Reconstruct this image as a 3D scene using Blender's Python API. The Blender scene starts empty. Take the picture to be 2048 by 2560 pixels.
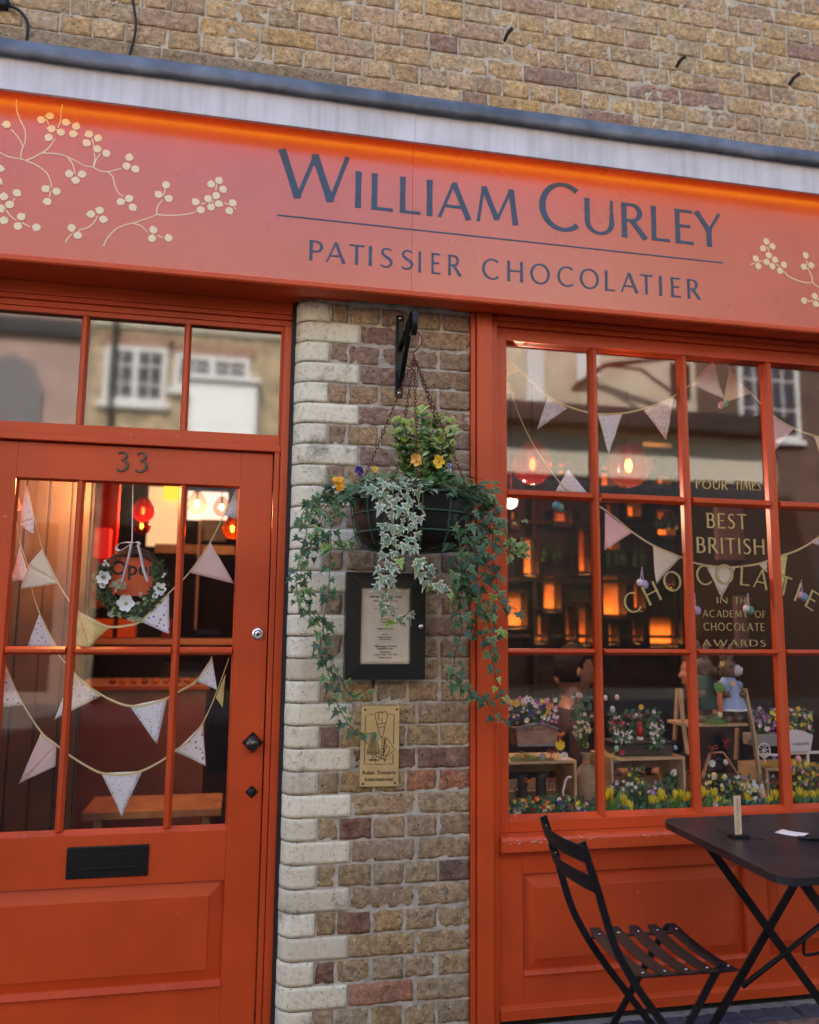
import bpy, math, random
from mathutils import Vector, Matrix, noise
random.seed(7)
C = bpy.context.scene.collection
R = math.radians

# ------------------------------------------------------------------ camera
# facade plane is Y = 0, ground Z = 0, camera 2.8 m in front of it
EYE = Vector((0, -2.8, 1.35)); FPX = 2011.3
yw, pt, rl = R(11.333), R(7.652), R(.609)
fwd = Vector((math.sin(yw)*math.cos(pt), math.cos(yw)*math.cos(pt), math.sin(pt)))
rgt = Vector((math.cos(yw), -math.sin(yw), 0)); upv = rgt.cross(fwd)
r2 = math.cos(rl)*rgt + math.sin(rl)*upv; u2 = -math.sin(rl)*rgt + math.cos(rl)*upv
cd = bpy.data.cameras.new('camera'); cam = bpy.data.objects.new('camera', cd); C.objects.link(cam)
m = Matrix((r2, u2, -fwd)).transposed().to_4x4(); m.translation = EYE
cam.matrix_world = m
cd.sensor_fit = 'HORIZONTAL'; cd.sensor_width = 36; cd.lens = 36*FPX/2048
cd.clip_start = .05; cd.clip_end = 400
cd.dof.use_dof = True; cd.dof.focus_distance = 2.75; cd.dof.aperture_fstop = 1.8
bpy.context.scene.camera = cam

# ------------------------------------------------------------------ world, sun, exposure
SUN_EL, SUN_AZ = R(42), R(-14)          # the sun stands behind the shop, its own front is in shade
w = bpy.data.worlds.new('World'); bpy.context.scene.world = w; w.use_nodes = True
nt = w.node_tree; sky = nt.nodes.new('ShaderNodeTexSky'); sky.sky_type = 'NISHITA'; sky.sun_disc = False
sky.sun_elevation = SUN_EL; sky.sun_rotation = SUN_AZ; sky.dust_density = 1.2; sky.air_density = 1.2
nt.links.new(sky.outputs[0], nt.nodes['Background'].inputs[0]); nt.nodes['Background'].inputs[1].default_value = .15
ld = bpy.data.lights.new('sun', 'SUN'); ld.energy = 4.2; ld.angle = R(.5); ld.color = (1, .96, .90)
sun = bpy.data.objects.new('sun', ld); C.objects.link(sun)
sd = Vector((math.sin(SUN_AZ)*math.cos(SUN_EL), math.cos(SUN_AZ)*math.cos(SUN_EL), math.sin(SUN_EL)))
sun.rotation_euler = sd.to_track_quat('Z', 'Y').to_euler(); sun.location = (0, 20, 20)
vs = bpy.context.scene.view_settings
vs.view_transform = 'Standard'; vs.look = 'None'; vs.exposure = 2.2; vs.gamma = 1; vs.use_curve_mapping = False
cy = bpy.context.scene.cycles
cy.max_bounces = 8; cy.transparent_max_bounces = 24; cy.caustics_reflective = False; cy.caustics_refractive = False
cy.sample_clamp_indirect = 6

# measured points: where a ray through a point of the survey picture meets the plane Y = const
def PX(px, py, Y=0.):
    d = r2*((px-1024)/FPX) + u2*(-(py-1280)/FPX) + fwd
    t = (Y - EYE.y)/d.y
    return Vector((d.x*t, Y, EYE.z + d.z*t))
def ZM(ox, oy, s):
    return lambda x, y, Y=0.: PX(ox + x/s, oy + y/s, Y)
ZA = ZM(700, 740, 2.614); ZB = ZM(700, 1380, 2.614)      # pier, upper and lower
ZD = ZM(0, 1150, 2.331); ZE = ZM(0, 1620, 2.331)          # door panes
ZW = ZM(1240, 840, 3.317); ZU = ZM(1240, 820, 2.135); ZV = ZM(1240, 1230, 2.135)
ZL = ZM(1260, 1720, 4.3125); ZR = ZM(1650, 1620, 4.334)

# ------------------------------------------------------------------ materials
MATS = {}
def mat(name, col, rough=.5, metal=0., nz=None, bump=None, attr=None, emit=None, spec=.5, coat=0., col2=None, trans=0., rvar=0., streak=None, scuff=None):
    """procedural material: base colour, mottled by noise (scale, amount), bump (scale, strength, distance)"""
    if name in MATS: return MATS[name]
    M = bpy.data.materials.new(name); M.use_nodes = True; t = M.node_tree; N = t.nodes; L = t.links
    b = N['Principled BSDF']; b.inputs['Roughness'].default_value = rough; b.inputs['Metallic'].default_value = metal
    b.inputs['Specular IOR Level'].default_value = spec; b.inputs['Coat Weight'].default_value = coat
    b.inputs['Base Color'].default_value = (*col, 1)
    co = N.new('ShaderNodeTexCoord').outputs['Object']
    src = None
    if attr:
        a = N.new('ShaderNodeAttribute'); a.attribute_name = attr; src = a.outputs['Color']
    if nz:
        n = N.new('ShaderNodeTexNoise'); n.inputs['Scale'].default_value = nz[0]; n.inputs['Detail'].default_value = 6
        L.new(co, n.inputs['Vector'])
        r = N.new('ShaderNodeMapRange'); r.inputs[1].default_value = .3; r.inputs[2].default_value = .7
        L.new(n.outputs['Fac'], r.inputs[0])
        mx = N.new('ShaderNodeMix'); mx.data_type = 'RGBA'
        if col2 is not None:
            L.new(r.outputs[0], mx.inputs[0]); mx.inputs[6].default_value = (*col, 1); mx.inputs[7].default_value = (*col2, 1)
            if src: L.new(src, mx.inputs[6])
        else:
            r.inputs[3].default_value = 1-nz[1]; r.inputs[4].default_value = 1+nz[1]*.6
            mx.blend_type = 'MULTIPLY'; mx.inputs[0].default_value = 1
            if src: L.new(src, mx.inputs[6])
            else: mx.inputs[6].default_value = (*col, 1)
            L.new(r.outputs[0], mx.inputs[7])
        src = mx.outputs[2]
        if rvar:
            q = N.new('ShaderNodeMapRange'); q.inputs[3].default_value = rough-rvar; q.inputs[4].default_value = rough+rvar
            L.new(n.outputs['Fac'], q.inputs[0]); L.new(q.outputs[0], b.inputs['Roughness'])
    def layer(src, vec, sc, lo, hi, c_, amt):
        n = N.new('ShaderNodeTexNoise'); n.inputs['Scale'].default_value = sc; n.inputs['Detail'].default_value = 7; n.inputs['Roughness'].default_value = .62
        L.new(vec, n.inputs['Vector']); r = N.new('ShaderNodeMapRange'); r.inputs[1].default_value = lo; r.inputs[2].default_value = hi; r.inputs[4].default_value = amt
        L.new(n.outputs['Fac'], r.inputs[0]); x = N.new('ShaderNodeMix'); x.data_type = 'RGBA'; L.new(r.outputs[0], x.inputs[0]); x.inputs[7].default_value = (*c_, 1)
        if src: L.new(src, x.inputs[6])
        else: x.inputs[6].default_value = (*col, 1)
        return x.outputs[2]
    if streak:
        mp_ = N.new('ShaderNodeMapping'); mp_.inputs['Scale'].default_value = streak[0]; L.new(co, mp_.inputs[0]); src = layer(src, mp_.outputs[0], 1., .45, .75, streak[1], streak[2])
    if scuff: src = layer(src, co, scuff[0], scuff[1], scuff[1]+.03, scuff[2], scuff[3])
    if src: L.new(src, b.inputs['Base Color'])
    if bump:
        n2 = N.new('ShaderNodeTexNoise'); n2.inputs['Scale'].default_value = bump[0]; n2.inputs['Detail'].default_value = 8
        n2.inputs['Roughness'].default_value = .65
        L.new(co, n2.inputs['Vector']); bp = N.new('ShaderNodeBump'); bp.inputs['Strength'].default_value = bump[1]
        bp.inputs['Distance'].default_value = bump[2] if len(bump) > 2 else .002
        L.new(n2.outputs['Fac'], bp.inputs['Height']); L.new(bp.outputs[0], b.inputs['Normal'])
    if emit:
        b.inputs['Emission Color'].default_value = (*emit[0], 1); b.inputs['Emission Strength'].default_value = emit[1]
    if trans: b.inputs['Transmission Weight'].default_value = trans
    MATS[name] = M
    return M

def brick_mat(name, glaze=False, soot=.5):
    """colour per brick from the mesh attribute, mottling, pits, soot and bump"""
    M = bpy.data.materials.new(name); M.use_nodes = True; t = M.node_tree; N = t.nodes; L = t.links
    b = N['Principled BSDF']; b.inputs['Roughness'].default_value = .85; b.inputs['Specular IOR Level'].default_value = .25
    co = N.new('ShaderNodeTexCoord').outputs['Object']
    a = N.new('ShaderNodeAttribute'); a.attribute_name = 'bcol'
    def nse(sc, d=8, rg=.6):
        n = N.new('ShaderNodeTexNoise'); n.inputs['Scale'].default_value = sc; n.inputs['Detail'].default_value = d
        n.inputs['Roughness'].default_value = rg; L.new(co, n.inputs['Vector']); return n.outputs['Fac']
    def rng(s, lo, hi, a_, b_):
        r = N.new('ShaderNodeMapRange'); r.inputs[1].default_value = lo; r.inputs[2].default_value = hi
        r.inputs[3].default_value = a_; r.inputs[4].default_value = b_; L.new(s, r.inputs[0]); return r.outputs[0]
    def mixc(f, A, B, mode='MIX'):
        x = N.new('ShaderNodeMix'); x.data_type = 'RGBA'; x.blend_type = mode
        for s, i in ((f, 0), (A, 6), (B, 7)):
            if isinstance(s, (int, float)): x.inputs[i].default_value = s
            elif isinstance(s, tuple): x.inputs[i].default_value = (*s, 1)
            else: L.new(s, x.inputs[i])
        return x.outputs[2]
    c = a.outputs['Color']
    if not glaze:
        c = mixc(rng(nse(16), .42, .66, 0, .55), c, (.56, .38, .20))
        c = mixc(rng(nse(9), .5, .72, 0, .45), c, (.28, .20, .125))
        c = mixc(rng(nse(45, 6, .7), .36, .64, 0, 1), mixc(1., c, (.60, .56, .52), 'MULTIPLY'), mixc(1., c, (1.34, 1.31, 1.27), 'MULTIPLY'))
        c = mixc(rng(nse(240, 3), .3, .7, 0, 1), mixc(1., c, (.68, .65, .61), 'MULTIPLY'), mixc(1., c, (1.12, 1.11, 1.1), 'MULTIPLY'))
        c = mixc(rng(nse(4.5), .45, .8, 0, .35), c, (.60, .54, .46))
        c = mixc(rng(nse(34, 7, .7), .60, .70, 0, .6), c, (.52, .47, .41))
    else:
        c = mixc(rng(nse(14), .5, .75, 0, .45), c, (.60, .53, .42))
        c = mixc(rng(nse(70), .52, .72, 0, .6), c, (.33, .27, .20))
        c = mixc(rng(nse(26, 8, .75), .56, .66, 0, .55), c, (.42, .36, .28))
    s1 = rng(nse(3.2 if not glaze else 6.5, 10, .75), .55, .72, 0, soot)
    c = mixc(s1, c, (.035, .03, .028))
    v = N.new('ShaderNodeTexVoronoi'); v.inputs['Scale'].default_value = 62; L.new(co, v.inputs['Vector'])
    pit = N.new('ShaderNodeMath'); pit.operation = 'MULTIPLY'
    L.new(rng(v.outputs['Distance'], .10, .22, 1, 0), pit.inputs[0]); L.new(rng(nse(23, 2), .52, .60, 0, 1), pit.inputs[1])
    pv = pit.outputs[0]
    c = mixc(pv, c, (.05, .035, .025) if not glaze else (.22, .18, .13))
    L.new(c, b.inputs['Base Color'])
    h = N.new('ShaderNodeMath'); h.operation = 'SUBTRACT'
    hb = N.new('ShaderNodeMath'); hb.operation = 'ADD'; L.new(nse(95, 8, .75), hb.inputs[0]); L.new(nse(28, 5), hb.inputs[1])
    L.new(hb.outputs[0], h.inputs[0]); L.new(pv, h.inputs[1])
    bp = N.new('ShaderNodeBump'); bp.inputs['Strength'].default_value = 1.0 if not glaze else .4
    bp.inputs['Distance'].default_value = .016 if not glaze else .008
    L.new(h.outputs[0], bp.inputs['Height']); L.new(bp.outputs[0], b.inputs['Normal'])
    return M

def glass_mat(name, f0=.05, tint=(1, 1, 1), wav=.0, rg=.012):
    M = bpy.data.materials.new(name); M.use_nodes = True; t = M.node_tree; N = t.nodes; L = t.links
    N.remove(N['Principled BSDF']); o = N['Material Output']
    lw = N.new('ShaderNodeLayerWeight'); lw.inputs[0].default_value = .5
    p = N.new('ShaderNodeMath'); p.operation = 'POWER'; L.new(lw.outputs['Facing'], p.inputs[0]); p.inputs[1].default_value = 4.2
    r = N.new('ShaderNodeMapRange'); r.inputs[3].default_value = f0; r.inputs[4].default_value = 1; L.new(p.outputs[0], r.inputs[0])
    g = N.new('ShaderNodeBsdfGlossy'); g.inputs['Roughness'].default_value = rg
    tr = N.new('ShaderNodeBsdfTransparent'); tr.inputs[0].default_value = (*tint, 1)
    if wav:
        n = N.new('ShaderNodeTexNoise'); n.inputs['Scale'].default_value = 5; n.inputs['Detail'].default_value = 1
        L.new(N.new('ShaderNodeTexCoord').outputs['Object'], n.inputs['Vector'])
        bp = N.new('ShaderNodeBump'); bp.inputs['Strength'].default_value = wav; bp.inputs['Distance'].default_value = .01
        L.new(n.outputs['Fac'], bp.inputs['Height']); L.new(bp.outputs[0], g.inputs['Normal'])
    x = N.new('ShaderNodeMixShader'); L.new(r.outputs[0], x.inputs[0]); L.new(tr.outputs[0], x.inputs[1]); L.new(g.outputs[0], x.inputs[2])
    L.new(x.outputs[0], o.inputs['Surface'])
    return M

RED = mat('red_orange_paint', (.56, .072, .016), .36, nz=(3.5, .14), bump=(140, .16, .0012), spec=.36, rvar=.08, streak=((55, 55, 2.5), (.40, .046, .012), .18), scuff=(26, .685, (.62, .30, .22), .55))
SIGNRED = mat('sign_red_paint', (.56, .105, .060), .27, nz=(2.2, .10), bump=(300, .05, .0008), rvar=.04, spec=.85, streak=((40, 40, 3), (.48, .085, .05), .3))
NAVY = mat('navy_lettering_paint', (.016, .055, .12), .4, nz=(40, .25))
CREAM = mat('cream_leaf_paint', (.80, .68, .46), .45)
BLACK = mat('black_painted_metal', (.007, .007, .008), .42, nz=(30, .3), bump=(220, .08, .0006), spec=.3)
BLACKMATT = mat('black_sealant', (.008, .008, .01), .7)
BRICK = brick_mat('stock_brick', soot=.55)
BRICKU = brick_mat('upper_stock_brick', soot=.12)
CREAMBRICK = brick_mat('cream_brick', glaze=True, soot=.85)
MORTAR = mat('grey_mortar', (.46, .42, .35), .95, nz=(25, .35), bump=(90, .8, .004))
MORTARU = mat('sandy_mortar', (.56, .48, .36), .95, nz=(20, .3), bump=(90, .8, .004))
LEAD = mat('weathered_lead', (.14, .15, .18), .5, metal=.35, nz=(9, .5), bump=(25, .5, .006), rvar=.12)
WHITEB = mat('white_painted_board', (.64, .63, .66), .5, nz=(5, .15), bump=(60, .1, .001), streak=((30, 30, 1.5), (.34, .33, .34), .5))
BRASS = mat('brass_sheet', (.74, .54, .25), .36, metal=.5, nz=(14, .15), bump=(300, .12, .0005))
BRONZE = mat('dark_bronze', (.07, .03, .02), .4, metal=.6)
ENGR = mat('black_engraving', (.02, .012, .006), .6)
STEEL = mat('polished_steel', (.72, .72, .74), .16, metal=1.)
RUST = mat('rusty_chain', (.14, .05, .025), .8, metal=.3, nz=(60, .5))
PAPER = mat('aged_paper', (.82, .74, .60), .6, nz=(7, .14))
GLASS = glass_mat('window_glass', .034, wav=.006)
TOPGLASS = glass_mat('boosted_window_glass', .075, wav=.008, rg=.025)  # same glass as below, reflectance raised to brighten the top row's reflections
FANGLASS = glass_mat('transom_glass', .14, (.7, .7, .7), wav=.010, rg=.045)
WOOD = mat('pale_pine', (.50, .34, .18), .6, nz=(12, .3), bump=(60, .3, .001))
DARKW = mat('dark_brown_wood', (.020, .010, .006), .5, nz=(7, .4), bump=(50, .2, .001))
PLANK = mat('brown_plank', (.10, .05, .026), .5, nz=(5, .45), bump=(40, .3, .002))
ORANGEW = mat('amber_lacquer', (.62, .18, .03), .45, nz=(6, .2))
WHITEP = mat('white_paint', (.75, .73, .70), .45)
STEM = mat('brown_stem', (.10, .06, .03), .7)
GREEN = mat('display_green', (.09, .20, .04), .6, nz=(40, .4))
NEST = mat('bright_paper_grass', (.32, .48, .10), .6, nz=(60, .3))
LEAFA = mat('ivy_leaf', (.1, .2, .05), .42, attr='lcol', nz=(120, .18), spec=.45)

# ------------------------------------------------------------------ mesh building
class MB:
    def __init__(s): s.v = []; s.f = []; s.m = []; s.c = []
    def add(s, vs_, fs, m=0, col=None):
        o = len(s.v); s.v += [tuple(v) for v in vs_]
        s.f += [tuple(i+o for i in f) for f in fs]; s.m += [m]*len(fs)
        if col is None: s.c += [(1, 1, 1, 1)]*len(vs_)
        elif isinstance(col, list): s.c += col
        else: s.c += [col]*len(vs_)
        return s
    def box(s, x0, x1, y0, y1, z0, z1, m=0, col=None):
        return s.add([(x, y, z) for x in (x0, x1) for y in (y0, y1) for z in (z0, z1)],
                     [(0, 1, 3, 2), (4, 6, 7, 5), (0, 4, 5, 1), (2, 3, 7, 6), (0, 2, 6, 4), (1, 5, 7, 3)], m, col)
    def obox(s, c, ax, ay, az, m=0):
        c = Vector(c); vs_ = [c + ax*i + ay*j + az*k for i in (-1, 1) for j in (-1, 1) for k in (-1, 1)]
        return s.add(vs_, [(0, 1, 3, 2), (4, 6, 7, 5), (0, 4, 5, 1), (2, 3, 7, 6), (0, 2, 6, 4), (1, 5, 7, 3)], m)
    def prism(s, poly, fn, a, b, m=0):
        """poly: 2-D outline; fn(u, v, t) -> 3-D"""
        n = len(poly); vs_ = [fn(u, v, a) for u, v in poly] + [fn(u, v, b) for u, v in poly]
        return s.add(vs_, [tuple(range(n))[::-1], tuple(range(n, 2*n))] + [(i, (i+1) % n, n+(i+1) % n, n+i) for i in range(n)], m)
    def tube(s, pts, r, n=6, m=0, cap=True, col=None, flat=None):
        pts = [Vector(p) for p in pts]; k = len(pts)
        if not hasattr(r, '__len__'): r = [r]*k
        vs_ = []; up = None
        for i, p in enumerate(pts):
            t = (pts[min(i+1, k-1)] - pts[max(i-1, 0)])
            t = t.normalized() if t.length > 1e-9 else Vector((0, 0, 1))
            if up is None:
                up = Vector((0, 0, 1)) if abs(t.z) < .9 else Vector((0, 1, 0))
            a = t.cross(up)
            a = a.normalized() if a.length > 1e-6 else Vector((1, 0, 0)); b = a.cross(t).normalized(); up = b
            for j in range(n):
                an = 2*math.pi*j/n
                vs_.append(p + a*math.cos(an)*r[i] + b*math.sin(an)*r[i])
        fs = [(i*n+j, i*n+(j+1) % n, (i+1)*n+(j+1) % n, (i+1)*n+j) for i in range(k-1) for j in range(n)]
        if cap: fs += [tuple(range(n))[::-1], tuple(range((k-1)*n, k*n))]
        return s.add(vs_, fs, m, col)
    def strap(s, pts, wdir, w, th, m=0):
        """flat bar along pts, width along wdir"""
        pts = [Vector(p) for p in pts]; k = len(pts); wdir = Vector(wdir).normalized(); vs_ = []
        for i, p in enumerate(pts):
            t = (pts[min(i+1, k-1)] - pts[max(i-1, 0)]).normalized(); nn = t.cross(wdir).normalized()
            for a, b in ((-1, -1), (1, -1), (1, 1), (-1, 1)): vs_.append(p + wdir*(a*w/2) + nn*(b*th/2))
        fs = [(i*4+j, i*4+(j+1) % 4, (i+1)*4+(j+1) % 4, (i+1)*4+j) for i in range(k-1) for j in range(4)] + [(3, 2, 1, 0), tuple(range((k-1)*4, k*4))]
        return s.add(vs_, fs, m)
    def ball(s, c, rx, ry=None, rz=None, nu=12, nv=8, m=0, col=None):
        ry = rx if ry is None else ry; rz = rx if rz is None else rz; c = Vector(c)
        vs_ = [c+Vector((0, 0, -rz))]
        for i in range(1, nv):
            a = -math.pi/2 + math.pi*i/nv
            for j in range(nu):
                b = 2*math.pi*j/nu; vs_.append(c+Vector((rx*math.cos(a)*math.cos(b), ry*math.cos(a)*math.sin(b), rz*math.sin(a))))
        vs_.append(c+Vector((0, 0, rz))); fs = [(0, 1+(j+1) % nu, 1+j) for j in range(nu)]
        for i in range(nv-2):
            for j in range(nu):
                a = 1+i*nu; fs.append((a+j, a+(j+1) % nu, a+nu+(j+1) % nu, a+nu+j))
        a = 1+(nv-2)*nu; fs += [(a+j, a+(j+1) % nu, len(vs_)-1) for j in range(nu)]
        return s.add(vs_, fs, m, col)
    def lathe(s, prof, c=(0, 0, 0), n=24, m=0, cap=False, axis='z'):
        c = Vector(c); vs_ = []
        for r_, h in prof:
            for j in range(n):
                a = 2*math.pi*j/n; x, y = r_*math.cos(a), r_*math.sin(a)
                vs_.append(c + (Vector((x, y, h)) if axis == 'z' else Vector((x, -h, y)) if axis == 'y' else Vector((h, x, y))))
        k = len(prof); fs = [(i*n+j, i*n+(j+1) % n, (i+1)*n+(j+1) % n, (i+1)*n+j) for i in range(k-1) for j in range(n)]
        if cap: fs += [tuple(range(n))[::-1], tuple(range((k-1)*n, k*n))]
        return s.add(vs_, fs, m)
    def build(s, name, mats, parent=None, smooth=False, bevel=0, attr=None, thick=0, seg=2):
        me = bpy.data.meshes.new(name); me.from_pydata(s.v, [], s.f)
        if not isinstance(mats, (list, tuple)): mats = [mats]
        for q in mats: me.materials.append(q)
        me.polygons.foreach_set('material_index', s.m)
        if attr:
            ca = me.color_attributes.new(attr, 'FLOAT_COLOR', 'POINT')
            ca.data.foreach_set('color', [x for c_ in s.c for x in c_])
        me.update()
        o = bpy.data.objects.new(name, me); C.objects.link(o)
        if smooth: me.polygons.foreach_set('use_smooth', [True]*len(me.polygons))
        if parent:
            o.parent = parent; o.matrix_parent_inverse = Matrix.Translation(-wloc(parent))
        if bevel:
            b = o.modifiers.new('bevel', 'BEVEL'); b.width = bevel; b.segments = seg; b.limit_method = 'ANGLE'; b.angle_limit = R(35)
        if thick:
            b = o.modifiers.new('solid', 'SOLIDIFY'); b.thickness = thick; b.offset = 0
        return o
def wloc(o):
    v = Vector((0, 0, 0))
    while o is not None and o.type == 'EMPTY':
        v += o.location; o = o.parent
    return v
def tag(o, label=None, cat=None, group=None, kind=None):
    if label: o['label'] = label
    if cat: o['category'] = cat
    if group: o['group'] = group
    if kind: o['kind'] = kind
    return o
def thing(name, label, cat, loc=(0, 0, 0), group=None, kind=None):
    o = bpy.data.objects.new(name, None); C.objects.link(o); o.location = loc; o.empty_display_size = .05
    return tag(o, label, cat, group, kind)
def copy_tree(o, parent=None):
    c = o.copy(); C.objects.link(c)
    if parent: c.parent = parent
    for ch in [x for x in bpy.data.objects if x.parent == o]: copy_tree(ch, c)
    return c
def crom(pts, k=6):
    """Catmull-Rom through points (tuples of any length)"""
    P = [pts[0]]+list(pts)+[pts[-1]]; out = []
    for i in range(1, len(P)-2):
        for j in range(k):
            t = j/k; o = []
            for a, b, c_, d in zip(P[i-1], P[i], P[i+1], P[i+2]):
                o.append(.5*((2*b)+(-a+c_)*t+(2*a-5*b+4*c_-d)*t*t+(-a+3*b-3*c_+d)*t**3))
            out.append(tuple(o))
    out.append(tuple(pts[-1])); return out

# ------------------------------------------------------------------ lettering drawn as strokes with thick and thin parts
TK, TN = .135, .078
def arc(cx, cz, rx, rz, a0, a1, n=22, tk=TK, tn=TN):
    o = []
    for i in range(n+1):
        a = R(a0+(a1-a0)*i/n); o.append((cx+rx*math.cos(a), cz+rz*math.sin(a), tn+(tk-tn)*abs(math.cos(a))**1.3))
    return o
def ln(x0, z0, x1, z1, w_, f=.12):
    return [(x0+(x1-x0)*t, z0+(z1-z0)*t, w_*(1+f*(abs(2*t-1)**2))) for t in (0, .15, .35, .5, .65, .85, 1)]
h_ = TK/2
GL = {
 'A': (.86, [ln(.05, 0, .42, 1, TN), ln(.42, 1, .80, 0, TK), ln(.19, .33, .66, .33, TN, 0)]),
 'B': (.60, [ln(h_, 0, h_, 1, TK), [(.06, .96, TN), (.28, .96, TN)]+arc(.28, .745, .20, .215, 90, -90, 12)+[(.06, .53, TN)], [(.06, .53, TN)]+arc(.30, .285, .24, .245, 90, -90, 12)+[(.06, .04, TN)]]),
 'C': (.86, [arc(.50, .5, .43, .47, 48, 312, 30)]),
 'D': (.84, [ln(h_, 0, h_, 1, TK), [(.06, .96, TN), (.30, .96, TN)]+arc(.33, .5, .42, .46, 90, -90, 22)+[(.06, .04, TN)]]),
 'E': (.54, [ln(h_, 0, h_, 1, TK), ln(.06, .96, .52, .96, TN), ln(.06, .52, .45, .52, TN), ln(.06, .04, .54, .04, TN)]),
 'F': (.50, [ln(h_, 0, h_, 1, TK), ln(.06, .96, .50, .96, TN), ln(.06, .52, .43, .52, TN)]),
 'G': (.90, [arc(.50, .5, .43, .47, 48, 330, 30), ln(.84, .05, .84, .45, TK)]),
 'H': (.76, [ln(h_, 0, h_, 1, TK), ln(.76-h_, 0, .76-h_, 1, TK), ln(.06, .52, .70, .52, TN, 0)]),
 'I': (TK, [ln(h_, 0, h_, 1, TK)]),
 'J': (.32, [[(.25, 1, TK), (.25, .3, TK), (.22, .05, TN), (.05, -.1, TN)]]),
 'L': (.52, [ln(h_, 0, h_, 1, TK), ln(.06, .04, .52, .04, TN)]),
 'M': (1.08, [ln(.06, 0, .20, 1, TN), ln(.20, 1, .54, .1, TK), ln(.54, .1, .90, 1, TN), ln(.90, 1, 1.01, 0, TK)]),
 'N': (.82, [ln(.06, 0, .06, 1, TN), ln(.06, 1, .76, .02, TK), ln(.76, 0, .76, 1, TN)]),
 'O': (1.0, [arc(.5, .5, .43, .47, 0, 360, 40)]),
 'P': (.56, [ln(h_, 0, h_, 1, TK), [(.06, .96, TN), (.27, .96, TN)]+arc(.27, .71, .23, .25, 90, -90, 14)+[(.06, .46, TN)]]),
 'R': (.66, [ln(h_, 0, h_, 1, TK), [(.06, .96, TN), (.27, .96, TN)]+arc(.27, .73, .21, .23, 90, -90, 14)+[(.06, .50, TN)], ln(.27, .50, .62, 0, TK)]),
 'S': (.54, [crom([(.48, .88, TN), (.34, .96, TN), (.19, .94, .09), (.09, .82, .11), (.10, .68, .13), (.24, .55, .14), (.38, .45, .14), (.47, .31, .13), (.44, .14, .11), (.30, .04, .09), (.16, .04, TN), (.02, .12, TN)], 4)]),
 'T': (.66, [ln(.33, 0, .33, 1, TK), ln(0, .96, .66, .96, TN)]),
 'U': (.78, [[(h_, 1, TK), (h_, .7, TK), (h_, .38, TK)]+arc(.39, .36, .39-h_, .33, 180, 360, 18)+[(.78-h_, .7, TN), (.78-h_, 1, TN)]]),
 'W': (1.36, [ln(.06, 1, .38, .05, TK), ln(.38, .05, .70, .97, TN), ln(.68, .97, 1.0, .05, TK), ln(1.0, .05, 1.31, 1, TN)]),
 'Y': (.72, [ln(.05, 1, .38, .46, TK), ln(.38, .46, .68, 1, TN), ln(.38, .50, .38, 0, TK)]),
 '3': (.60, [crom([(.06, .86, .05), (.16, .95, .06), (.32, .98, .08), (.46, .88, .12), (.47, .74, .12), (.36, .62, .07), (.22, .56, .05)], 5),
             crom([(.22, .555, .05), (.40, .54, .08), (.54, .40, .13), (.53, .20, .14), (.38, .04, .09), (.20, .0, .07), (.06, .06, .10), (.08, .12, .10)], 5)]),
}
def ribbon(mb, path, fn, y0, th, m=0):
    n = len(path); L_, Rr = [], []
    for i, (x, z, w_) in enumerate(path):
        a, b = path[max(i-1, 0)], path[min(i+1, n-1)]; dx, dz = b[0]-a[0], b[1]-a[1]; l = math.hypot(dx, dz) or 1
        nx, nz_ = -dz/l*w_/2, dx/l*w_/2; L_.append((x+nx, z+nz_)); Rr.append((x-nx, z-nz_))
    vs_ = []
    for (a, b) in zip(L_, Rr):
        for q in (a, b):
            X, Z = fn(*q); vs_.append((X, y0-th, Z)); vs_.append((X, y0+.0005, Z))
    fs = []
    for i in range(n-1):
        o = i*4; fs += [(o, o+2, o+6, o+4), (o+1, o, o+4, o+5), (o+2, o+3, o+7, o+6)]
    fs += [(0, 1, 3, 2), (n*4-4, n*4-2, n*4-1, n*4-3)]
    mb.add(vs_, fs, m)
def glyph(mb, ch, x0, x1, z0, z1, y0, th=.0012, fn=None, m=0, wt=1.):
    w_, st = GL[ch]; sx = (x1-x0)/w_; sz = z1-z0
    for k, p in enumerate(st):
        g = (lambda a, b: (x0+a*sx, z0+b*sz)) if fn is None else (lambda a, b: fn(x0+a*sx, z0+b*sz))
        ribbon(mb, [(a, b, c_*wt) for a, b, c_ in p], g, y0, th+k*.00018, m)
def word(mb, text, x0, x1, z0, z1, y0, th=.001, gap=.22, m=0, wt=1.):
    tot = sum((GL[c_][0] if c_ != ' ' else .35)+gap for c_ in text)-gap; u = (x1-x0)/tot; x = x0
    for c_ in text:
        w_ = GL[c_][0] if c_ != ' ' else .35
        if c_ != ' ': glyph(mb, c_, x, x+w_*u, z0, z1, y0, th, m=m, wt=wt)
        x += (w_+gap)*u
def type_text(text, size, loc, mt, parent, name='lettering', bold=0., align='CENTER', sx=1., rot=(R(90), 0, 0)):
    """small print from Blender's built-in letter shapes, turned into a mesh"""
    cu = bpy.data.curves.new('t', 'FONT'); cu.body = text; cu.size = size; cu.align_x = align; cu.offset = bold; cu.extrude = .0003
    cu.resolution_u = 2
    o = bpy.data.objects.new('t', cu); C.objects.link(o)
    dg = bpy.context.evaluated_depsgraph_get(); me = bpy.data.meshes.new_from_object(o.evaluated_get(dg))
    bpy.data.objects.remove(o)
    me.transform(Matrix.Translation(loc) @ Matrix.Rotation(rot[0], 4, 'X') @ Matrix.Diagonal((sx, 1, 1, 1)))
    me.materials.clear(); me.materials.append(mt)
    ob = bpy.data.objects.new(name, me); C.objects.link(ob)
    ob.parent = parent; ob.matrix_parent_inverse = Matrix.Translation(-wloc(parent))
    return ob

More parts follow.
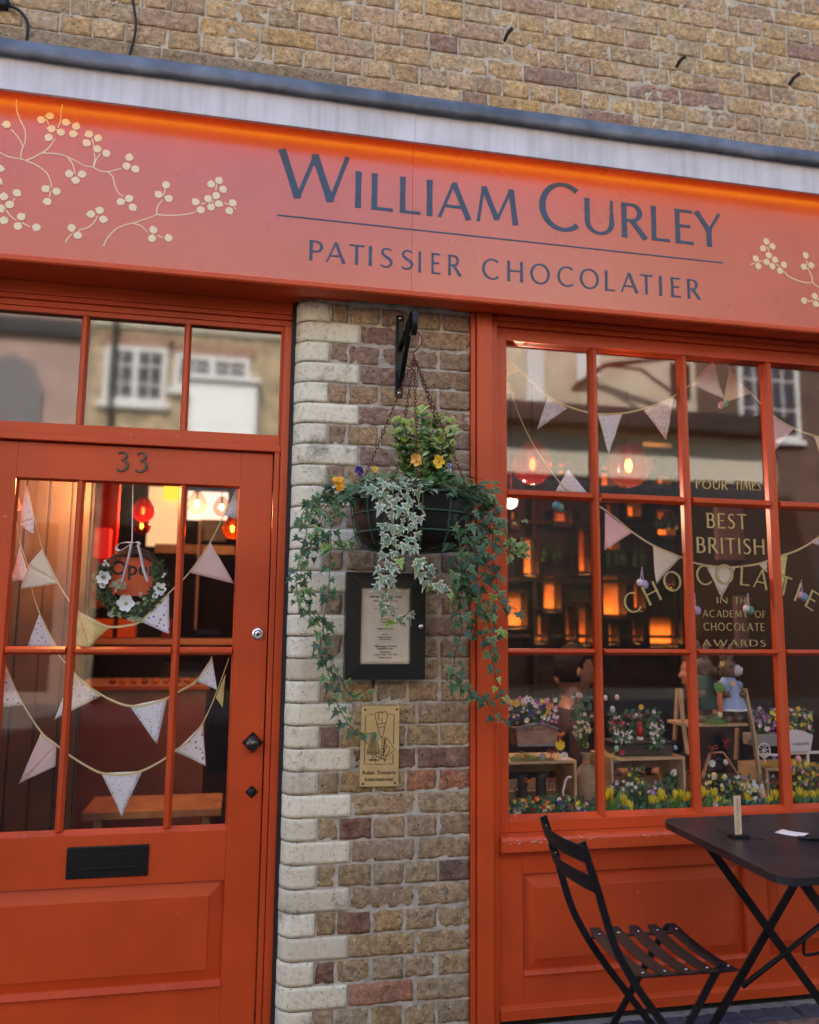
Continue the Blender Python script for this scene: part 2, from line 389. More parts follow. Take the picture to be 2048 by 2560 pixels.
# ------------------------------------------------------------------ ground
g = MB(); g.box(-30, 30, -40, 20, -.3, -.02); tag(g.build('road', mat('asphalt', (.06, .058, .055), .9, nz=(8, .3), bump=(120, .5, .004))), kind='structure')
def lump(x, z, s=1.): return noise.noise(Vector((x*s, z*s, 3.7)))
PALB = [(.42, .31, .17), (.45, .33, .17), (.40, .29, .16), (.47, .36, .21), (.43, .31, .19), (.36, .26, .17), (.43, .32, .20), (.38, .30, .19), (.45, .31, .14)]
PALP = [(q[0]*1.34, q[1]*1.38, q[2]*1.45) for q in PALB] + [(.26, .12, .11), (.20, .13, .13), (.62, .25, .15), (.34, .18, .15)]
def brick(mb, x0, x1, z0, z1, col, y0=0., rough=1., nx=None, dep=.02, flat=False, edge=.0034):
    """one hand-made brick face: wavy outline, rounded arrises, lumpy surface, returning to the mortar"""
    w_, h = x1-x0, z1-z0; nx = nx or max(5, int(w_/.011)); nz_ = 7; off = random.uniform(-.0016, .0016)*rough; sd = random.random()*50
    tx, tz = random.uniform(-.010, .010), random.uniform(-.02, .02); vs_ = []
    for i in range(nx+1):
        for j in range(nz_+1):
            u, v = i/nx, j/nz_; eu = min(u, 1-u)*w_; ev = min(v, 1-v)*h
            x, z = x0+u*w_, z0+v*h
            k = .0028*rough
            if i in (0, nx): x += k*lump(sd, z, 40)*(1 if i else -1) - (0 if i else 0)
            if j in (0, nz_): z += k*lump(x+sd, sd, 28)
            e = min(eu, ev); y = y0 + off + (x-(x0+x1)/2)*tx*.3 + (z-(z0+z1)/2)*tz
            y += .0036*rough*lump(x*1.+sd, z, 34) + .0030*rough*lump(x+sd, z, 80)
            if e < .0045: y += edge*(1-e/.0045)**1.5
            vs_.append((x, y, z) if not flat else (x, z, -y))
    fs = [(i*(nz_+1)+j, (i+1)*(nz_+1)+j, (i+1)*(nz_+1)+j+1, i*(nz_+1)+j+1) for i in range(nx) for j in range(nz_)]
    ring = [i*(nz_+1) for i in range(nx+1)]+[nx*(nz_+1)+j for j in range(1, nz_+1)]+[i*(nz_+1)+nz_ for i in range(nx-1, -1, -1)]+[j for j in range(nz_-1, 0, -1)]
    b = len(vs_)
    for q in ring:
        x, y, z = vs_[q]; vs_.append((x, y0+dep, z) if not flat else (x, y, z-dep))
    n = len(ring); fs += [(ring[(i+1) % n], ring[i], b+i, b+(i+1) % n) for i in range(n)]
    j_ = random.uniform(.86, 1.12); mb.add(vs_, fs, 0, (col[0]*j_, col[1]*j_, col[2]*j_, 1))

pv = MB()
for r_ in range(0, 9):
    y = -.045-r_*.092; x = -1.6+(r_ % 2)*.09
    while x < 3.4:
        L_ = random.uniform(.15, .2); c_ = random.choice([(.04, .05, .085), (.05, .055, .08), (.03, .035, .06)]) if r_ < 1 else random.choice([(.16, .12, .09), (.22, .17, .12), (.12, .10, .085), (.20, .13, .10)])
        brick(pv, x, x+L_, y-.084, y-.004, c_, y0=0., flat=True, dep=.03, rough=1.3); x += L_+.010
pvo = pv.build('pavement', mat('paving_setts', (1, 1, 1), .8, attr='bcol', nz=(30, .4), bump=(120, .5, .003)), attr='bcol', smooth=True); tag(pvo, kind='structure')
g = MB(); g.box(-8, 8, -1.6, -.0, -.015, -.008); g.box(-8, 8, -1.72, -1.602, -.1, .004)
tag(g.build('kerb', mat('kerb_stone', (.20, .18, .16), .9, nz=(15, .3), bump=(80, .6, .004))), kind='structure')

# ------------------------------------------------------------------ the shop building
shop = thing('shop_building', 'yellow stock brick shop front with red-orange painted door and many-paned window', 'shop', (0, 0, 0))
# mass of the house behind and above
hb = MB()
hb.box(-4.5, -1.12, .035, 5, 0, 3.20); hb.box(3.05, 7, .035, 5, 0, 3.20); hb.box(-4.5, 7, .03, 5, 3.16, 4.55)
hb.box(-4.5, 7, -.002, 6, 4.58, 12.4); hb.box(-1.12, 3.05, 4.6, 5, 0, 3.16); hb.box(.15, .78, .035, .16, 0, 3.16)
hb.build('rear_wall', mat('plain_brick', (.30, .21, .13), .9, nz=(5, .3), bump=(60, .5, .004)), shop)
# upper wall: mortar sheet and bricks, three stretcher courses to one header course as seen
mw = MB(); NX, NZ = 130, 44
vs_ = [(-1.7+5.2*i/NX, .004+.002*lump(i*.9, j*.9, 1), 3.17+1.41*j/NZ) for i in range(NX+1) for j in range(NZ+1)]
mw.add(vs_, [(i*(NZ+1)+j, (i+1)*(NZ+1)+j, (i+1)*(NZ+1)+j+1, i*(NZ+1)+j+1) for i in range(NX) for j in range(NZ)])
mw.build('pointing', MORTARU, shop, smooth=True)
ub = MB(); k = 0
for n in range(-2, 16):
    z0 = 3.403+.075*n+.004; z1 = z0+.067
    stone = n == -1
    x = -1.68 + random.uniform(0, .1); hdr = n % 2 == 0
    while x < 3.45:
        if stone and x < .29:
            x1 = -.379 if x < -.5 else .302
            x0 = x if x < -.5 else -.370
            if x < -.5:
                x0 = -1.1
            brick(ub, x0, x1, z0-.012, z1, (.50, .39, .25), rough=.8, y0=-.003); x = x1+.009 if x >= -.5 else -.45
            if x0 == -1.1: x = -.45
            continue
        L_ = random.uniform(.100, .112) if hdr else random.uniform(.205, .225)
        if random.random() < .16: L_ = random.uniform(.10, .16)
        c_ = random.choice(PALB); c_ = tuple(a*k_ for a, k_ in zip(c_, (2.1, 2.0, 1.98)))
        if random.random() < .05: c_ = (.58, .36, .28)
        brick(ub, x, x+L_, z0-.001, z1+.001, c_, rough=1.15, edge=.0016, y0=.0005); x += L_+random.uniform(.007, .011)
ub.build('upper_brickwork', BRICKU, shop, smooth=True, attr='bcol')

# pier between door and window
mp = MB(); NX, NZ = 26, 110
vs_ = [(.21+.575*i/NX, .0045+.002*lump(i*.8, j*.8, 1), 0+2.56*j/NZ) for i in range(NX+1) for j in range(NZ+1)]
mp.add(vs_, [(i*(NZ+1)+j, (i+1)*(NZ+1)+j, (i+1)*(NZ+1)+j+1, i*(NZ+1)+j+1) for i in range(NX) for j in range(NZ)])
mp.box(.212, .79, .012, .034, 0, 2.56)
mp.build('pier_pointing', MORTAR, shop, smooth=True)
pb = MB(); qb = MB()
def quoin(x1, z0, z1, col):
    XL, r_ = .141, .062; pts = []
    nfl = max(4, int((x1-XL-r_)/.014))
    for i in range(nfl+1): pts.append((x1-(x1-XL-r_)*i/nfl, 0, 0, 1))
    for i in range(1, 10):
        a = R(90*i/9); pts.append((XL+r_-r_*math.sin(a), r_-r_*math.cos(a), math.sin(a), math.cos(a)))
    pts.append((XL, .13, 1, 0)); nz_ = 6; vs_ = []; sd = random.random()*30; off = random.uniform(-.002, .001)
    for i, (x, y, nx_, ny) in enumerate(pts):
        for j in range(nz_+1):
            v = j/nz_; z = z0+v*(z1-z0); ev = min(v, 1-v)*(z1-z0); e = ev if i else 0
            if j in (0, nz_): z += .0012*lump(x+sd, y+sd, 60)
            d = off + .0013*lump(x+sd, z+y, 45)+.0008*lump(x+sd, z+y, 110)+(.0006*(1-e/.002)**1.5 if e < .002 else 0)
            vs_.append((x+nx_*d, y+ny*d, z))
    n = len(pts); fs = [(i*(nz_+1)+j, i*(nz_+1)+j+1, (i+1)*(nz_+1)+j+1, (i+1)*(nz_+1)+j) for i in range(n-1) for j in range(nz_)]
    b = len(vs_)
    for j in (0, nz_):
        for i in range(n): x, y, nx_, ny = pts[i]; vs_.append((x+nx_*.014, y+ny*.014, z0+j/nz_*(z1-z0)))
    for t_, j in enumerate((0, nz_)):
        for i in range(n-1):
            a, c_ = i*(nz_+1)+j, (i+1)*(nz_+1)+j; p, q = b+t_*n+i, b+t_*n+i+1
            fs.append((a, c_, q, p) if not t_ else (c_, a, p, q))
    x, y = x1, 0; e0 = len(vs_); vs_ += [(x1, .014, z0), (x1, .014, z1)]; fs.append(tuple([j for j in range(nz_+1)][::-1]+[e0, e0+1]))
    k = random.uniform(.93, 1.05); qb.add(vs_, fs, 0, (col[0]*k, col[1]*k, col[2]*k, 1))
for k in range(-1, 32):
    z0 = .091+.075*k+.0045; z1 = z0+.0665
    if k == 31: z1 = z0+.066
    cq = (.78, .74, .58) if k > 14 or k % 5 == 3 else random.choice([(.68, .63, .48), (.60, .55, .42), (.72, .68, .52)])
    pal = [(.54, .38, .25), (.58, .42, .26), (.48, .33, .24), (.60, .45, .28), (.42, .28, .24), (.54, .39, .27)] if k > 14 else PALP+[(.60, .44, .25)]*2
    if k % 2 == 0:
        quoin(.368, z0-.0016, z1+.0014, cq); cuts = [.377, .590, .601, .784]
        if k in (14, 20): cuts = [.377, .45, .46, .672, .682, .784]
    else:
        quoin(.257, z0-.0016, z1+.0014, cq); cuts = [.266, .325, .335, .441, .452, .554, .565, .669, .680, .784]
        if k in (27, 23, 29): cuts = [.266, .325, .335, .441, .452, .66, .67, .784]
    for a, b in zip(cuts[::2], cuts[1::2]):
        a += random.uniform(-.003, .003); brick(pb, a, b, z0, z1, random.choice(pal), rough=1.25)
pb.build('brick_pier', BRICK, shop, smooth=True, attr='bcol'); qb.build('quoin_bricks', CREAMBRICK, shop, smooth=True, attr='bcol')
mp = MB(); mp.prism([(.26, .006), (.203, .006)]+[(.203-.056*math.sin(R(90*i/9)), .062-.056*math.cos(R(90*i/9))) for i in range(1, 10)]+[(.147, .13), (.26, .13)], lambda u, v, t: (u, v, t), 0, 2.56); mp.build('quoin_joints', mat('shadowed_joint', (.20, .17, .14), .95, bump=(90, .8, .004)), shop)  # joint colour darkened to paint in the shadow between the quoins
# black sealed gap between pier and door frame
bg = MB(); bg.box(.1295, .1405, .05, .14, 0, 2.497); bg.build('sealant_strip', BLACKMATT, shop)
# wall ends left and right of the shop front (out of frame, same brick)
for x0, x1 in ((-1.7, -1.0), (2.96, 3.5)):
    eb = MB(); es = MB(); es.box(x0, x1, .005, .03, 0, 2.52); es.build('end_pointing', MORTAR, shop)
    for k in range(-1, 32):
        z0 = .091+.075*k+.0045; x = x0+(.05 if k % 2 else 0)
        while x < x1-.05:
            L_ = min(.213 if k % 2 else .103, x1-x); brick(eb, x, x+L_, z0, z0+.0665, random.choice(PALP)); x += L_+.01
    eb.build('end_brickwork', BRICK, shop, smooth=True, attr='bcol')

# soffit behind the fascia
sf = MB(); sf.box(-1.6, .335, -.045, .10, 2.500, 2.515); sf.box(.72, 3.3, -.045, .10, 2.500, 2.515); sf.box(-1.6, 3.3, -.045, .10, 2.565, 2.58)
sf.box(-1.6, 3.3, .03, .10, 2.58, 3.16)
sf.build('soffit_board', RED, shop, bevel=.0015)
bp_ = MB(); bp_.box(.44, .66, -.035, -.004, 2.520, 2.545); bp_.box(.45, .475, -.042, -.004, 2.517, 2.5195); bp_.box(.62, .645, -.042, -.004, 2.517, 2.5195)
bp_.build('steel_plate', BLACK, shop, bevel=.002)

def bar_v(mb, x0, x1, z0, z1, yf, yb, ch):
    mb.prism([(x0, yb), (x0, yf+ch*1.6), (x0+ch, yf), (x1-ch, yf), (x1, yf+ch*1.6), (x1, yb)], lambda u, v, t: (u, v, t), z0, z1)
def bar_h(mb, z0, z1, x0, x1, yf, yb, ch):
    mb.prism([(z0, yb), (z0, yf+ch*1.6), (z0+ch, yf), (z1-ch, yf), (z1, yf+ch*1.6), (z1, yb)], lambda u, v, t: (t, v, u), x0, x1)
def rpanel(mb, x0, x1, z0, z1, ins, yb, yf):
    """raised and fielded panel: bevels rise from yb at the edge to yf at the field"""
    a = [(x0, yb, z0), (x1, yb, z0), (x1, yb, z1), (x0, yb, z1)]
    s = .004
    b = [(x0+ins, yf+s, z0+ins), (x1-ins, yf+s, z0+ins), (x1-ins, yf+s, z1-ins), (x0+ins, yf+s, z1-ins)]
    c_ = [(x, yf, z) for x, y, z in b]
    mb.add(a+b+c_, [(i, (i+1) % 4, 4+(i+1) % 4, 4+i) for i in range(4)]+[(4+i, 4+(i+1) % 4, 8+(i+1) % 4, 8+i) for i in range(4)]+[(8, 9, 10, 11)])

# ---- door frame with the fanlight above the door
df = MB()
df.box(.0805, .0985, .078, .15, 0, 1.944); df.box(.0985, .1015, .088, .15, 0, 1.944); df.box(.1015, .1290, .072, .15, 0, 2.414)
df.box(-.95, -.905, .072, .15, 0, 2.414); df.box(-.975, -.952, .05, .15, 0, 2.5); df.box(.0965, .1012, .08, .15, 1.97, 2.414)
df.box(-.95, .129, .060, .15, 2.455, 2.499); df.box(-.95, .129, .066, .15, 2.438, 2.4545); df.box(-.95, .129, .078, .15, 2.4165, 2.4375)
df.box(-.905, .1010, .074, .15, 1.9445, 1.9685)
df.build('door_frame', RED, shop, bevel=.0018)
fl = bpy.data.objects.new('fanlight', None); C.objects.link(fl); fl.parent = shop
f = MB(); f.box(-.905, .0955, .084, .115, 1.9700, 2.0065); f.box(-.905, .0955, .084, .115, 2.398, 2.416)
f.box(.0905, .0955, .084, .115, 2.0070, 2.3975); f.box(-.905, -.895, .084, .115, 2.0070, 2.3975)
for x in (-.590, -.2415): bar_v(f, x-.0125, x+.0125, 2.0070, 2.3975, .083, .108, .007)
f.build('sash', RED, fl, bevel=.0012)
for a, b in ((-.895, -.603), (-.577, -.2545), (-.2285, .0905)):
    q = MB(); q.box(a-.004, b+.004, .103, .1065, 2.004, 2.400); q.build('pane', FANGLASS, fl)

f = MB(); f.box(-1.0, .14, .18, .95, 1.985, 2.02); f.box(-1.0, .14, .16, .18, 1.9, 2.45); f.build('fanlight_blackout', mat('blackout_brown', (.035, .022, .016), .7), shop)  # unseen boards added to keep the space behind the fanlight dark

# ---- door
door = bpy.data.objects.new('door', None); C.objects.link(door); door.parent = shop
tag(door, 'red-orange half-glazed door numbered 33')
d = MB(); YF = .100
d.box(-.037, .0755, YF, .140, .012, 1.940); d.box(-.895, -.781, YF, .140, .012, 1.940)
d.box(-.7805, -.0375, YF, .140, 1.8175, 1.940); d.box(-.7805, -.0375, YF, .140, .4805, .640)
d.box(-.7805, -.0375, YF, .140, .012, .150)
d.box(.078, .0785, .12, .13, .012, 1.94)
d.build('stiles_and_rails', RED, door, bevel=.0016)
f = MB(); GX = [(-.777, -.588), (-.560, -.2465), (-.2200, -.0410)]; ZR_ = [(.655, 1.222), (1.250, 1.814)]
for x in (-.574, -.23325): bar_v(f, x-.0130, x+.0130, .655, 1.814, YF+.002, .128, .0085)
for a, b in ((-.777, -.588), (-.5605, -.24675), (-.21975, -.0410)): bar_h(f, 1.2225, 1.2495, a+.0005, b-.0005, YF+.0025, .128, .0085)
# sloping beads round the opening
for (x0, x1, z0, z1) in ((-.7805, -.0375, .6405, 1.817),):
    o_ = [(x0, z0), (x1, z0), (x1, z1), (x0, z1)]; i_ = [(x0+.006, z0+.016), (x1-.006, z0+.016), (x1-.006, z1-.006), (x0+.006, z1-.006)]
    f.add([(x, YF+.004, z) for x, z in o_]+[(x, YF+.022, z) for x, z in i_], [(k, (k+1) % 4, 4+(k+1) % 4, 4+k) for k in range(4)])
f.build('glazing_bars', RED, door, bevel=.001)
for z0, z1 in ZR_:
    for a, b in GX:
        q = MB(); q.box(a-.005, b+.005, .1235, .1270, z0-.004, z1+.004); q.build('pane', GLASS, door)
f = MB(); rpanel(f, -.7805, -.0375, .1505, .480, .050, YF+.020, YF+.003); f.build('raised_panel', RED, door)
f = MB(); f.prism([(.1505, YF+.021), (.1505, YF-.012), (.1545, YF-.014), (.168, YF+.006), (.170, YF+.021)], lambda u, v, t: (t, v, u), -.7800, -.0380)
f.build('panel_moulding', RED, door, bevel=.001)
# letter plate
f = MB(); x0, x1, z0, z1 = -.541, -.285, .507, .607
f.box(x0, x1, YF-.006, YF+.001, z0, z1)
lp = f.build('letter_plate', BLACK, door, bevel=.004)
f = MB(); f.box(x0+.032, x1-.032, YF-.0085, YF-.0065, z0+.030, z1-.024); f.box(x0+.032, x1-.032, YF-.0125, YF-.009, z0+.029, z0+.035)
f.build('flap', BLACK, lp, bevel=.0015)
# door number
for a, b in ((-.4595, -.4205), (-.397, -.3575)):
    f = MB(); glyph(f, '3', a, b, 1.853, 1.922, YF-.001, .005, wt=1.05); f.build('number', mat('dark_pewter', (.05, .055, .06), .3, metal=.7), door, bevel=.0006)
# rim lock, knob and keyhole cover
f = MB(); f.lathe([(.0215, 0), (.0215, .003), (.019, .006), (.012, .008), (.0105, .007)], (.044, YF, 1.297), 28, axis='y'); f.ball((.044, YF-.0065, 1.297), .0105, .004, .0105, 16, 8)
lk = f.build('lock', STEEL, door, smooth=True); f = MB(); f.lathe([(.0048, .0105), (.0048, .0122), (.003, .0128), (.0001, .0128)], (.044, YF, 1.297), 16, axis='y'); f.box(.0435, .0447, YF-.0135, YF-.0125, 1.2935, 1.301, 0)
f.build('keyhole', mat('dark_slot', (.05, .04, .04), .5, metal=.6), lk)
def diamond(name, cx, cz, s, knob):
    f = MB(); y = YF
    f.prism([(cx-s, cz), (cx, cz-s), (cx+s, cz), (cx, cz+s)], lambda u, v, t: (u, t, v), y-.004, y+.001)
    f.ball((cx, y-.004, cz), s*.62, .006, s*.62, 16, 8)
    for dx, dz in ((-.78, 0), (.78, 0), (0, -.78), (0, .78)): f.ball((cx+dx*s, y-.005, cz+dz*s), .0024, .002, .0024, 8, 6)
    p = f.build(name, BLACK, door, smooth=False, bevel=.0012)
    if knob:
        f = MB(); f.lathe([(.010, .004), (.009, .020), (.0125, .026), (.0215, .033), (.0235, .040), (.021, .047), (.013, .052), (.001, .054)], (cx, y, cz), 28, axis='y')
        f.build('knob', mat('glossy_black', (.01, .012, .016), .08, coat=.5), p, smooth=True)
    else:
        f = MB(); f.ball((cx, y-.011, cz+.003), .0045, .002, .0045, 10, 6); f.box(cx-.002, cx+.002, y-.0125, y-.0105, cz-.009, cz+.001); f.build('keyhole', BRONZE, p)
diamond('knob_plate', .0385, .927, .0365, True); diamond('keyhole_plate', .0415, .763, .0215, False)
f = MB(); f.box(-1.0, .14, .02, .2, -.02, .010); f.build('doorstep', mat('step_stone', (.25, .23, .21), .8, nz=(20, .3)), shop)

# ---- shop window
win = bpy.data.objects.new('shop_window', None); C.objects.link(win); win.parent = shop
f = MB(); f.box(.787, .8040, -.010, .12, 0, 2.497); f.box(.8040, .8075, -.002, .12, 0, 2.497); f.box(.8075, .8660, -.020, .12, 0, 2.497)
f.box(.8660, .8700, .006, .12, 0, 2.497); f.box(.8700, .8920, .0, .12, 0, 2.497)
f.box(2.915, 2.955, -.020, .12, 0, 2.497); f.box(2.895, 2.9145, .0, .12, 0, 2.497)
f.box(.8922, 2.8945, -.004, .12, 2.4805, 2.497); f.box(.8922, 2.8945, .010, .12, 2.462, 2.480)
f.build('surround', RED, win, bevel=.0018)
f = MB(); f.box(.53, 3.04, .088, .115, 2.463, 2.70); f.box(-1.11, .15, .152, .178, 2.40, 2.70); f.box(-1.3, 3.3, .03, .1, 2.5155, 2.5645); f.build('light_baffle', DARKW, shop)  # unseen boards added to stop lamp light leaking out above the frames
COLX = [(.9400, 1.2845), (1.3170, 1.6680), (1.7030, 2.0450), (2.0855, 2.4300), (2.4640, 2.8400)]
ROWZ = [(.6640, 1.2255), (1.2520, 1.8080), (1.8440, 2.4100)]
f = MB(); f.box(.8925, .9375, .030, .085, .611, 2.4615); f.box(2.8430, 2.8945, .030, .085, .611, 2.4615)
f.box(.9380, 2.8425, .030, .085, 2.413, 2.4615); f.box(.9380, 2.8425, .030, .085, .611, .6500)
for i in range(4):
    a, b = COLX[i][1], COLX[i+1][0]; bar_v(f, a+.002, b-.002, .6505, 2.4125, .036, .078, .010)
for j in range(2):
    for a, b in COLX: bar_h(f, ROWZ[j][1]+.002, ROWZ[j+1][0]-.002, a+.0025, b-.0025, .0365, .078, .010)
x0, x1, z0, z1 = .9378, 2.8427, .6502, 2.4128
o_ = [(x0, z0), (x1, z0), (x1, z1), (x0, z1)]; i_ = [(x0+.003, z0+.014), (x1-.003, z0+.014), (x1-.003, z1-.004), (x0+.003, z1-.004)]
f.add([(x, .040, z) for x, z in o_]+[(x, .066, z) for x, z in i_], [(k, (k+1) % 4, 4+(k+1) % 4, 4+k) for k in range(4)])
f.build('glazing_bars', RED, win, bevel=.0012)
for z0, z1 in ROWZ:
    for a, b in COLX:
        q = MB(); q.box(a-.006, b+.006, .0665, .0705, z0-.006, z1+.006); q.build('pane', TOPGLASS if z0 > 1.8 else GLASS, win)
f = MB(); f.prism([(.556, .03), (.556, -.026), (.562, -.034), (.598, -.034), (.607, -.024), (.6105, .03)], lambda u, v, t: (t, v, u), .8925, 2.8945)
f.build('sill', RED, win, bevel=.001)
f = MB(); YP = .012
f.box(.8925, .9800, YP, .09, .012, .5555); f.box(1.842, 1.928, YP, .09, .012, .5555); f.box(2.800, 2.8945, YP, .09, .012, .5555)
for a, b in ((.9805, 1.8415), (1.9285, 2.7995)): f.box(a, b, YP, .09, .475, .5555); f.box(a, b, YP, .09, .012, .142)
rpanel(f, .9805, 1.8415, .1425, .4745, .048, YP+.022, YP+.004); rpanel(f, 1.9285, 2.7995, .1425, .4745, .048, YP+.022, YP+.004)
f.prism([(.012, YP-.001), (.012, YP-.022), (.046, YP-.022), (.054, YP-.001)], lambda u, v, t: (t, v, u), .8925, 2.8945)
f.prism([(.1425, YP+.023), (.1425, YP-.007), (.147, YP-.008), (.156, YP+.006), (.158, YP+.023)], lambda u, v, t: (t, v, u), .981, 1.841)
f.build('stall_riser', RED, win, bevel=.0015)
# chipped paint on the sill edge
f = MB()
for k in range(30):
    x = random.choice([random.uniform(.93, 1.16), random.uniform(.9, 1.7)]); s = random.uniform(.0015, .006); z = random.uniform(.590, .6035)
    n_ = 6; f.prism([(x+s*1.6*math.cos(6.28*i/n_)*random.uniform(.6, 1), z+s*.4*math.sin(6.28*i/n_)*random.uniform(.6, 1)) for i in range(n_)], lambda u, v, t: (u, t, v), -.0348-(.0 if v < .598 else 0) if False else -.0352, -.0335)
f.build('paint_chips', mat('bare_primer', (.62, .50, .45), .7), win)

# gilt lettering on the inside of the glass
GOLD = mat('gilt_lettering', (.50, .40, .17), .38, metal=.55, nz=(60, .2)); DK = mat('gilt_outline', (.015, .012, .01), .6)
YG = .0655
def gilt(name, fnw):
    a = MB(); fnw(a, .0006, 1.0); b = MB(); fnw(b, .0001, 1.55); a.add(b.v, b.f, 1); a.build(name, [GOLD, DK], win)
for W_ in (('FOUR', 1.733, 1.872, 1.880, 1.917), ('TIMES', 1.905, 2.021, 1.883, 1.920), ('BEST', 1.775, 1.949, 1.724, 1.784), ('BRITISH', 1.727, 2.024, 1.624, 1.686), ('IN', 1.804, 1.850, 1.428, 1.452), ('THE', 1.882, 1.950, 1.428, 1.452),
           ('ACADEMY', 1.741, 1.935, 1.374, 1.401), ('OF', 1.968, 2.014, 1.374, 1.401), ('CHOCOLATE', 1.743, 2.007, 1.322, 1.352), ('AWARDS', 1.735, 2.010, 1.262, 1.287)):
    gilt('lettering', lambda mb, th, wt: word(mb, *W_, YG, th, wt=wt))
def arcword(mb, th, wt):
    H_ = .078; cx0, top, rad = 1.857, 1.540, .55
    seq = [('C', 1.445, 1.424), ('H', 1.528, 1.462), ('O', 1.617, 1.510), ('C', 1.752, 1.536), ('O', 1.843, 1.542), ('L', 1.932, 1.538), ('A', 2.004, 1.526), ('T', 2.108, 1.502), ('I', 2.165, 1.478), ('E', 2.228, 1.446), ('R', 2.30, 1.402)]
    for i, (ch, cx, cz) in enumerate(seq):
        a = seq[max(i-1, 0)]; b = seq[min(i+1, len(seq)-1)]; an = math.atan2(b[2]-a[2], b[1]-a[1]); w_ = GL[ch][0]*H_
        fn = lambda u, v, cx=cx, cz=cz, an=an: (cx+u*math.cos(an)-v*math.sin(an), cz+u*math.sin(an)+v*math.cos(an))
        glyph(mb, ch, -w_/2, w_/2, -H_/2, H_/2, YG, th, fn=fn, wt=wt*.82)
gilt('lettering', arcword)

# ------------------------------------------------------------------ the sign above
sign = thing('shop_sign', 'long red-orange fascia sign with dark blue lettering and cream berry branches', 'sign', (.9, -.08, 2.49))
YS = -.110; XL, XR = -1.55, 3.25
f = MB(); f.box(XL, .5375, YS, -.02, 2.512, 3.10); f.box(.5382, XR, YS, -.02, 2.512, 3.10)
f.build('panel', SIGNRED, sign, bevel=.0006)
f = MB(); f.prism([(2.488, -.044), (2.488, YS-.010), (2.4935, YS-.016), (2.505, YS-.016), (2.512, YS-.010), (2.5115, -.044)], lambda u, v, t: (t, v, u), XL, XR)
f.box(XL, XR, -.10, -.044, 2.492, 2.506)
f.build('bottom_rail', RED, sign, bevel=.001)
f = MB()
def big(ch, x0, x1, z0, z1): glyph(f, ch, x0, x1, z0, z1, YS, .0014, wt=.98)
def t1(x): return PX(x/1.6846, 470, YS).x
def t2(x, y=540): return PX(1024+x/1.6846, y, YS).x
big('W', .054, .308, 2.811, 2.997)
for ch, x0, x1 in (('I', .329, .350), ('L', .388, .466), ('L', .492, .567), ('I', .591, .612), ('A', .631, .758), ('M', .776, .940)): big(ch, x0, x1, 2.808, 2.947)
f.build('lettering', NAVY, sign); f = MB()
big('C', 1.022, 1.188, 2.806, 2.998)
for ch, a, b in (('U', 738, 862), ('R', 893, 998), ('L', 1018, 1093), ('E', 1118, 1193), ('Y', 1200, 1310)): big(ch, t2(a), t2(b), 2.809, 2.950)
f.build('lettering', NAVY, sign); f = MB(); f.box(.057, 1.779, YS-.0014, YS+.001, 2.7455, 2.7505); f.build('painted_rule', NAVY, sign); f = MB()
for ch, a, b in (('P', 1303, 1360), ('A', 1373, 1455), ('T', 1470, 1535), ('I', 1553, 1567), ('S', 1603, 1655), ('S', 1690, 1742)):
    glyph(f, ch, PX(a/1.6846, 635, YS).x, PX(b/1.6846, 635, YS).x, 2.594, 2.668, YS, .0014, wt=.95)
for ch, a, b in (('I', 37, 48), ('E', 92, 130), ('R', 163, 218), ('C', 305, 380), ('H', 412, 478), ('O', 508, 592), ('C', 622, 693), ('O', 716, 798), ('L', 823, 865), ('A', 888, 962), ('T', 970, 1023), ('I', 1050, 1062), ('E', 1100, 1140), ('R', 1168, 1222)):
    if ch == 'C' and a == 305: f.build('lettering', NAVY, sign); f = MB()
    glyph(f, ch, t2(a, 690), t2(b, 690), 2.588, 2.667, YS, .0014, wt=.95)
f.build('lettering', NAVY, sign)
# berry branches, traced as painted marks on the panel
def twig(mb, Z, pts, w_=8.5, k=0):
    P = [Z(x, y, YS) for x, y in pts]; s_ = (Z(100, 0, YS)-Z(0, 0, YS)).length/100
    pp = crom([(p.x, p.z) for p in P], 5); n = len(pp)
    ribbon(mb, [(x, z, w_*s_*(.75+.35*(1-i/n))) for i, (x, z) in enumerate(pp)], lambda a, b: (a, b), YS, .0009+.00012*k)
def berry(mb, Z, x, y, r_=30, k=0):
    p = Z(x, y, YS); s_ = (Z(100, 0, YS)-Z(0, 0, YS)).length/100; r_ *= s_; a0 = random.uniform(0, 6.28); poly = []
    for i in range(20):
        a = a0+6.283*i/20; q = r_*(1.32 if i == 0 else 1.0); poly.append((p.x+q*math.cos(a), p.z+q*math.sin(a)))
    mb.prism(poly, lambda u, v, t: (u, t, v), YS-.0018-.0001*k, YS+.0005)
ZS = ZM(0, 220, 2.782); ZS2 = ZM(1860, 560, 9.176)
f = MB()
